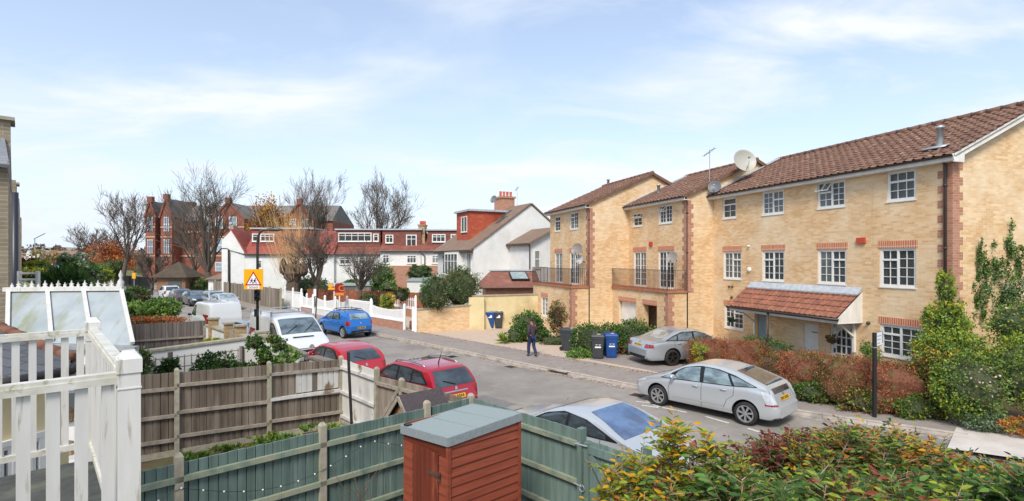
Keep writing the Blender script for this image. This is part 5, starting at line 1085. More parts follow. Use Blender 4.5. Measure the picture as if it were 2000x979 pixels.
o = mb.build('door', M['sheddoor'], t); mb = MB(); mb.bx(-.032, -.021, d0-.05, d0+.22, 1.62, 1.66); mb.bx(-.032, -.021, d0-.05, d0-.0, 1.58, 1.7); mb.build('hinge', M['iron'], o)
for a, b in ((0, -.03), (ls, -.03)): mb = MB(); mb.bx(a-.03, a+.02, b, b+.045, .0, 2.16); mb.build('corner_trim', M['shed'], t)
mb = MB(); cs_ = [(-.035, -.035), (ls+.03, -.035), (ls+.03, lw+.03), (-.035, lw+.03)]; mb.hexa([(x, y, zr(x, y)+.0) for x, y in cs_]+[(x, y, zr(x, y)+.03) for x, y in cs_]); ro = mb.build('roof', M['greyfelt'], t)
mb = MB()
for (xa, ya), (xb, yb) in zip(cs_, cs_[1:]+cs_[:1]): mb.beam(V((xa, ya, zr(xa, ya)-.025)), V((xb, yb, zr(xb, yb)-.025)), .022, .115)
[mb.beam(V((ls*k, -.03, zr(ls*k, 0)+.0315)), V((ls*k, lw+.03, zr(ls*k, lw)+.0315)), .012, .004) for k in (.36, .7)]; mb.build('felt_trim', pm('felt edge', '7c8486', '8b9394', 20, .85), ro)
mb = MB(); mb.bx(-.02, .06, lw-.12, lw-.02, zr(0, lw)+.03, zr(0, lw)+.06); mb.build('vent', M['trim'], ro)
# fairy lights along the green fence
t = thing('string_lights', 'string of tiny white bulbs draped along the green fence rail', 'fairy lights', G0.xy.to_3d()); pts = []; nf = V((gd.y, -gd.x, 0))
for i in range(60):
    s_ = -1.0+i*.085; z = 1.5-.35*abs(math.sin(s_*1.15)); pts.append(gd*s_+nf*.09+V((0, 0, z)))
mb = MB(); mb.tube(pts, .0035, 4); mb.build('cable', M['trim'], t); mb = MB()
for p in pts[::3]: mb.lathe([(.001, -.014), (.013, -.004), (.013, .006), (.001, .014)], 6, p)
o = mb.build('bulbs', M['white'], t); o['kind'] = 'stuff' if False else 'part'; del o['kind']
# ------------------------------------------------------------ next gardens: rendered walls, trellis, pillars
M['stock'] = brickm('mottled yellow stock brick', 'b5976c', '937350', 'b0a48c', tint='7a6248', s=2)
CW = ST(st_at(520, 9.2), 9.2); cwb = CW+bd*4.6
def rwall(label, A, B, h0, h1, th=.2, m='render', cop='coping', name='garden_wall', cz=.07, z0=0.0, co_=.05):
    t = thing(name, label, 'wall', V((A[0], A[1], 0))); B = V((B[0]-A[0], B[1]-A[1], 0)); mb = MB(); mb.wallseg((0, 0), B, z0, h0, th, 0, h1); mb.build('wall', M[m], t)
    if cop:
        mb = MB(); d = B.normalized()*.02; a = V((0, 0, h0+cz/2))-d; b = B+V((0, 0, h1+cz/2))+d; mb.beam(a, b, th+co_*2, cz); mb.build('coping', M[cop], t)
    return t
rwall('white rendered cross wall with buff coping behind trellis and climbers', cwb, CW, 1.5, 1.78, cop='concrete')
rwall('cream rendered wall with dark tile coping in front of the white van', CW, r2(594), 1.72, 1.52)
rwall('low rendered wall with dark coping between black gate and whitewashed fence', r2(611), c3, 1.55, 1.62)
t = thing('iron_gate', 'black iron gate between two rendered walls', 'gate', r2(594)); mb = MB(); e = r2(611)-r2(594)
for k in range(9): p = e*(k/8); mb.tube([(p.x, p.y, .1), (p.x, p.y, 1.55)], .012, 5)
mb.beam(V((0, 0, .2)), e+V((0, 0, .2)), .03, .03); mb.beam(V((0, 0, 1.4)), e+V((0, 0, 1.4)), .03, .03); mb.build('bars', M['iron'], t)
p = at(598, 700, 15.6); bin_('dark wheelie bin inside the gate by the rendered walls', (p.x, p.y, .0), R(130), bk, '')
def pillar(label, px, h, w=.34, t_=9.2, cap='concrete'):
    p = r2(px, t_); t = thing('brick_pillar', label, 'pillar', p, ANG_D, 'brick pillars of the white roadside wall'); mb = MB(); mb.bx(-w/2, w/2, -w/2, w/2, 0, h); mb.build('shaft', M['stock'], t); mb = MB(); mb.bx(-w/2-.05, w/2+.05, -w/2-.05, w/2+.05, h+.001, h+.07); mb.build('cap', M[cap], t)
pillar('yellow brick pillar at the far left end of the white wall', 417, 1.82); pillar('small brick pillar behind the wooden door in white wall', 446, 1.8, .28); pillar('yellow brick pillar right of the wooden door in white wall', 470, 1.86); pillar('yellow brick pillar nearest the black lamp post', 511, 1.85)
rwall('short white wall stretch left of the wooden door', r2(407), r2(444), 1.45, 1.45, cop='concrete'); rwall('white wall stretch behind the lamp post between pillars', r2(472), r2(510), 1.5, 1.55, cop='concrete')
fence('narrow grey wooden door between brick pillars', r2(449), r2(465), 1.5, 1.5, [], M['greyrail'], M['greyrail'], gravel=False, z0=.05, rails=(.3, 1.2), name='garden_door')
F6 = r2(403); fence('grey silvered board fence across the garden beyond the glass roof', F6+bd*5.2, F6, 1.68, 1.66, [.985], M['greywood'], M['greyrail'], rails=(.95,), gravel=False, z0=.02, bw=.14, pz=-.3)
# trellis
TA = CW+bd*4.9+V((.32, -.65, 0)); TB = CW+bd*.7+V((.32, -.65, 0)); t = thing('trellis', 'square timber trellis with climbers in front of white wall', 'trellis', TA); e = TB-TA
mb = MB(); n = 22
for k in range(n+1): p = e*(k/n); mb.bx(p.x-.014, p.x+.014, p.y-.01, p.y+.01, .5, 1.42+.12*k/n)
for z in (.75, 1.05, 1.36): mb.beam(V((0, 0, z)), e+V((0, 0, z+.12)), .02, .03)
mb.build('lattice', M['greyrail'], t)
for f_ in (.02, .5, .98): mb = MB(); p = e*f_; mb.bx(p.x-.05, p.x+.05, p.y-.05, p.y+.05, 0, 1.6); mb.build('post', M['greywood'], t)
lg = leafm('leaf mid green', '587a38', '486a2b'); lg2 = leafm('leaf light green', '86a34e', '6f8f41'); ld = leafm('leaf dark green', '3a5529', '2e4722'); ly = leafm('leaf yellow', 'd9b23a', 'c99a2a'); ly2 = leafm('leaf yellow green', 'a3aa3e', '8c9a35'); lr = leafm('leaf dull red', '7d3f30', '6a3428'); lb = leafm('leaf russet', 'b87350', '9c5c3e'); lo_ = leafm('leaf orange', 'c8792f', 'b5632a'); lol = leafm('leaf olive', '7b7e48', '676b3b'); lpk = leafm('blossom pale', 'e3cfc6', 'd9b8ae'); lgl = leafm('grey green leaf', '8d9c83', '74866d'); ltan = leafm('dry tan leaf', 'a88a5c', '8a6e48')
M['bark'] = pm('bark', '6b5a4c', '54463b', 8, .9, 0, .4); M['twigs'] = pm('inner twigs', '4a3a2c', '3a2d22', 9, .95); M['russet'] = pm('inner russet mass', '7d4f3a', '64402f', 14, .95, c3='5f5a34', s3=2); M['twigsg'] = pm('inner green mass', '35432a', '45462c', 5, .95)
M['barkg'] = pm('grey brown bark', '665a50', '50463e', 6, .9, 0, .3)
def bush(name, label, cat, vols, n, size, mats, wts, group=None, w=.35, k=.72, cm=None, seed=1, up=.35, patch=1.5, near=False, stem=None, shell=.3, clump=25, cs=.1, foliage_name='foliage', zmin=.03):
    c = np.mean([v[0] for v in vols], axis=0); t = thing(name, label, cat, (c[0], c[1], 0), 0, group); vv = [((v[0][0]-c[0], v[0][1]-c[1], v[0][2]),)+tuple(v[1:]) for v in vols]
    foliage(foliage_name, vv, n, size, mats, wts, w, t, shell, clump, cs, up, zmin, seed, near, patch)
    if k: core('inner_branches', vv, k, cm or M['twigs'], t, seed)
    return t
tp = lambda px, py, Y: tuple(at(px, py, Y))
def vol(px0, px1, py0, py1, Y, dy, box=False):
    c = at((px0+px1)/2, (py0+py1)/2, Y); r = ((px1-px0)/2/F*Y, dy, (py1-py0)/2/F*Y); return (tuple(c), r, 'b') if box else (tuple(c), r)
bush('climbing_plant', 'dark leafy climber on the trellis middle', 'climber', [vol(375, 470, 690, 745, 15.6, .35), vol(440, 500, 700, 745, 15.9, .3)], 2600, .09, [ld, lg], [2, 1], k=.5, seed=5)
bush('climbing_plant', 'dark climber at the left end of the trellis', 'climber', [vol(320, 345, 700, 745, 14.8, .3), vol(300, 325, 715, 745, 14.6, .3)], 1300, .09, [ld, lg], [2, 1], k=.5, seed=6)
bush('rose_bush', 'pale flowering bush hugging the left end of white wall', 'bush', [vol(272, 292, 675, 740, 13.8, .3)], 900, .09, [lg2, lg, lpk], [2, 2, 1], k=.5, seed=7)
bush('climbing_rose', 'leafy climbing rose with orange hips at the wall corner', 'climber', [vol(482, 515, 655, 690, 18.0, .35), vol(495, 535, 680, 735, 17.0, .35), vol(520, 560, 655, 690, 17.2, .3)], 2800, .085, [lg, ld, lg2, lo_], [3, 3, 2, .4], k=.5, seed=8)
bush('lime_shrub', 'low lime green shrub at the foot of the grey fence', 'shrub', [vol(398, 440, 662, 676, 21.3, .5), vol(375, 400, 670, 680, 21.0, .4)], 1200, .08, [ly2, lg2], [2, 1], k=.6, seed=9)
bush('garden_plants', 'green garden plants and a red rose behind the brown fence', 'plants', [vol(540, 590, 685, 725, 16.0, .4)], 1000, .1, [lg2, lg, lol], [2, 2, 1], k=.3, seed=10)
bush('weeds', 'bright green weeds along the foot of the brown fence', 'plants', [vol(350, 420, 885, 903, 11.9, .2), vol(410, 500, 872, 888, 12.2, .15), vol(480, 600, 850, 872, 12.5, .15), vol(590, 670, 832, 848, 13.2, .15)], 2200, .11, [lg2, lg, ly2], [2, 2, 1], k=0, seed=11, up=.9, w=.2)
# timber lattice by rose
t = thing('trellis', 'small leaning trellis beside the wall corner climbing rose', 'trellis', at(545, 720, 16.8).xy.to_3d(), ANG_D); mb = MB()
for k in range(7): mb.bx(-.6+k*.2, -.58+k*.2, 0, .02, .6, 1.5-.03*k)
for z in (.8, 1.1, 1.4): mb.bx(-.6, .62, -.02, 0, z, z+.025)
mb.build('lattice', M['greyrail'], t)
# bare little shrub in our garden
def baretree_thing(name, label, base, height, group=None, mat='bark', cat='tree', **kw):
    t = thing(name, label, cat, base, 0, group); mb = MB(); tips = bare_tree(mb, (0, 0, 0), height, **kw); mb.build('trunk_and_branches', M[mat], t, False, recalc=False); return t, tips
p = at(705, 1010, 8.4); baretree_thing('bare_shrub', 'leafless twiggy shrub in front of the green fence', (p.x, p.y, 0), 1.25, trunk=.15, r0=.022, nmain=4, levels=2, nchild=4, mintwig=.004, spread=.5, seed=3, cat='shrub')
# ------------------------------------------------------------ white balcony
NP = V((-1.71, 2.4, 0)); FP = V((-3.04, 3.9, 0)); LD = V((-.3, -.31, 0)).normalized(); LD = V((-.70, -.68, 0)).normalized(); LF = V((-.92, -.45, 0)).normalized(); LF = LD
t = thing('balcony_rail', 'white painted wooden balcony balustrade with square posts in left foreground', 'balustrade', NP); Z0 = 3.05
def bpost(p, w, zt_):
    mb = MB(); h = w/2; mb.bx(-h, h, -h, h, Z0-.2, zt_-.09); mb.bx(-h-.004, h+.004, -h-.004, h+.004, zt_-.16, zt_-.155); mb.bx(-h-.006, h+.006, -h-.006, h+.006, zt_-.09, zt_-.03)
    hh = h+.006; mb.hexa([(-hh, -hh, zt_-.0295), (hh, -hh, zt_-.0295), (hh, hh, zt_-.0295), (-hh, hh, zt_-.0295), (-hh*.45, -hh*.45, zt_+.005), (hh*.45, -hh*.45, zt_+.005), (hh*.45, hh*.45, zt_+.005), (-hh*.45, hh*.45, zt_+.005)])
    o = mb.build('post', M['balc'], t); o.location = p-NP; o.rotation_euler = (0, 0, R(37)); return o
bpost(NP, .084, 4.09); bpost(FP, .084, 4.075)
def brun(A, B, n, zt_=3.99, zb_=3.17, bw=.055, label=None):
    A = A-NP; B = B-NP; mb = MB(); d = (B-A).normalized(); prof = []
    mb.tube([A+V((0, 0, zt_)), B+V((0, 0, zt_))], .0, 4) if False else None
    mb.beam(A+V((0, 0, zt_-.018)), B+V((0, 0, zt_-.018)), .062, .03); mb.beam(A+V((0, 0, zt_+.006)), B+V((0, 0, zt_+.006)), .05, .018); mb.build('top_rail', M['balcrail'], t)
    mb = MB(); mb.beam(A+V((0, 0, zb_)), B+V((0, 0, zb_)), .05, .04); mb.build('bottom_rail', M['balcrail'], t)
    sd = V((-d.y, d.x, 0))
    for i in range(n):
        p = A+(B-A)*((i+.5)/n); mb = MB(); a = d*bw/2; b = sd*.014; mb.hexa([p-a-b+V((0, 0, zb_)), p+a-b+V((0, 0, zb_)), p+a+b+V((0, 0, zb_)), p-a+b+V((0, 0, zb_))]+[p-a-b+V((0, 0, zt_-.03)), p+a-b+V((0, 0, zt_-.03)), p+a+b+V((0, 0, zt_-.03)), p-a+b+V((0, 0, zt_-.03))]); mb.build('baluster', M['balc'], t)
brun(NP+LD*.03, NP+LD*1.4, 15, bw=.043); brun(NP+(FP-NP)*.03, NP+(FP-NP)*.98, 20, bw=.045); brun(FP+LD*.03, FP+LD*1.9, 22, 3.985, bw=.04)
mb = MB(); e0 = NP+LD*3; e1 = FP+LD*3; nn_ = V((.08, .05, 0)); poly = [NP+V((.05, -.02, Z0)), FP+V((.03, .07, Z0)), e1+V((0, 0, Z0)), e0+V((0, -.6, Z0))]; mb.prism([tuple(p) for p in poly], (0, 0, -.18)); o = mb.build('balcony_floor', pm('wet dark balcony felt', '4a4b48', '3a3b38', 14, .75, 0, .2, c3='5c6052', s3=4), None); tagp(o, 'dark felt covered balcony deck seen between the white balusters', 'balcony deck')
# neighbour's extension with slate hip and window, glass lean-to
t = thing('extension', 'low slate roofed extension with terracotta hip tiles behind balcony', 'extension', at(60, 700, 5.8).xy.to_3d()); B0 = V(t.location)
mb = MB(); a = at(-60, 615, 6.6)-B0; b = at(138, 700, 5.9)-B0; c = at(136, 716, 5.7)-B0; d = at(-60, 752, 4.9)-B0; mb.q([a, b, c, d]); mb.q([a+V((0, 0, -.05)), b+V((0, 0, -.05)), c+V((0, 0, -.05)), d+V((0, 0, -.05))]); rf = mb.build('roof', brickm('dark slate', '4e5054', '5c5e62', '333436', .28, .2, .008, tint='5f5e58'), t)
mb = MB(); n = 9
for k in range(n): p = a.lerp(b, k/n); q_ = a.lerp(b, (k+1.12)/n); mb.tube([p+V((0, 0, .0)), q_+V((0, 0, .012))], [.055, .062], 10)
mb.build('hip_tiles', pm('terracotta tile', '80563f', '614234', 9, .85, 0, .3), rf, True)
mb = MB(); mb.tube([c+V((.03, 0, -.04)), d+V((0, 0, -.04))], .05, 8); mb.tube([c+V((.03, 0, -.04)), b+V((.05, 0, -.06))], .04, 8); mb.build('gutter', M['blackpl'], rf, True)
mb = MB(); wa = c+V((-.05, .05, -.1)); wb = d+V((0, .15, -.1)); wc = b+V((-.05, -.03, -.1)); mb.q([wb, wa, V((wa.x, wa.y, 0)), V((wb.x, wb.y, 0))]); mb.q([wa, wc, V((wc.x, wc.y, 0)), V((wa.x, wa.y, 0))]); mb.build('wall', M['cream'], t)
dw = (wa-wb).normalized(); Xf = Matrix.Translation(V((wb.x, wb.y, 0))) @ Matrix(((dw.x, -dw.y, 0, 0), (dw.y, dw.x, 0, 0), (0, 0, 1, 0), (0, 0, 0, 1))); Lw = V((wa.x-wb.x, wa.y-wb.y, 0)).length
window(t, Lw*.42, Lw*.82, 1.55, 2.75, [(0, .5, [(0, .6, 1, 1), (.6, 1, 1, 1)]), (.5, 1, [(0, .6, 1, 1), (.6, 1, 1, 1)])], y=-.05, xf=lambda p: Xf @ p, curtain=None)
window(t, Lw*.05, Lw*.34, .9, 2.75, [(0, 1, [(0, 1, 1, 1)])], y=-.05, xf=lambda p: Xf @ p, sill=False)
rwall('low brick wall at the foot of the extension below the balcony', at(-40, 960, 5.2).xy, at(110, 900, 6.0).xy, 1.3, 1.3, m='redbrick', cop=None)
t = thing('glass_lean_to', 'white framed lean-to with milky algae stained glass roof and spiky ridge', 'conservatory', at(130, 600, 8.6).xy.to_3d()); B0 = V(t.location)
TL, TR, BR, BL = [p-B0 for p in (at(16, 569, 9.0), at(236, 567, 9.0), at(259, 675, 8.2), at(14, 668, 8.25))]
mb = MB(); mb.q([BL, BR, TR, TL]); mb.build('glass_roof', pm('milky glass', 'a2a9ab', '8f979b', 2.2, .4, 0, c3='80835c', s3=1.7, lo3=.52, hi3=.68, st3=(1.6, .6, .6)), t)
for f_ in (0.0, .345, .665, 1.0):
    a = TL.lerp(TR, f_); b = BL.lerp(BR, f_ if f_ in (0, 1) else f_+.01); mb = MB(); mb.beam(a+V((0, 0, .035)), b+V((0, 0, .035)), .055, .055); mb.build('glazing_bar', M['balc'], t)
mb = MB(); mb.beam(TL+V((-.05, 0, .03)), TR+V((.05, 0, .03)), .1, .07); mb.build('ridge', M['balc'], t); mb = MB(); mb.beam(BL+V((-.1, -.05, -.04)), BR+V((.1, -.05, -.04)), .1, .07); mb.build('gutter', M['metal'], t)
for i in range(17):
    mb = MB(); p = TL.lerp(TR, (i+.5)/17)+V((0, 0, .065)); big = i % 2; h = .11 if big else .075; w = .034 if big else .024
    mb.prism([(p.x-w*1.3, p.y, p.z), (p.x+w*1.3, p.y, p.z), (p.x+w*.5, p.y, p.z+h*.25), (p.x+w*1.1, p.y, p.z+h*.42), (p.x+w*.35, p.y, p.z+h*.55), (p.x, p.y, p.z+h), (p.x-w*.35, p.y, p.z+h*.55), (p.x-w*1.1, p.y, p.z+h*.42), (p.x-w*.5, p.y, p.z+h*.25)], (0, .02, 0)); mb.build('ridge_spike', M['balc'], t)
mb = MB(); mb.lathe([(.04, 0), (.05, .08), (.015, .14), (.035, .19), (.001, .28)], 10, TR+V((0, 0, .06))); mb.build('finial', M['balc'], t, True)
mb = MB(); mb.q([BL+V((0, 0, -.06)), BR+V((0, 0, -.06)), V((BR.x, BR.y, 0)), V((BL.x, BL.y, 0))]); mb.q([BR+V((0, 0, -.06)), TR+V((0, 0, -.04)), V((TR.x, TR.y, 0)), V((BR.x, BR.y, 0))]); mb.build('wall', M['render'], t)
for k in range(3):
    w_ = MB(); a = BL.lerp(BR, .42+k*.19); b = BL.lerp(BR, .58+k*.19); w_.q([(a.x, a.y-.03, 2.1), (b.x, b.y-.03, 2.1), (b.x, b.y-.03, 2.9), (a.x, a.y-.03, 2.9)]); w_.build('window', M['glass'], t)
# patio clutter seen between balusters
t = thing('shelving', 'white shelving with jars against the extension wall', 'shelves', at(118, 800, 6.4).xy.to_3d(), R(20)); mb = MB()
for z in (1.3, 1.7, 2.1, 2.5, 2.9): mb.bx(-.25, .25, 0, .3, z, z+.03)
mb.bx(-.28, -.25, 0, .3, 0, 2.93); mb.bx(.25, .28, 0, .3, 0, 2.93); mb.build('frame', M['upvc'], t)
for k in range(8): mb = MB(); mb.lathe([(.001, 0), (.05, 0), (.05, .15), (.001, .17)], 8, (-.16+(k % 2)*.2, .12, 1.335+(k//2)*.4)); mb.build('jar', M['stock'], t)
# ------------------------------------------------------------ vegetation right
def gvol(px0, px1, py0, py1):
    ya, z1 = f3.yz(px0, py0, .12); yb, z0 = f3.yz(px1, py1, .12); p = f3.w(.1, (ya+yb)/2, (z0+z1)/2); r = (yb-ya)/2; return (tuple(p), (max(.12, r*.95), max(.1, r*.35), (z1-z0)/2))
bush('reddish_hedge', 'clipped russet hedge behind the silver fastback, left of the gap', 'hedge', [vol(1346, 1425, 663, 728, 21.4, .62, True), vol(1415, 1492, 668, 740, 20.6, .62, True)], 26000, .06, [lb, lr, ltan, lol], [6, 2, 1.5, 1], seed=21, cm=M['russet'], k=.92, w=.22, up=.9, clump=14, cs=.07)
bush('variegated_shrub', 'small yellow variegated shrub at the hedge foot by saloon', 'shrub', [vol(1352, 1382, 672, 712, 20.6, .3)], 700, .11, [ly2, lg2, ly], [3, 2, 1], k=.4, seed=22, w=.18, up=.7)
bush('conifer_shrub', 'soft green conifer shrub between the two russet hedges', 'shrub', [vol(1438, 1520, 655, 700, 22.0, .5), vol(1490, 1545, 665, 712, 21.0, .5)], 5500, .07, [lg, lg2, ld], [3, 2, 2], k=.8, cm=M['twigsg'], seed=23, w=.18)
bush('thin_bush', 'sparse olive and brown bush filling the hedge gap', 'bush', [vol(1478, 1535, 690, 752, 19.4, .5)], 3500, .06, [lol, lb, ltan], [2, 2, 1], k=.7, seed=24, w=.2)
bush('reddish_hedge', 'long russet hedge turning green low down, behind the street name post', 'hedge', [vol(1528, 1625, 690, 772, 17.3, .6, True), vol(1600, 1715, 700, 790, 16.4, .65, True), vol(1690, 1800, 712, 800, 15.7, .65, True)], 40000, .06, [lb, lr, ltan, lol, lg], [5, 1.6, 1.5, 1.6, 1.2], seed=25, cm=M['russet'], k=.92, w=.24, up=.8, clump=14, cs=.07)
bush('hedge_skirt', 'green low growth along the foot of the long hedge', 'shrub', [vol(1545, 1640, 745, 785, 16.6, .35), vol(1640, 1760, 760, 815, 15.6, .4), vol(1745, 1850, 770, 830, 15.0, .4)], 9000, .07, [lg, lol, ly2, lr], [3, 3, 1.5, 1], seed=26, k=.75, cm=M['twigsg'])
bush('big_shrub', 'tall yellow green shrub climbing the corner drainpipe', 'shrub', [vol(1790, 1915, 640, 760, 15.2, .75), vol(1812, 1888, 585, 680, 15.4, .5), vol(1830, 1862, 528, 610, 15.5, .22)], 17000, .075, [ly2, lg2, lg, ly, ltan], [5, 6, 2, 1.2, .4], seed=27, k=.66, cm=M['twigsg'], shell=.25)
bush('rose_shrub', 'sprawling rose shrub with pale blooms at far right', 'shrub', [vol(1830, 1960, 690, 820, 14.2, .8), vol(1930, 2080, 660, 800, 14.0, .8), vol(1930, 2090, 590, 690, 15.0, .6)], 20000, .07, [ly2, lg, lg2, lol, lpk], [3, 4, 3, 2, .15], seed=28, k=.8, cm=M['twigsg'], shell=.25)
bush('wall_climber', 'ivy with upward fingers on the end gable wall', 'climber', [gvol(1903, 1937, 520, 640), gvol(1909, 1921, 445, 550), gvol(1930, 2006, 520, 640), gvol(1966, 1990, 432, 545), gvol(1932, 1962, 470, 560), gvol(1985, 2012, 480, 570), gvol(1921, 1936, 478, 560)], 7000, .07, [lg, ld, lg2, lgl], [3, 2, 2, 1], seed=29, k=0, shell=.6)
bush('silver_groundcover', 'silvery low plants edging the pale side path', 'plants', [vol(1885, 1980, 810, 838, 13.7, .3)], 2200, .06, [lgl, lg], [3, 1], seed=30, k=.6, cm=M['twigsg'])
bush('orange_groundcover', 'orange fallen foliage beside the silvery plants', 'plants', [vol(1960, 2060, 815, 850, 13.3, .3)], 1500, .06, [lo_, lb, ly2], [2, 1, 1], seed=31, k=.5)
bush('rambling_shrub', 'loose pale shrub in front of the white arched door', 'shrub', [vol(1670, 1730, 660, 715, 17.8, .5)], 900, .07, [lg, lg2, lpk], [3, 2, .2], seed=32, k=0, shell=.7)
t = thing('hanging_basket', 'hanging flower basket beside the arched door', 'basket', tuple(f3.w(f3.x(1640), -.35, 1.55))); foliage('flowers', [((0, 0, .05), (.2, .2, .14))], 250, .07, [ltan, lr, lg], None, .4, t, zmin=-1); mb = MB(); mb.lathe([(.001, -.15), (.12, -.08), (.17, .0)], 12); mb.tube([(0, 0, 0), (0, 0, .55)], .006, 4); mb.build('basket', M['iron'], t)
t = thing('topiary_ball', 'small dark ball plant hanging under the canopy by the left window', 'plant', tuple(f3.w(f3.x(1447), -.5, 1.75))); foliage('foliage', [((0, 0, 0), (.14, .14, .14))], 300, .05, [ld], None, .4, t, zmin=-1); core('stem_ball', [((0, 0, 0), (.13, .13, .13))], .9, M['twigsg'], t, zmin=-1); mb = MB(); mb.tube([(0, 0, .1), (0, 0, .5)], .006, 4); mb.build('hook', M['iron'], t)
bush('green_hedge', 'leafy dark hedge behind the numbered bins', 'hedge', [vol(1120, 1205, 635, 692, 25.3, .6, True), vol(1190, 1282, 625, 690, 25.6, .7)], 12000, .085, [lg, ld, lg2, lol], [3, 3, 2, 1], seed=33, k=.85, cm=M['twigsg'], up=.4)
bush('low_plants', 'bright low plants spilling onto the pavement by the bins', 'plants', [vol(1105, 1158, 682, 708, 24.3, .45)], 2200, .09, [lg2, lg], [2, 1], seed=34, k=.7, cm=M['twigsg'], up=.6)
bush('green_bush', 'low green bush between blue bin and silver saloon', 'bush', [vol(1205, 1240, 660, 695, 25.0, .4)], 1500, .08, [lg, ld, lb], [3, 2, .5], seed=35, k=.7, cm=M['twigsg'])
bush('laurel_bush', 'large glossy green laurel bush beside the walking person', 'bush', [vol(1000, 1062, 610, 672, 29.2, .9), vol(988, 1030, 640, 674, 28.9, .6), vol(1035, 1075, 640, 668, 29.0, .6)], 7500, .11, [lg, ld, lg2], [3, 2, 2], seed=36, k=.82, cm=M['twigsg'])
bush('cotoneaster', 'loose reddish green shrub against the far brick house corner', 'shrub', [vol(1070, 1108, 585, 655, 29.0, .5)], 3200, .08, [lr, lol, ld, lb], [1, 3, 2, 1], seed=37, k=.55, shell=.45)
bush('low_hedge', 'low dark hedge running from laurel to drive', 'hedge', [vol(1058, 1105, 658, 680, 28.0, .4, True)], 1300, .08, [ld, lol], [1, 1], seed=38, k=.85, cm=M['twigsg'])
bush('yucca', 'spiky yellow striped plant at the drive edge', 'plant', [vol(972, 992, 652, 678, 28.2, .3)], 120, .45, [ly2, lg], [1, 1], seed=39, k=0, w=.06, up=1.0, shell=2.0)
bush('wall_ivy', 'big olive bush growing over the brick boundary wall', 'bush', [vol(822, 880, 535, 612, 33.2, .9), vol(860, 938, 522, 604, 34.6, 1.0), vol(818, 850, 555, 600, 32.9, .6)], 14000, .12, [lol, ld, lgl, lg], [3, 3, 1.4, 2], seed=40, k=.84, cm=M['twigsg'], up=.5, w=.22)
# foreground shrubs: arching leafy stems
def shrub(name, label, stems, leafsets, size, seed, wts, spread=.9, patch=1.6, ll=26):
    rng = np.random.default_rng(seed); rnd = random.Random(seed); b = V(stems[0][0]); t = thing(name, label, 'shrub', (b.x, b.y, 0)); mb = MB(); P = []; D = []
    for base, tip in stems:
        a = V(base)-V((b.x, b.y, 0)); e = V(tip)-V((b.x, b.y, 0)); mid = a.lerp(e, .55)+V((rnd.uniform(-.1, .1), rnd.uniform(-.1, .1), (e.z-a.z)*.12)); pts = []
        for i in range(9): u = i/8; pts.append(a*(1-u)**2+mid*2*u*(1-u)+e*u*u)
        mb.tube(pts, [.012*(1-.75*i/8) for i in range(9)], 5, 0, False)
        for k in range(ll):   # side shoots and leaves, thicker towards the tip
            u = rnd.uniform(.3, 1)**.7; i = min(7, int(u*8)); p = pts[i].lerp(pts[i+1], u*8-i); ax = (pts[i+1]-pts[i]).normalized()
            r_ = V((rnd.gauss(0, 1), rnd.gauss(0, 1), rnd.gauss(0, .7))); sd = (r_-ax*r_.dot(ax)).normalized(); sh = (sd+ax*.5+V((0, 0, .25))).normalized(); L_ = rnd.uniform(.1, .32)*spread; q_ = p+sh*L_+V((0, 0, -.04))
            mb.tube([p, q_], [.004, .002], 3, 0, False)
            for j in range(7):
                w_ = (j+1)/7; pp = p.lerp(q_, w_); sgn = 1 if j % 2 else -1; lat = sh.cross(V((0, 0, 1))).normalized()*sgn; dd = (lat*.8+sh*.7+V((0, 0, rnd.uniform(-.35, .3)))).normalized(); P.append(tuple(pp)); D.append(tuple(dd))
    mb.build('stems', pm('pale stem '+name, 'a08a70', '7d6650', 20, .8), t, recalc=False)
    P = np.array(P); D = np.array(D); co_, qd = leafgeo(P, D, size, .17, rng=rng, near=True); ph = rng.uniform(0, 6, 3)
    f = (np.sin(P[:, 0]*patch*2.1+ph[0])+np.sin(P[:, 1]*patch*1.7+ph[1])+np.sin(P[:, 2]*patch*2.6+ph[2]))/6+.5; f = np.clip(f*.5+rng.uniform(0, 1, len(P))*.5, 0, .999); rk = np.argsort(np.argsort(f))/len(f)
    w_ = np.array(wts, float); w_ /= w_.sum(); mi = np.searchsorted(np.cumsum(w_), rk).clip(0, len(leafsets)-1); me = fastmesh('leaves', co_, qd, leafsets, np.repeat(mi, 2)); mobj('leaves', me, t); return t
def stemset(px0, px1, topf, Y0, Y1, n, seed, sp=.25, zlow=.0):
    r_ = random.Random(seed); out = []
    for i in range(n):
        px = r_.uniform(px0, px1); Y = r_.uniform(Y0, Y1); tip = at(px, topf(px)+abs(r_.gauss(0, 1))*60*r_.random(), Y); base = V((tip.x+r_.uniform(-sp, sp)*2, tip.y+r_.uniform(-sp, sp), max(0, tip.z-r_.uniform(.9, 1.9)))); out.append((base, tip))
    return out
fy1 = leafm('fg yellow', 'e0b02c', 'd29a22', 9, .4); fy2 = leafm('fg lime', 'a8b03a', '8fa035', 9, .4); fg1 = leafm('fg green', '6c8e40', '587c34', 9, .3); fg2 = leafm('fg deep green', '4a6a32', '3a5729', 9, .3); fo1 = leafm('fg orange', 'c87c2c', 'b06428', 9, .35); fr1 = leafm('fg maroon', '7a4034', '60332c', 9, .25); fr2 = leafm('fg red brown', '945038', '7c4030', 9, .3)
topL = lambda px: interp([(1120, 975), (1150, 925), (1200, 895), (1250, 880), (1300, 870), (1350, 872), (1400, 868), (1450, 890), (1500, 905), (1600, 930)], px)
spires = [(at(x_, y_+30, 4.1)-V((.03, 0, .7)), at(x_, y_+34, 4.0)) for x_, y_ in ((1315, 800), (1318, 808), (1312, 812), (1392, 828), (1396, 838), (1250, 868), (1256, 876), (1168, 925), (1200, 880), (1225, 890), (1345, 850), (1430, 868))]
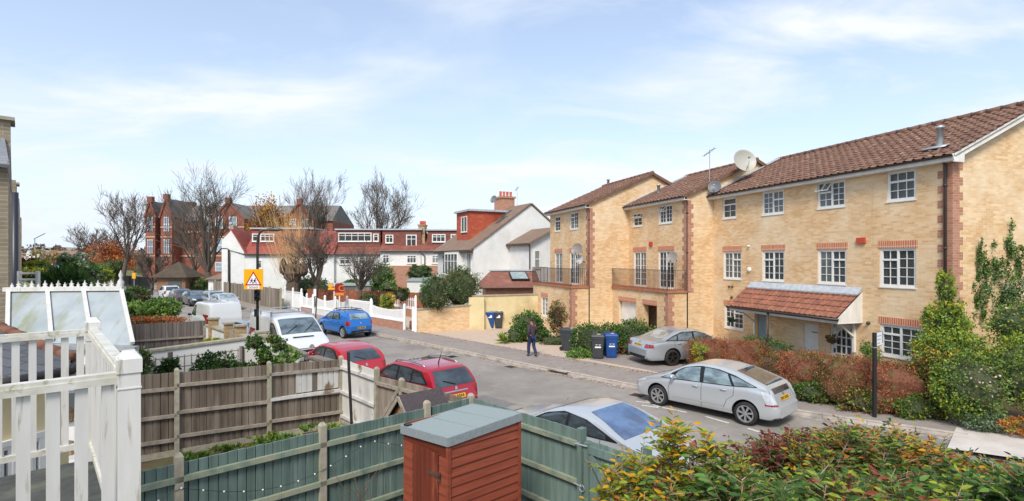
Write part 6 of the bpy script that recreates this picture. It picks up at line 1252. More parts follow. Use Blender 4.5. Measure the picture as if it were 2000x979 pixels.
shrub('yellow_shrub', 'yellow and green leaved shrub with arching stems in front of the gate', spires+stemset(1200, 1500, lambda p: topL(p)+62, 3.7, 4.9, 46, 5), [fy1, fy2, fg1, fo1, fr1, fg2], .064, 51, [6, 5, 3.5, .6, .4, .6], spread=.75)
topM = lambda px: interp([(1400, 905), (1440, 855), (1500, 830), (1560, 822), (1620, 830), (1700, 850)], px)
shrub('maroon_shrub', 'maroon and olive small leaved shrub, middle of the foreground', stemset(1380, 1650, lambda p: topM(p)+30, 5.4, 6.6, 90, 6), [fr1, fr2, fg1, fy2, fo1], .07, 52, [4, 3, 3, 1.5, .8])
topR = lambda px: interp([(1500, 870), (1560, 835), (1640, 822), (1720, 815), (1800, 840), (1870, 870), (1930, 885), (2000, 895), (2100, 900)], px)
shrub('green_shrub', 'dense green and orange leaved shrub filling the right foreground', stemset(1560, 2100, lambda p: topR(p)+30, 4.8, 6.8, 165, 7), [fg1, fg2, fy2, fo1, fr2, fy1], .062, 53, [6, 5, 3, .8, .7, .4], ll=40)
shrub('lower_shrub', 'lower tangled growth under the foreground shrubs', stemset(1300, 2050, lambda p: 935, 3.6, 4.8, 110, 8), [fg2, fg1, fy2, fr2, fo1], .08, 54, [4, 3, 2, 2, 1])
# ------------------------------------------------------------ far side: white railings, garden, ivy wall
M['whitemetal'] = pm('white painted metal', 'e8e8e6', 'dcdcd9', 3, .45)
def fl(px, t=-2.15): s_ = st_at(px, t); return ST(s_, t)
def picket(label, A, B, h, n, base=None, basem='redbrick', scallop=0.0, spear=True, panel=False, name='railing', posth=.2, posts=(0, 1), pmat='whitemetal'):
    t = thing(name, label, 'railing' if name == 'railing' else 'gate', A); e = B-A; e.z = 0; b0 = base or .05
    if base: mb = MB(); mb.wallseg((0, 0), e, 0, base-.002, .22); mb.build('base_wall', M[basem], t); mb = MB(); mb.beam(V((0, 0, base+.03)), e+V((0, 0, base+.03)), .26, .06); mb.build('coping', M['whitemetal'], t); b0 = base+.06
    mb = MB(); f_ = lambda u: h-scallop*math.sin(math.pi*u)
    n = int(n*1.35)
    for k in range(1, n):
        u = k/n; p = e*u; r_ = .02; zt_ = f_(u)+(.07 if spear else 0); mb.bx(p.x-r_, p.x+r_, p.y-r_, p.y+r_, b0, zt_-.03 if not spear else zt_-.07)
        if spear: mb.hexa([(p.x-r_*1.8, p.y-r_*1.8, zt_-.07), (p.x+r_*1.8, p.y-r_*1.8, zt_-.07), (p.x+r_*1.8, p.y+r_*1.8, zt_-.07), (p.x-r_*1.8, p.y+r_*1.8, zt_-.07)]+[(p.x-.002, p.y-.002, zt_), (p.x+.002, p.y-.002, zt_), (p.x+.002, p.y+.002, zt_), (p.x-.002, p.y+.002, zt_)])
    for u0 in range(10): a, b = u0/10, (u0+1)/10; mb.beam(e*a+V((0, 0, f_(a)-.1)), e*b+V((0, 0, f_(b)-.1)), .03, .05)
    mb.beam(V((0, 0, b0+.08)), e+V((0, 0, b0+.08)), .03, .05)
    if panel: mb.wallseg((0, 0), e, b0+.06, h-.2, .012)
    mb.build('bars', M[pmat], t)
    for u in posts:
        p = e*u; mb = MB(); w = .075; hh = h+posth; mb.bx(p.x-w, p.x+w, p.y-w, p.y+w, 0, hh); mb.hexa([(p.x-w, p.y-w, hh+.001), (p.x+w, p.y-w, hh+.001), (p.x+w, p.y+w, hh+.001), (p.x-w, p.y+w, hh+.001)]+[(p.x-.015, p.y-.015, hh+.1), (p.x+.015, p.y-.015, hh+.1), (p.x+.015, p.y+.015, hh+.1), (p.x-.015, p.y+.015, hh+.1)]); mb.build('post', M['whitemetal'], t)
    return t
picket('white solid panelled driveway gate at the far left of the railings', fl(557), fl(589), 1.75, 12, panel=True, spear=False, name='driveway_gate', posts=(0, .5, 1))
picket('white scalloped railing on brick base next to the driveway gate', fl(590), fl(612), 1.5, 14, base=.5, scallop=.18, spear=False, posts=(0, .45, 1), posth=.1)
picket('white scalloped railing on white base wall behind the thin black post', fl(616), fl(655), 1.5, 22, base=.55, basem='render', scallop=.2, spear=False, posts=(.5, 1), posth=.1)
picket('white scalloped railing section behind the blue hatchback', fl(657), fl(678), 1.55, 12, base=.5, basem='render', scallop=.2, spear=False, posts=(1,))
picket('white spear topped railing right of the scalloped sections', fl(680), fl(725), 1.55, 22, base=.55, basem='render', spear=True, posts=(1,))
picket('white dished railing on orange brick base nearest the ivy wall', fl(726), fl(790), 1.45, 30, base=.6, scallop=.15, spear=False, posts=(0, 1))
picket('short white gate between the railings and the ivy wall', fl(806)+V((.0, .2, 0)), fl(812), 1.4, 3, spear=False, name='garden_gate', posts=(0, 1), posth=.1)
a = ST(st_at(726, -6), -6); picket('inner white railing across the front garden', ST(st_at(700, -8), -8), ST(st_at(812, -6.5), -6.5), 1.5, 30, base=.7, posts=(0, .4, 1))
# ivy wall, cream wall
A1 = gp(815, 652); A2 = gp(919, 646); A3 = gp(1050, 638)
rwall('yellow brick boundary wall with olive bush growing over it', A1.xy, A2.xy, 1.45, 1.6, .25, 'brick', 'concrete')
t = rwall('tall cream rendered wall behind the two bins', (A2+V((.1, .1, 0))).xy, at(1052, 640, 35.2).xy, 2.15, 2.2, .22, 'cream', 'concrete')
mb = MB(); mb.bx(-.2, .78, -.26, -.02, 0, 2.12); o = mb.build('pier', M['cream'], t)
# planter, estate agents' boards, posts
t = thing('plant_pot', 'brown barrel planter just inside the white gate', 'planter', fl(798)+V((.2, .6, 0))); mb = MB(); mb.lathe([(.001, .02), (.2, .02), (.27, .3), (.26, .62), (.24, .62), (.001, .55)], 14); mb.build('pot', pm('brown pot', '6e4a38', '5c3d2e', 6, .8), t, True)
def board(label, px, py0, py1, Y, mat, extra):
    b = at(px, 600, Y); t = thing('agents_board', label, 'sign board', (b.x, b.y, 0), R(15)); ztop = at(px, py0, Y).z; mb = MB(); mb.bx(-.04, .04, -.04, .04, 0, at(px, py1, Y).z); mb.build('post', M['fascia'], t); return t
yb = pm('yellow board', 'e3a62a', None, rough=.5); rb = pm('dark red board', '8a1c14', None, rough=.5); ob = pm('orange board', 'd9802a', None, rough=.5); wb_ = pm('white board', 'e2e0da', None, rough=.5)
Ys = 38.6
t = board('dark red and orange agent board with large letter on white post', 663, 556, 556, Ys, rb, None); z = lambda py: H-(py-HY)/F*Ys
mb = MB(); mb.bx(-.3, .3, -.07, -.04, z(571.5), z(556)); o = mb.build('panel', rb, t); mb = MB(); mb.bx(-.3, .3, -.071, -.041, z(577), z(571.8)); mb.build('strip', ob, t)
text_on(t, 'C', .62, (.13, -.075, (z(556)+z(571.5))/2), (R(90), 0, 0), ob)
mb = MB(); mb.prism([(-.28, -.055, z(556)), (-.15, -.055, z(553.5)), (.0, -.055, z(554)), (.1, -.055, z(552)), (.28, -.055, z(556))], (0, .01, 0)); mb.build('crest', rb, t)
t = board('yellow shaped agent board on white post beside the red one', 652.5, 553, 553, Ys+.6, yb, None); Ys += .6; mb = MB(); mb.bx(-.42, .05, -.07, -.04, z(566), z(562)); mb.build('panel', yb, t); mb = MB(); mb.lathe([(.001, -.07), (.17, -.07), (.17, -.04), (.001, -.04)], 18, (-.24, 0, z(557.5)), 'y'); mb.lathe([(.001, -.075), (.1, -.072)], 14, (-.24, 0, z(557.5)), 'y'); mb.build('disc', yb, t)
mb = MB(); mb.bx(-.42, .05, -.06, -.045, z(568.5), z(566.3)); mb.bx(-.4, .05, -.06, -.045, z(561.7), z(560)); mb.build('strip', rb, t)
p = gp(616, 634); t = thing('sign_post', 'thin black post with small white plate on the far pavement', 'post', (p.x, p.y, .05)); mb = MB(); hh = at(616, 566, p.y).z; mb.tube([(0, 0, 0), (.12, 0, hh)], .045, 8); mb.build('post', M['blackpl'], t); mb = MB(); mb.bx(-.1, .08, -.08, -.05, hh-.5, hh); mb.build('plate', M['white'], t)
# street name post (near hedge)
p = gp(1708, 822); t = thing('street_sign', 'black square post carrying a white street name plate seen nearly edge on', 'street sign', (p.x, p.y, 0)); hh = at(1708, 650, p.y).z; mb = MB(); mb.bx(-.04, .04, -.04, .04, 0, hh); mb.build('post', pm('black post', '1f1b1c', None, rough=.5), t)
q = Matrix.Translation((.05, 0, 0)) @ Matrix.Rotation(R(38), 4, 'Z')
mb = MB(q); mb.bx(0, .42, -.012, .0, hh-.37, hh-.0); mb.build('plate', M['white'], t); mb = MB(q); mb.bx(0, .43, -.015, .004, hh+.0005, hh+.02); mb.bx(0, .43, -.015, .004, hh-.39, hh-.371); mb.build('edge', M['metal'], t)
mb = MB(q); mb.bx(.425, .44, -.02, .08, hh-.33, hh); mb.build('second_plate', pm('blue violet plate', '3a4a8c', None, rough=.5), t)
mb = MB(q)
for r_ in range(3):
    for k in range(6-r_): mb.bx(.04+k*.055, .075+k*.055, -.0145, -.0125, hh-.12-.1*r_, hh-.085-.1*r_)
mb.build('lettering', pm('grey lettering', '9a9ca3', None), t)
mb = MB(); mb.bx(-.045, .045, -.045, .045, hh-.42, hh-.40); mb.build('band', M['metal'], t)
# lamp post with school sign
s_ = st_at(503, 8.45); p = ST(s_, 8.45); Yp = p.y; zz_ = lambda py: H-(py-HY)/F*Yp; xx_ = lambda px: (px-CX)/F*Yp-p.x
t = thing('street_lamp', 'tall black lamp post with curved arm carrying the school warning sign', 'street lamp', p); mb = MB(); zt_ = zz_(449)
mb.tube([(0, 0, 0), (0, 0, 1.2)], [.09, .085], 12); mb.tube([(0, 0, 1.2), (0, 0, zt_-.6), (.02, 0, zt_-.3), (.1, 0, zt_-.1), (.26, 0, zt_-.01), (.5, 0, zt_)], [.06, .05, .048, .046, .044, .04], 10); mb.build('post', pm('dark lamp post', '33302e', None, rough=.5), t, True)
mb = MB(); mb.lathe([(.001, .35), (.05, .4), (.08, .6), (.075, .85), (.03, 1.0), (.001, 1.02)], 12, (0, 0, zt_+.01), 'x'); mb.lathe([(.001, 0), (.03, .01), (.03, .05), (.001, .07)], 8, (.62, 0, zt_+.07)); mb.build('lantern', pm('lamp head', '4a4846', None, rough=.4), t, True)
t2 = thing('warning_sign', 'yellow backed school warning triangle with two running children', 'road sign', p+V((0, -.09, 0)), R(0)); x0, x1, z0, z1 = xx_(479), xx_(516), zz_(565), zz_(526)
mb = MB(); mb.bx(x0, x1, -.02, 0, z0, z1); mb.build('backing', pm('sign yellow', 'f2a900', None, rough=.4), t2); cx = (x0+x1)/2
def tri(mb, s, y, cz, th=.004): mb.prism([(cx-s, y, cz-s*.58), (cx+s, y, cz-s*.58), (cx, y, cz+s*1.15)], (0, th, 0))
cz = zz_(547); mb = MB(); tri(mb, .335, -.026, cz-.02); mb.build('red_border', pm('sign red', 'b01c1c', None, rough=.4), t2); mb = MB(); tri(mb, .255, -.031, cz-.02); mb.build('white_field', pm('sign white', 'e6e6ea', None, rough=.4), t2)
mb = MB(); blk = pm('sign black', '14121a', None)
def bar(x, z, x2, z2, w): d = V((x2-x, 0, z2-z)).normalized(); n = V((-d.z, 0, d.x))*w/2; a = V((cx+x, -.033, cz+z)); b = V((cx+x2, -.033, cz+z2)); mb.prism([tuple(a-n), tuple(b-n), tuple(b+n), tuple(a+n)], (0, -.002, 0))
for ox, sc_ in ((-.07, 1.0), (.065, 1.15)):
    k = sc_; bar(ox+.01, .02*k, ox-.015, -.05*k, .05*k); bar(ox-.01, -.05*k, ox+.05*k, -.09*k, .024*k); bar(ox+.05*k, -.09*k, ox+.04*k, -.14*k, .02*k); bar(ox-.015, -.05*k, ox-.045*k, -.1*k, .024*k); bar(ox-.045*k, -.1*k, ox-.09*k, -.12*k, .02*k); bar(ox+.01, .01, ox+.06*k, -.02*k, .018*k); bar(ox+.005, .01, ox-.055*k, -.02*k, .018*k)
    mb.lathe([(.001, -.0345), (.022*k, -.034)], 12, (cx+ox+.018, 0, cz+.05*k), 'y')
mb.build('running_children', blk, t2)
mb = MB(); mb.bx(cx-.24, cx+.24, -.026, -.021, zz_(564), zz_(557.5)); mb.build('plate', pm('sign plate', 'e6e6ea', None), t2); text_on(t2, 'School', .14, (cx, -.028, zz_(560.8)), (R(90), 0, 0), blk)
t3 = thing('signal_box', 'black flashing warning light unit fixed under the school sign', 'warning light', p+V((0, -.12, 0))); mb = MB(); mb.bx(xx_(500), xx_(510), -.05, .06, zz_(587), zz_(566)); mb.build('housing', M['trim'], t3, False)
for py in (571, 582): mb = MB(); mb.lathe([(.001, -.06), (.06, -.055), (.07, -.12), (.075, -.12), (.07, -.05)], 14, (xx_(506), 0, zz_(py)), 'y'); mb.build('lamp', M['arch'], t3)
mb = MB(); mb.bx(-.05, .08, -.07, .05, zz_(618), zz_(603)); mb.build('control_box', M['trim'], t3)
# ------------------------------------------------------------ far street furniture
def lamp2(label, px, pyb, pyt, arm=-.6):
    p = gp(px, pyb); t = thing('street_lamp', label, 'street lamp', p); zt_ = at(px, pyt, p.y).z; mb = MB(); mb.tube([(0, 0, 0), (0, 0, zt_-.5), (arm*.15, 0, zt_-.12), (arm*.5, 0, zt_), (arm*1.6, 0, zt_+.02)], [.09, .07, .065, .06, .06], 8); mb.build('post', M['blackpl'], t, True); return t
lamp2('slim black lamp post in front of the white gable at the bend', 449, 588, 486, -.6)
p = gp(211, 563); t = thing('road_sign', 'distant red triangle warning sign on black pole by the junction', 'road sign', p); k = p.y/F; mb = MB(); mb.tube([(0, 0, 0), (0, 0, 26*k)], .12*k*10/10, 6); mb.build('pole', M['blackpl'], t)
mb = MB(); mb.prism([(-5.5*k, -.1, 22*k), (5.5*k, -.1, 22*k), (0, -.1, 31*k)], (0, .03, 0)); mb.build('triangle', pm('far sign red', 'b04038', None), t); mb = MB(); mb.prism([(-3.4*k, -.13, 23.3*k), (3.4*k, -.13, 23.3*k), (0, -.13, 29*k)], (0, .02, 0)); mb.build('field', M['white'], t)
for lbl, px, py in (('short black bollard beside the distant hut', 318, 574), ('short black bollard near the far white car', 297, 576), ('short white topped bollard by the junction', 232, 558)):
    p = gp(px, py); t = thing('bollard', lbl, 'bollard', p); mb = MB(); mb.lathe([(.09, 0), (.08, .8), (.1, .82), (.1, .9), (.001, .98)], 10); mb.build('shaft', M['white'] if 'white topped' in lbl else M['blackpl'], t, True)
p = gp(262, 563); t = thing('yellow_sign', 'small yellow sign on a post beside the dark railings', 'sign', p); mb = MB(); mb.tube([(0, 0, 0), (0, 0, 2.2)], .05, 6); mb.build('post', M['metal'], t); mb = MB(); mb.bx(-.28, .28, -.08, -.04, 1.5, 2.4); mb.build('plate', yb, t)
A = gp(222, 556); B = gp(300, 566); t = thing('railing', 'long dark metal railing in front of the school yard', 'railing', A); e = B-A; mb = MB()
for k in range(70): q_ = e*(k/69); mb.bx(q_.x-.03, q_.x+.03, q_.y-.03, q_.y+.03, 0, 1.8)
mb.beam(V((0, 0, 1.7)), e+V((0, 0, 1.7)), .06, .08); mb.beam(V((0, 0, .3)), e+V((0, 0, .3)), .06, .08); mb.build('bars', M['trim'], t)
rwall('low pale stone wall along the far junction', gp(205, 552).xy, gp(262, 560).xy, .8, .8, .4, 'concrete', None)
# panelled fence with concrete posts on the far side
FA = gp(549, 609); FB = gp(410, 577); fence('tall weathered panel fence with pale posts along the bend', FB.xy, FA.xy, 1.9, 1.95, [i/9 for i in range(10)], M['brownwood'], M['greyrail'], rails=(), bw=.2, post=.14, pz=.08)
bush('clipped_hedge', 'clipped green and brown hedge at the end of the panel fence', 'hedge', [vol(360, 404, 546, 574, 76, 1.2, True)], 3500, .22, [lg, lol, lb], [3, 2, 1], seed=60, k=.92, cm=M['twigsg'])
# orange brown fence and shed roofs in gardens behind the railings
a = at(600, 590, 50); b = at(840, 590, 44); fence('long orange brown fence across the gardens behind the white railings', a.xy, b.xy, 1.75, 1.75, [.1, .35, .6, .85], M['orangewood'], M['orangewood'], rails=(), gravel=False, z0=.02, bw=.3, postm=M['orangewood'])
def shedblk(label, px0, px1, py0, Y, dp, m, roofm, h2=.15, cat='shed', name='garden_shed'):
    a = at(px0, py0, Y); b = at(px1, py0, Y); t = thing(name, label, cat, (a.x, Y, 0)); w = b.x-a.x; mb = MB(); mb.bx(0, w, 0, dp, 0, a.z-h2); mb.build('walls', M[m], t); mb = MB(); mb.hexa([(-.1, -.1, a.z-h2+.002), (w+.1, -.1, a.z-h2+.002), (w+.1, dp, a.z+.2), (-.1, dp, a.z+.2), (-.1, -.1, a.z-h2+.08), (w+.1, -.1, a.z-h2+.08), (w+.1, dp, a.z+.3), (-.1, dp, a.z+.3)]); mb.build('roof', M[roofm], t); return t
shedblk('white rendered flat roofed garage behind the orange fence', 795, 860, 547, 51, 6, 'render', 'greyfelt', cat='garage', name='garage'); shedblk('long low shed with pale green roof among gardens', 655, 725, 556, 54, 4, 'greywood', 'greyfelt'); shedblk('pale low garage wall left of the agent boards', 575, 640, 562, 56, 5, 'render', 'greyfelt', cat='garage', name='garage')
for lbl, vs__, n_, mats_, w__ in (('dark evergreen mass behind the driveway gate', [vol(560, 650, 540, 590, 53, 2)], 3500, [ld, lol, lg], [3, 2, 1]), ('tall green conifer bush before the white terrace', [vol(724, 768, 516, 572, 53, 2)], 3500, [lg, ld, lg2], [3, 2, 1]), ('low green bush just right of the conifer bush', [vol(742, 775, 548, 578, 50, 1.5)], 1500, [lg2, lg], [1, 2]), ('low clipped green bush above the pale green shed roof', [vol(670, 720, 546, 558, 57, 1.5)], 1300, [lg2, lg], [1, 2]), ('ivy mound by the white garage', [vol(796, 842, 518, 548, 55, 1.5)], 2600, [ld, lg], [2, 1]), ('golden green shrub inside the white railing', [vol(744, 772, 576, 606, 40, .8)], 1600, [ly2, lg2, ly], [3, 1, 1]), ('dark garden shrub against the orange fence beside the pollard', [vol(705, 742, 572, 604, 41.5, .8)], 1300, [ld, lol, lr], [3, 2, 1]), ('reddish dark shrub between golden shrub and inner railing end', [vol(772, 800, 560, 590, 42, .8)], 1200, [ld, lol, lr], [3, 2, 1])):
    bush('garden_bush', lbl, 'bush', vs__, n_, .16, mats_, w__, seed=len(lbl), k=.85, cm=M['twigsg'])
# ------------------------------------------------------------ white house with long gable
WO = at(925, 600, 45).xy.to_3d(); gx = V((.89, .456, 0)).normalized(); fw = Fr(WO, gx)
t = thing('white_house', 'large white rendered house with red dormer, chimney and long sweeping gable', 'house', WO, fw.rz)
up_, pzp = fw.xz(1037, 399); ue = 9.6; ze = fw.xz(925, 484)[1]; D_ = 9.0; zer = pzp-(ue-up_)*(pzp-ze)/up_*1.05
mb = MB(); mb.q([(0, 0, 0), (ue, 0, 0), (ue, 0, zer), (up_, 0, pzp-.08), (0, 0, ze-.05)]); mb.q([(0, D_, 0), (0, 0, 0), (0, 0, ze), (0, D_, ze)]); mb.q([(ue, 0, 0), (ue, D_, 0), (ue, D_, zer), (ue, 0, zer)]); mb.q([(ue, D_, 0), (0, D_, 0), (0, D_, ze-.05), (up_, D_, pzp-.08), (ue, D_, zer)]); mb.build('wall', M['render'], t)
mb = MB()
def slab(mb, a, b, c, d, th=.12): a, b, c, d = map(V, (a, b, c, d)); n = (b-a).cross(d-a).normalized()*th; n = n if n.z > 0 else -n; mb.hexa([a, b, c, d, a+n, b+n, c+n, d+n])
sl = (pzp-ze)/up_; slab(mb, (-.4, -.12, ze-.4*sl), (up_, -.12, pzp), (up_, D_+.1, pzp), (-.4, D_+.1, ze-.4*sl)); slab(mb, (up_, -.12, pzp), (ue+.3, -.12, zer-.3), (ue+.3, D_+.1, zer-.3), (up_, D_+.1, pzp)); r_o = mb.build('roof', M['greytile'], t)
for k in (0, 1):
    mb = MB(); x_ = up_*(.62+.16*k); z_ = ze+x_*sl+.14; y_ = 1.2+k*.9; mb.hexa([V((x_-.5, y_, z_-.5*sl)), V((x_+.4, y_, z_+.4*sl)), V((x_+.4, y_+.7, z_+.4*sl)), V((x_-.5, y_+.7, z_-.5*sl))]+[V(p)+V((0, 0, .07)) for p in ((x_-.5, y_, z_-.5*sl), (x_+.4, y_, z_+.4*sl), (x_+.4, y_+.7, z_+.4*sl), (x_-.5, y_+.7, z_-.5*sl))]); mb.build('skylight', M['glass'], r_o)
mb = MB(); mb.tube([(-.42, -.1, ze-.45*sl-.02), (-.42, D_, ze-.45*sl-.02)], .07, 6); mb.build('gutter', M['blackpl'], t)
# dormer: box facing -x near the left eave
dy0, dy1 = 2.9, 6.2; dz0 = fw.w(0, 0).z; x_d = .9; zd0 = ze+.2; zd1 = ze+3.35
mb = MB(); mb.bx(x_d, x_d+4.2, dy0, dy1, zd0, zd1); dm = mb.build('dormer', M['hung'], t); mb = MB(); mb.bx(x_d-.2, x_d+4.4, dy0-.2, dy1+.2, zd1+.002, zd1+.18); mb.build('flat_roof', M['lead'], dm)
Xd = Matrix(((0, 1, 0, 0), (-1, 0, 0, 0), (0, 0, 1, 0), (0, 0, 0, 1)))   # local window frame (x along wall, y inward) -> facing -x
def Xface(x, flip=False): return Matrix.Translation((x, 0, 0)) @ Matrix(((0, 1, 0, 0), (-1, 0, 0, 0), (0, 0, 1, 0), (0, 0, 0, 1)))
def wleft(par, x, y0, y1, z0, z1, cols): return window(par, -y1, -y0, z0, z1, cols, y=-.05, xf=lambda p: Xface(x) @ p)
wleft(t, x_d, 3.6, 5.0, zd0+1.3, zd1-.4, [(0, .5, [(0, 1, 1, 1)]), (.5, 1, [(0, 1, 1, 1)])])
for k, (a, b) in enumerate(((.5, 1.4), (2.4, 5.6), (6.3, 7.6))): wleft(t, 0 if k != 1 else -.5, a, b, 3.1, ze-.45, [(i/4, (i+1)/4, [(0, .65, 1, 1), (.65, 1, 1, 1)]) for i in range(4)] if k == 1 else [(0, .5, [(0, 1, 1, 1)]), (.5, 1, [(0, 1, 1, 1)])])
mb = MB(); mb.bx(-.48, -.003, 2.2, 5.8, .2, ze-.3); mb.build('bay', M['render'], t)
mb = MB(); y_c = 4.2; xc = up_-.35; mb.bx(xc-.5, xc+.9, y_c, y_c+1.6, ze+1, pzp+.95); ch = mb.build('chimney', M['redbrick'], t); mb = MB(); mb.bx(xc-.6, xc+1.0, y_c-.1, y_c+1.7, pzp+.951, pzp+1.12); mb.build('cap', M['redbrick'], ch)
for k in range(4): mb = MB(); mb.lathe([(.13, 0), (.14, .1), (.11, .12), (.13, .5), (.1, .5)], 10, (xc-.35+k*.36, y_c+.5, pzp+1.12)); mb.build('chimney_pot', M['hung'], ch, True)
window(t, ue-1.5, ue-.9, 3.4, 5.2, [(0, 1, [(0, .5, 1, 1), (.5, 1, 1, 1)])], y=-.05)
dish('satellite_dish', 'small grey dish on the white house chimney', 965, 390, 47.5, .35, (-.6, -.7, .3), '6d7072', mast=.8); aerial('television aerial above the white house chimney', 1010, 366, 402, 50)
# side extension of white house, at right
EO = at(1036, 600, 43.2).xy.to_3d(); fe = Fr(EO, gx); t = thing('white_extension', 'small white side wing with brown lean-to roof between white house and brick terrace', 'house', EO, fe.rz); ztw = fe.xz(1036, 474)[1]; xe_ = fe.x(1058); ztr = fe.xz(1058, 467)[1]
mb = MB(); mb.prism([(0, 0, 0), (2.25, 0, 0), (2.25, 0, ztw+1.15), (0, 0, ztw-.05)], (0, 4.8, 0)); mb.build('wall', M['render'], t); mb = MB(); slab(mb, (-.3, -.35, ztw-.15), (2.3, -.35, ztw+1.2), (2.3, 5, ztw+1.2), (-.3, 5, ztw-.15)); mb.build('roof', M['greytile'], t); mb = MB(); mb.tube([(-.12, -.1, ztw-.2), (-.12, -.1, 0)], .05, 6); mb.tube([(-.3, -.38, ztw-.18), (-.3, 4, ztw-.18)], .06, 6); mb.build('gutter', M['blackpl'], t)
a, b = fe.x(1043), fe.x(1055); window(t, a, b, fe.xz(1050, 524)[1], fe.xz(1050, 489)[1], [(0, 1, [(0, .5, 1, 1), (.5, 1, 1, 1)])], y=-.05)
# hip roofed outbuilding with skylight
OO = at(940, 640, 37.5).xy.to_3d(); t = thing('outbuilding', 'low outbuilding with brown hipped roof, skylight and red brick band behind cream wall', 'outbuilding', OO, R(6)); k = 37.5/F; wO = 112*k; z1 = H-(561-HY)*k; z2 = H-(531-HY)*k
mb = MB(); mb.bx(.3, wO, 0, 4.5, 0, z1-.05); mb.build('wall', M['redbrick'], t); mb = MB(); mb.bx(.2, wO+.1, -.1, -.003, 1.6, 2.05); mb.build('band', M['soldier'], t); mb = MB(); ew = 22*k
e0 = [V((-.1, -.35, z1)), V((wO+.2, -.35, z1)), V((wO+.2, 4.8, z1)), V((-.1, 4.8, z1))]; r0, r1 = V((ew, 2.2, z2)), V((wO+.2, 2.2, z2)); mb.q([e0[0], e0[1], r1, r0]); mb.q([e0[3], e0[0], r0]); mb.q([e0[2], e0[3], r0, r1]); mb.q([e0[1], e0[2], r1]); ro = mb.build('roof', M['plaintile'], t)
mb = MB(); mb.beam(r0+V((-.1, 0, .05)), r1+V((0, 0, .05)), .3, .1); mb.build('ridge', M['lead'], ro); mb = MB(); mb.tube([e0[0]+V((0, -.05, -.05)), e0[1]+V((0, -.05, -.05))], .06, 6); mb.build('gutter', M['blackpl'], ro)
def onroof(x, f_): a = V((x, -.35, z1)); b = V((x, 2.2, z2)); return a.lerp(b, f_)+V((0, -.03, .06))
sx0, sx1 = 58*k, 98*k; mb = MB(); P4 = [onroof(sx0+.1, .35), onroof(sx1, .35), onroof(sx1-.15, .85), onroof(sx0, .85)]
mb.hexa(P4+[p_+V((0, -.02, .08)) for p_ in P4]); sk = mb.build('skylight', M['trim'], ro); mb = MB(); c_ = sum(P4, V((0, 0, 0)))/4; mb.q([c_.lerp(p_, .86)+V((0, -.04, .09)) for p_ in P4]); mb.build('pane', pm('pane painted sky tone', '7f8c88', '9aa5a2', 3, .15), sk)  # skylight pane has its sky reflection painted as base colour
# ------------------------------------------------------------ white terrace facing us
YT = 62.0; kT = YT/F
M['redtile'] = brickm('red clay slope', '8c463e', '954f44', '7a382f', .34, .2, .012, tint='a85a4a'); M['mansard'] = brickm('dark brown red tile', '7f4c40', '724339', '643428', .34, .2, .012, tint='96584a')
def row(name, label, px0, px1, py_top, py_eave, Y, dorms, wins, m='mansard', depth=8, band=None, left_gable=None):
    k = Y/F; X = lambda px: (px-CX)*k; Z = lambda py: H-(py-HY)*k; x0 = X(px0); o = V((x0, Y, 0)); t = thing(name, label, 'house', o); w = X(px1)-x0; ze_ = Z(py_eave); zt_ = Z(py_top)
    mb = MB(); mb.bx(0, w, 0, depth, 0, ze_); mb.build('wall', M['render'], t)
    mb = MB(); mb.hexa([(-.05, -.25, ze_), (w+.05, -.25, ze_), (w+.05, depth, ze_), (-.05, depth, ze_), (-.05, 2.6, zt_), (w+.05, 2.6, zt_), (w+.05, depth-2, zt_), (-.05, depth-2, zt_)]); rf = mb.build('roof', M[m], t)
    mb = MB(); mb.tube([(-.1, -.3, ze_), (w+.1, -.3, ze_)], .08, 6); mb.build('gutter', M['blackpl'], t)
    for (a, b, p0, p1, wl) in dorms:
        mb = MB(); xa, xb = X(a)-x0, X(b)-x0; za = Z(p1); zb_ = Z(p0); mb.bx(xa, xb, .7, 4, za, zb_); d_ = mb.build('dormer', M[m if m != 'redtile' else 'redtile'], t); mb = MB(); mb.bx(xa-.15, xb+.15, .5, 5, zb_+.002, zb_+.16); mb.build('flat_roof', M['lead'], d_)
        for (wa, wb, q0, q1, n_) in wl: window(d_, X(wa)-x0, X(wb)-x0, Z(q1), Z(q0), [(i/n_, (i+1)/n_, [(0, .7, 1, 1), (.7, 1, 1, 1)]) for i in range(n_)], y=.62, fw=.09, bar=.04)
    for (wa, wb, q0, q1, n_) in wins: window(t, X(wa)-x0, X(wb)-x0, Z(q1), Z(q0), [(i/n_, (i+1)/n_, [(0, .7, 1, 1), (.7, 1, 1, 1)]) for i in range(n_)], y=-.06, fw=.09, bar=.04, curtain=(.05, .3, M['curtain']))
    if band: mb = MB(); mb.bx(X(band[0])-x0, X(band[1])-x0, -1.2, -.003, .1, Z(band[2])); bo = mb.build('ground_floor', M['redbrick'], t)
    return t, X, Z, x0
tA, X_, Z_, x0_ = row('terraced_house', 'white end terrace house with red slope and tall chimney at the street bend', 478, 652, 449, 497, YT, [(486, 606, 447, 488, [(487, 500, 456, 472, 1), (503, 531, 456, 472, 3)])], [(500, 512, 508, 525, 1), (560, 573, 505, 522, 1), (600, 618, 505, 522, 2)], 'redtile')
gz = MB(); gx0 = X_(433)-x0_; gx1 = X_(478)-x0_; gz.prism([(gx0, 0, 0), (gx1-.01, 0, 0), (gx1-.01, 0, Z_(495)), (X_(452)-x0_, 0, Z_(450)), (gx0, 0, Z_(470))], (0, 8, 0)); gz.build('gable', M['render'], tA)
gz = MB(); slab(gz, (X_(452)-x0_, -.2, Z_(449)), (gx1+.3, -.2, Z_(498)), (gx1+.3, 8, Z_(498)), (X_(452)-x0_, 8, Z_(449))); gz.build('gable_roof', M['redtile'], tA)
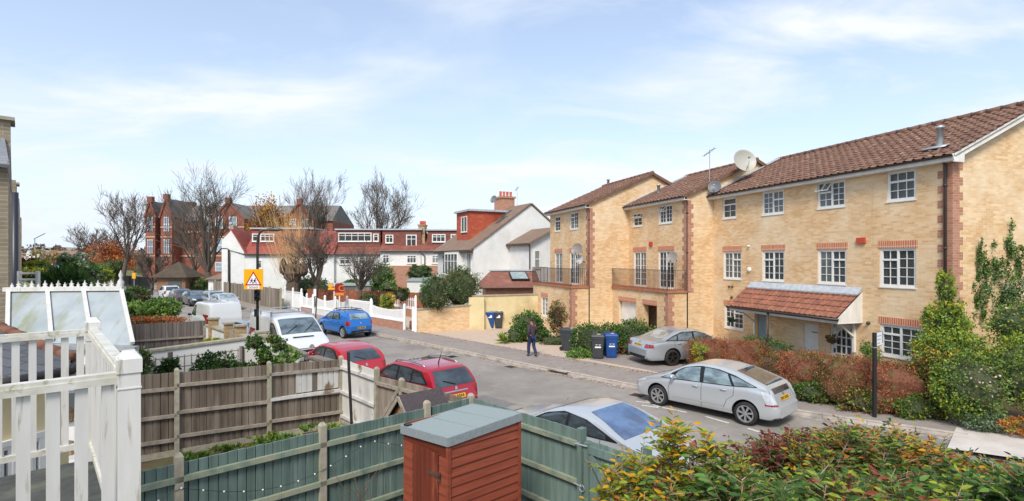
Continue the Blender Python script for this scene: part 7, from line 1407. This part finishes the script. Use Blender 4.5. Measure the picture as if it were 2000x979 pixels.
gz = MB(); gz.bx(X_(441)-x0_, X_(447)-x0_, 1, 2, Z_(462), Z_(440)); c_ = gz.build('chimney', M['redbrick'], tA); gz = MB(); gz.tube([(gx0+.8, -.08, 0), (gx0+.8, -.08, Z_(488)), (gx1, -.08, Z_(497))], .06, 6); gz.build('downpipe', M['blackpl'], tA)
tB, *_ = row('terraced_house', 'white terrace house with long strip of dormer windows', 652, 743, 453, 497, YT+.5, [(653, 740, 449, 484, [(657, 723, 454, 472, 5), (726, 737, 456, 472, 1)])], [(663, 685, 502, 517, 2), (700, 715, 502, 517, 2), (718, 733, 502, 517, 2)])
tC, *_ = row('terraced_house', 'white terrace house with glazed balcony door dormer', 743, 822, 453, 491, YT, [(744, 820, 449, 478, [(750, 766, 458, 475, 2), (791, 812, 458, 485, 2)])], [(747, 761, 497, 515, 2), (794, 814, 498, 515, 3)], band=(765, 870, 519))
tD, X_, Z_, x0_ = row('terraced_house', 'white terrace house with brick chimney at the right end', 823, 905, 455, 491, YT, [(833, 900, 450, 482, [(842, 869, 457, 473, 3), (879, 892, 457, 475, 2)])], [(843, 864, 498, 515, 3)])
mb = MB(); mb.bx(X_(814)-x0_, X_(827)-x0_, 1, 2.5, Z_(480), Z_(440)); c_ = mb.build('chimney', M['stock'], tD); mb = MB(); mb.bx(X_(812.5)-x0_, X_(828.5)-x0_, .9, 2.6, Z_(439.9), Z_(437.5)); mb.build('cap', M['redbrick'], c_)
for px in (817, 821, 825): mb = MB(); mb.lathe([(.14, 0), (.11, .45), (.001, .45)], 8, (X_(px)-x0_, 1.7, Z_(437.5))); mb.build('chimney_pot', M['hung'], c_, True)
mb = MB(); mb.tube([(X_(830)-x0_, -.12, Z_(519)), (X_(830)-x0_, -.12, Z_(500)), (X_(825)-x0_, -.12, Z_(496)), (X_(823.2)-x0_+.05, -.12, Z_(496))], .06, 6); mb.build('downpipe', M['blackpl'], tD)
# low white outbuilding at the bend with pantile roof
t = thing('garage', 'low white building with brown pitched roof beside the panel fence', 'garage', at(407, 560, 66).xy.to_3d()); k = 66/F; z1 = H-(546-HY)*k; z2 = H-(531-HY)*k; w = 60*k; mb = MB(); mb.bx(0, w, 0, 6, 0, z1); mb.build('walls', M['render'], t); mb = MB(); slab(mb, (-.3, -.3, z1-.05), (w+.3, -.3, z1-.05), (w-.3, 4, z2), (.6, 4, z2)); mb.build('roof', M['greytile'], t)
# ------------------------------------------------------------ red brick school
YS = 108.0; kS = YS/F; X = lambda px: (px-CX)*kS; Z = lambda py: H-(py-HY)*kS
M['schoolbrick'] = pm('deep red brick', '8f5646', '7d4a3c', .35, .9, c3='9a6654', s3=1.5); M['stone'] = pm('pale stone trim', 'c2aa92', 'b39b84', 1, .85); M['schoolslate'] = pm('dark school slates', '75706c', '66615e', .5, .85, c3='82796c', s3=.2); M['paleglass'] = pm('school glass painted sky tone', 'a9b8c4', '8496a5', .9, .15)  # school panes: pale sky reflection is put into the glass colour
t = thing('school', 'tall red brick Victorian school with slate roofs and stone banded gables', 'school', (X(330), YS, 0)); x0s = X(330)
def gable_front(px0, px1, pye, pyp, y=-.0, dep=18, wins=(), ridge=True):
    a, b = X(px0)-x0s, X(px1)-x0s; m_ = (a+b)/2; mb = MB(); mb.prism([(a, y, 0), (b, y, 0), (b, y, Z(pye)), (m_, y, Z(pyp)), (a, y, Z(pye))], (0, dep, 0)); w_ = mb.build('gable', M['schoolbrick'], t)
    mb = MB()
    for s in (-1, 1): e_ = a if s < 0 else b; mb.beam((e_+s*.2, y-.1, Z(pye)-.1), (m_, y-.1, Z(pyp)+.15), .35, .3)
    mb.bx(m_-.5, m_+.5, y-.3, y+.6, Z(pyp)-.2, Z(pyp)+.9); mb.build('gable_coping', M['schoolbrick'], w_)
    mb = MB()
    for s in (-1, 1): e_ = a-.1 if s < 0 else b+.1; A_ = V((e_, y+.3, Z(pye)+.05)); B_ = V((m_, y+.3, Z(pyp)+.05)); mb.q([A_, B_, B_+V((0, dep, 0)), A_+V((0, dep, 0))])
    mb.build('gable_roof', M['schoolslate'], w_)
    for py in (444, 463, 500): mb = MB(); mb.bx(a-.02, b+.02, y-.1, y-.003, Z(py)-.12, Z(py)+.12); mb.build('stone_band', M['stone'], w_)
    for (c, d, p0, p1) in wins:
        mb = MB(); mb.bx(X(c)-x0s, X(d)-x0s, y-.14, y-.11, Z(p1), Z(p0)); wo = mb.build('window', M['upvc'], t); n_ = 2; h_ = (Z(p0)-Z(p1))
        for i in range(2):
            for j in range(2): mb = MB(); ww = (X(d)-X(c)); mb.bx(X(c)-x0s+ww*(.08+.44*i), X(c)-x0s+ww*(.48+.44*i), y-.17, y-.15, Z(p1)+h_*(.06+.48*j), Z(p1)+h_*(.46+.48*j)); mb.build('pane', M['paleglass'], wo)
mb = MB(); mb.bx(X(300)-x0s, X(640)-x0s, 3, 18, 0, Z(430)); mb.build('wall', M['schoolbrick'], t); mb = MB(); mb.hexa([(X(302)-x0s, 2.6, Z(430)), (X(640)-x0s, 2.6, Z(430)), (X(640)-x0s, 18, Z(430)), (X(302)-x0s, 18, Z(430)), (X(312)-x0s, 9, Z(393)), (X(636)-x0s, 9, Z(393)), (X(636)-x0s, 10, Z(393)), (X(312)-x0s, 10, Z(393))]); mb.build('roof', M['schoolslate'], t)
nw = lambda px, ps: [(px+q_, px+q_+2.6, a_, b_) for q_ in (-4.5, -.5, 3.5) for a_, b_ in ps]
gable_front(284, 303, 425, 393, 0, 10, nw(293, [(424, 452), (468, 495)])); gable_front(314, 336, 425, 388, 0, 10, nw(325, [(424, 452), (468, 495)]))
gable_front(418, 480, 428, 396, -.6, 8, [(424, 439, 424, 448), (451, 466, 424, 448), (424, 439, 466, 492), (424, 438, 512, 530)]); gable_front(560, 612, 428, 398, -.3, 8, [(567, 580, 428, 448), (592, 604, 428, 448)])
for (a, b, p0, p1) in ((383, 398, 416, 452), (383, 397, 466, 490), (484, 495, 428, 440), (530, 545, 428, 448), (545, 556, 428, 448)):
    mb = MB(); mb.bx(X(a)-x0s, X(b)-x0s, 2.8, 2.95, Z(p1), Z(p0)); wo = mb.build('window', M['upvc'], t); mb = MB(); ww = X(b)-X(a); hh_ = Z(p0)-Z(p1)
    for i in range(2):
        for j in range(3): mb.bx(X(a)-x0s+ww*(.08+.45*i), X(a)-x0s+ww*(.47+.45*i), 2.76, 2.79, Z(p1)+hh_*(.04+.32*j), Z(p1)+hh_*(.33+.32*j))
    mb.build('pane', M['paleglass'], wo)
for py in (452, 500): mb = MB(); mb.bx(X(336)-x0s, X(640)-x0s, 2.85, 2.99, Z(py)-.15, Z(py)+.15); mb.build('stone_band', M['stone'], t)
for px, p in ((625, 405), (322, 386)): mb = MB(); mb.bx(X(px)-x0s-.8, X(px)-x0s+.8, 8, 9.6, Z(430), Z(p)); mb.build('chimney', M['schoolbrick'], t)
# hut
p = gp(334, 571); t = thing('hut', 'low brick hut with shaggy brown pyramid roof and dark doors', 'hut', p); k = p.y/F; w = 56*k; mb = MB(); mb.bx(-w/2, w/2, 0, w*.9, 0, 32*k); mb.build('walls', pm('brown hut boards', '8a6a50', '745640', 2, .9), t); mb = MB(); mb.bx(-w*.1, w*.36, -.06, -.003, .1, 24*k); mb.build('doors', pm('grey green doors', '4c5250', None), t)
mb = MB(); z1 = 29*k; z2 = 60*k; o_ = .6; c4 = [V((-w/2-o_, -o_, z1)), V((w/2+o_, -o_, z1)), V((w/2+o_, w*.9+o_, z1)), V((-w/2-o_, w*.9+o_, z1))]; ap = V((0, w*.45, z2)); [mb.q([c4[i], c4[(i+1) % 4], ap]) for i in range(4)]; mb.q(list(reversed(c4))); mb.build('roof', pm('mossy dark roof', '54483b', '43392e', 1.5, .95), t)
# ------------------------------------------------------------ houses on the left edge
M['oldbrick'] = brickm('grimy stock brick', '9a8c76', '857660', 'aba292', tint='6e6353', s=2)
def edgehouse(label, px, Y, pyt, chim, dep=7, slate=True, roof_py=None):
    x1_ = (px-CX)/F*Y; t = thing('house', label, 'house', (x1_, Y, 0), R(42.3)); zt_ = H-(pyt-HY)/F*Y; mb = MB(); mb.bx(-9, 0, 0, dep, 0, zt_); mb.build('wall', M['oldbrick'], t)
    if roof_py:
        zr_ = H-(roof_py-HY)/F*Y; mb = MB(); slab(mb, (-9, -.15, zt_), (.02, -.15, zt_), (-.10, dep*.5, zr_), (-9, dep*.5, zr_), .06); ro = mb.build('roof', M['slate'], t); mb = MB(); mb.prism([(-.1, 0, zt_-.1), (-.1, dep*.5, zr_), (-.1, dep, zt_-.1)], (.1, 0, 0)); mb.build('gable', M['oldbrick'], t)
    if chim:
        c0, c1, cp = chim; zc = H-(cp-HY)/F*Y; cx_ = -.0; mb = MB(); mb.bx(-1.3, cx_, dep*.42, dep*.42+.6, zt_-.2, zc); c_ = mb.build('chimney', M['oldbrick'], t); mb = MB(); mb.bx(-1.36, cx_+.07, dep*.42-.08, dep*.42+.68, zc+.001, zc+.07); mb.build('cap', M['concrete'], c_)
    return t
edgehouse('nearest stone coloured house edge with slate roof and capped chimney', 16, 9.5, 330, (-40, 30, 192), 5, True, 225)
edgehouse('second old brick house edge with chimney and black soil pipe', 31, 16, 352, (18, 34, 338), 8)
edgehouse('third narrow strip of old brick house further along', 38, 26, 388, None, 8); edgehouse('fourth and farthest strip of old brick house', 42, 36, 425, None, 8)
p = at(29, 560, 15.6); t = thing('soil_pipe', 'fat black vertical pipe on the left edge houses', 'pipe', (p.x, p.y, 0)); mb = MB(); mb.tube([(0, 0, 0), (0, 0, at(29, 376, 15.6).z)], .085, 10); mb.build('pipe', pm('black soil pipe', '2b2f38', None, rough=.4), t, True)
t = thing('white_gate', 'white wooden gate frame standing beyond the lean-to on the left', 'gate', at(56, 560, 14).xy.to_3d()); k = 14/F; mb = MB(); zz__ = lambda py: H-(py-HY)*k
mb.bx(-19*k, 19*k, -.03, .03, zz__(535.5), zz__(532)); mb.bx(-19*k, 19*k, -.03, .03, zz__(548), zz__(544)); [mb.bx(x*k-.03, x*k+.03, -.04, .04, 0, zz__(530)) for x in (-18, 18)]; mb.build('frame', M['upvc'], t)
# distant houses left
def farhouse(label, px0, px1, pye, pyr, Y, m, rm, gables=(), wins=(), cat='house'):
    k = Y/F; X = lambda px: (px-CX)*k; Z = lambda py: H-(py-HY)*k; x0 = X(px0); t = thing('distant_house', label, cat, (x0, Y, 0)); w = X(px1)-x0; mb = MB(); mb.bx(0, w, 0, 10, 0, Z(pye)); mb.build('wall', m, t); mb = MB(); mb.add([(-.3, -.3, Z(pye)), (w+.3, -.3, Z(pye)), (w+.3, 10.3, Z(pye)), (-.3, 10.3, Z(pye)), (-.3, 5, Z(pyr)), (w+.3, 5, Z(pyr))], [(0, 1, 5, 4), (2, 3, 4, 5), (0, 4, 3), (1, 2, 5), (3, 2, 1, 0)]); mb.build('roof', rm, t)
    for (a, b, pe, pr) in gables: mb = MB(); mb.prism([(X(a)-x0, -1, Z(pe+8)), (X(b)-x0, -1, Z(pe+8)), (X(b)-x0, -1, Z(pe)), ((X(a)+X(b))/2-x0, -1, Z(pr)), (X(a)-x0, -1, Z(pe))], (0, 5, 0)); mb.build('gable', M['render'], t)
    for (a, b, c, d) in wins: mb = MB(); mb.bx(X(a)-x0, X(b)-x0, -.2, -.01, Z(d), Z(c)); wo = mb.build('window', M['upvc'], t); mb = MB(); mb.bx(X(a)-x0+k*.5, X(b)-x0-k*.5, -.25, -.21, Z(d)+k*.5, Z(c)-k*.5); mb.build('pane', M['paleglass'], wo)
dred = pm('distant brick', '9a6a55', 'a8785f', .4, .9); dro = pm('distant roof', '8c6f63', '7d6257', .5, .9)
farhouse('pair of distant houses with white pointed gables', 46, 95, 510, 490, 185, dred, dro, [(53, 66, 502, 489), (70, 82, 502, 489)], [(56, 63, 504, 509), (73, 80, 504, 509)])
farhouse('distant orange brick gabled house', 96, 127, 512, 489, 175, pm('distant orange brick', 'a87850', None), dro, (), [(110, 115, 503, 511)])
farhouse('low white shopfront building in the distance', 94, 135, 517, 514, 150, M['render'], M['lead'], (), [(96, 130, 519, 524)]); farhouse('distant row of brown roofs beneath the hill', 20, 60, 506, 494, 230, dred, dro); farhouse('far brick houses behind the trees', 128, 240, 508, 495, 220, dred, dro, (), [(140, 144, 500, 505), (160, 164, 500, 505)])
# distant crane
p = at(68, 500, 330); t = thing('crane', 'thin tower crane far on the skyline', 'crane', (p.x, p.y, 0)); k = 330/F; mb = MB(); mb.tube([(0, 0, 0), (0, 0, H+(HY-466)*k)], .35, 4); mb.build('tower', M['metal'], t); mb = MB(); mb.tube([(-2*k, 0, H+(HY-467)*k), (20*k, 0, H+(HY-456)*k)], .3, 4); mb.build('jib', M['metal'], t)
# ------------------------------------------------------------ trees
def tree_at(label, px, pyb, pyt, Y, seed, trunk=.3, r0=.3, spread=.5, nmain=6, levels=4, nchild=6, lean=0, mat='barkg', upw=.3, mint=.018, name='bare_tree', gr=None, k2=.62, wig=.12, width=None):
    base = at(px, pyb, Y); base.z = max(0, base.z) if pyb < 560 else 0; hgt = at(px, pyt, Y).z-base.z; return baretree_thing(name, label, (base.x, base.y, base.z), hgt, gr, mat, 'tree', trunk=trunk, r0=r0, width=width, spread=spread, nmain=nmain, seed=seed, levels=levels, nchild=nchild, lean=V((lean, 0, 0)), upw=upw, mintwig=mint, k2=k2, wig=wig)
tree_at('big bare tree with thick forked trunk before the school', 412, 560, 330, 84, 3, .16, .62, .75, 7, 4, 6, mint=.02, width=7.6, upw=.35, lean=-.6)
tree_at('bare spreading tree left of the school with a curving trunk', 238, 556, 376, 88, 14, .3, .42, .7, 6, 4, 6, lean=1.0, mint=.022, width=4.6)
tree_at('small twiggy bare tree in front of the school railings', 296, 566, 486, 76, 15, .2, .22, 1.1, 7, 4, 6, mat='barkg', mint=.02)
tree_at('tall bare tree behind the terrace, left of the two', 612, 520, 335, 92, 16, .12, .42, .5, 8, 4, 6, mint=.02, width=4.8, upw=.4); tree_at('tall bare tree behind the terrace, right of the two', 738, 520, 340, 92, 27, .1, .42, .55, 9, 4, 6, mint=.02, width=5.6, upw=.4)
tree_at('densely twigged pollard behind the white railings, above the thin post', 618, 600, 440, 47, 18, .34, .22, .6, 9, 4, 6, mat='barkg', mint=.009, upw=.3, k2=.6, width=2.2); tree_at('smaller pollard with reddish twigs beside the agent boards', 703, 598, 474, 44, 19, .4, .16, .7, 9, 3, 9, mat='barkg', mint=.009, upw=.3, k2=.7, width=2.2)
tw, tips = tree_at('gnarled thick willow pollard with long golden shoots by the gate', 572, 606, 500, 50.5, 20, .6, .62, .5, 6, 2, 4, mat='bark', mint=.05)
mb = MB(); rnd = random.Random(5)
for i in range(170):
    a = rnd.uniform(0, 6.28); r_ = abs(rnd.gauss(0, .9)); b0 = V((r_*math.cos(a)*.9, r_*math.sin(a)*.9, rnd.uniform(2.6, 4.6))); tp_ = b0+V((math.cos(a)*rnd.uniform(.2, 1.7)-.6, math.sin(a)*rnd.uniform(.2, 1.2), rnd.uniform(3.0, 5.8))); mid = b0.lerp(tp_, .5)+V((rnd.gauss(0, .12), 0, .3)); mb.tube([b0, mid, tp_], [.016, .012, .007], 3, 0, False)
mb.build('shoots', pm('golden twigs', 'c9a878', 'ac8759', 3, .9), tw, recalc=False); core('gnarled_head', [((0, 0, 3.2), (.85, .8, 1.0)), ((-.9, 0, 3.8), (.4, .4, .8)), ((.9, .2, 3.6), (.5, .4, .7)), ((0, 0, 1.5), (.62, .6, 1.6))], 1, M['bark'], tw)
t, tips = tree_at('yellow and orange leaved tree rising behind the red roof', 520, 540, 386, 86, 21, .3, .4, .5, 6, 3, 6, mint=.03); foliage('foliage', [((0, 0, 9.5), (2.6, 2, 3.6)), ((2.2, 0, 7.5), (3.0, 2, 2.8)), ((-1.5, 0, 7), (1.8, 1.5, 2.6))], 5200, .3, [lo_, ly, ltan, lb], [3, 3, 2, 1], .35, t, shell=.6, clump=18, cs=.12, seed=61)
t, tips = tree_at('autumn tree with rusty orange leaves left of the school', 205, 556, 440, 100, 22, .3, .35, .8, 6, 3, 6, mint=.03); foliage('foliage', [((1.5, 0, 5.5), (4.4, 3, 3.0)), ((4.5, -1, 4.5), (2.6, 2, 2.2))], 4200, .3, [lo_, lb, lr], [3, 2, 1], .35, t, shell=.6, clump=16, cs=.12, seed=62)
tree_at('thin bare tree above the distant junction', 170, 556, 442, 110, 23, .35, .28, .8, 6, 4, 5, mint=.03)
tree_at('bare tree against the school wall right of the hut', 380, 566, 400, 95, 24, .2, .3, .6, 6, 4, 5, mint=.025)
rnd = random.Random(9)
for lbl, vs__, n_, sz, mats_, w__ in (('white flowering dark shrub beyond the lean-to', [vol(126, 172, 505, 560, 30, 1.5), vol(130, 155, 495, 520, 30, 1)], 4500, .16, [lg, lg2, lpk, lgl], [2, 1, .5, 4]), ('spiky dwarf fan palm beyond the lean-to ridge', [vol(92, 150, 540, 566, 22, .8)], 900, .5, [lg, ld], [1, 1]), ('maroon shrub at the far left', [vol(44, 66, 505, 530, 40, 1.2)], 1200, .16, [lr, lb], [2, 1]), ('yellow green bushes at the far left', [vol(60, 94, 508, 545, 38, 1.2), vol(40, 80, 525, 550, 34, 1)], 3000, .16, [ly2, lg2, ly], [2, 2, 1]), ('green and yellow bush beside the road sign', [vol(186, 212, 522, 556, 62, 1.5)], 1800, .22, [ly2, lg, lg2], [2, 2, 1]), ('evergreen clump left of the road sign', [vol(160, 200, 515, 556, 80, 2)], 1800, .3, [lg, lol, lr], [2, 2, 1]), ('evergreen clump under the rusty autumn tree', [vol(205, 240, 505, 548, 92, 2.5)], 1800, .3, [lg, lol, lr], [2, 2, 1]), ('bright green bushes in front of the parked row', [vol(240, 290, 590, 625, 31, 1.2), vol(285, 342, 585, 625, 29, 1.2)], 7500, .13, [lg2, lg], [3, 2]), ('dark mixed bush above the bright green bushes', [vol(240, 285, 562, 600, 35, 1.3)], 3000, .13, [ld, lg, lol, lr], [3, 2, 1, .5]), ('low rusty orange hedge behind the grey board fence', [vol(240, 352, 620, 634, 26.6, .6, True)], 4500, .09, [lb, lo_, lol], [3, 2, 1]), ('pale low bushes along the lean-to gutter', [vol(170, 250, 558, 578, 26, 1)], 1500, .12, [lg, lpk, lol], [3, .4, 1])):
    bush('bush' if 'palm' not in lbl else 'fan_palm', lbl, 'bush' if 'palm' not in lbl else 'palm', vs__, n_, sz, mats_, w__, seed=len(lbl)+int(vs__[0][0][0]) % 7, k=.8 if 'palm' not in lbl else .2, cm=M['twigsg'], w=.35 if 'palm' not in lbl else .06, up=.4 if 'palm' not in lbl else .8)
# far wood along the skyline
vs__ = [((-260+i*7+rnd.uniform(-2, 2), 260+rnd.uniform(-20, 20), rnd.uniform(2, 5)), (rnd.uniform(5, 8), 5, rnd.uniform(3, 6))) for i in range(30)]
o = foliage('far_trees', vs__, 9000, 1.1, [leafm('far tree brown', '7a6a5c', '6b5d50'), leafm('far tree green', '5c6348', '52583f'), leafm('far tree rust', '94694a', '80583f')], [3, 2, 1.2], .5, None, shell=.5, clump=12, seed=70); tagp(o, 'hazy mixed trees along the far skyline', 'woodland', None, 'stuff')
vs__ = [((-420+i*9+rnd.uniform(-3, 3), 455+rnd.uniform(-15, 15), rnd.uniform(8, 12)), (rnd.uniform(5, 9), 6, rnd.uniform(3, 5.5))) for i in range(46)]
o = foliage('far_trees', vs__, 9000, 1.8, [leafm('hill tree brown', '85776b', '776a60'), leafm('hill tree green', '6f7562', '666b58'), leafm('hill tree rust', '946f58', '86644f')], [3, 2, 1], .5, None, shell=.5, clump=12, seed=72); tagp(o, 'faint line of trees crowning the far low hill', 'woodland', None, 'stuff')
vs__ = [((-190+i*9+rnd.uniform(-2, 2), 175+rnd.uniform(-10, 10), rnd.uniform(2, 4)), (rnd.uniform(5, 8), 5, rnd.uniform(3, 5))) for i in range(28)]
o = foliage('far_trees', vs__, 12000, .8, [lol, lg, lb, ltan], [3, 1, 1.5, 3], .5, None, shell=.5, clump=12, seed=71); tagp(o, 'belt of mixed trees and scrub beyond the school and terrace', 'woodland', None, 'stuff')

# ------------------------------------------------------------ small wear on the ground
g = MB()
for (px, py, w_, l_, a_) in ((905, 735, .7, 3.2, 0), (1010, 790, .5, 1.6, 5), (840, 715, .9, .9, 0), (700, 700, .6, 2.5, 0)):
    p = gp(px, py); g.q([V((q_.x, q_.y, .003)) for q_ in (p, p+DD*l_, p+DD*l_+NN*w_, p+NN*w_)])
struct(g.build('road_patch', pm('darker tar patch', '6f6c69', '7b7774', 5, .9, 0, .2)))
rng = np.random.default_rng(77); n = 2600; P = []
for i in range(n):
    s_ = rng.uniform(-6, 26); t_ = rng.choice([rng.normal(.12, .1), rng.normal(-2.2, .15), rng.uniform(-2.3, 7.6), rng.normal(7.5, .12)], p=[.35, .3, .15, .2]); q_ = ST(s_, t_); P.append((q_.x, q_.y, .118 if t_ < 0 else .012))
P = np.array(P); d_ = rng.normal(size=P.shape); d_[:, 2] = np.abs(d_[:, 2])*.15; d_ = unit(d_); co_, qd = leafgeo(P, d_, .05, .4, rng=rng); me = fastmesh('fallen_leaves', co_, qd, [lb, ltan, ly, lr], rng.integers(0, 4, n)); o = mobj('fallen_leaves', me); tagp(o, 'small fallen autumn leaves littering the kerbs and pavement', 'leaf litter', None, 'stuff')
for (px, py) in ((1003, 716), (1250, 771)):
    p = gp(px, py); t = thing('drain_cover', 'iron gully grate in the gutter ' + ('opposite the crimson estate' if px < 1100 else 'just ahead of the silver fastback'), 'drain', (p.x, p.y, .006), ANG_D); mb = MB(); [mb.bx(-.22+k*.055, -.19+k*.055, .02, .3, 0, .012) for k in range(8)]; mb.bx(-.24, .22, 0, .02, 0, .013); mb.bx(-.24, .22, .3, .32, 0, .013); mb.build('grate', M['iron'], t)

GR = {'car': 'cars parked along the street', 'van': 'white vans parked along the street', 'wheelie bin': 'wheelie bins', 'satellite dish': 'satellite dishes', 'aerial': 'television aerials', 'bollard': 'bollards', 'tree': 'autumn and bare trees', 'bush': 'garden bushes', 'shrub': 'shrubs', 'hedge': 'hedges', 'fence': 'garden fences', 'railing': 'front railings', 'gate': 'gates', 'street lamp': 'street lamps', 'wall': 'garden walls', 'house': 'houses', 'climber': 'climbing plants', 'drain': 'drain covers', 'sign board': 'agent boards', 'trellis': 'trellises', 'plants': 'low plants', 'road sign': 'warning signs', 'garage': 'garages', 'shed': 'sheds', 'woodland': 'distant woods'}
for o_ in C.objects:
    if o_.parent is None and 'category' in o_ and 'group' not in o_ and o_['category'] in GR: o_['group'] = GR[o_['category']]
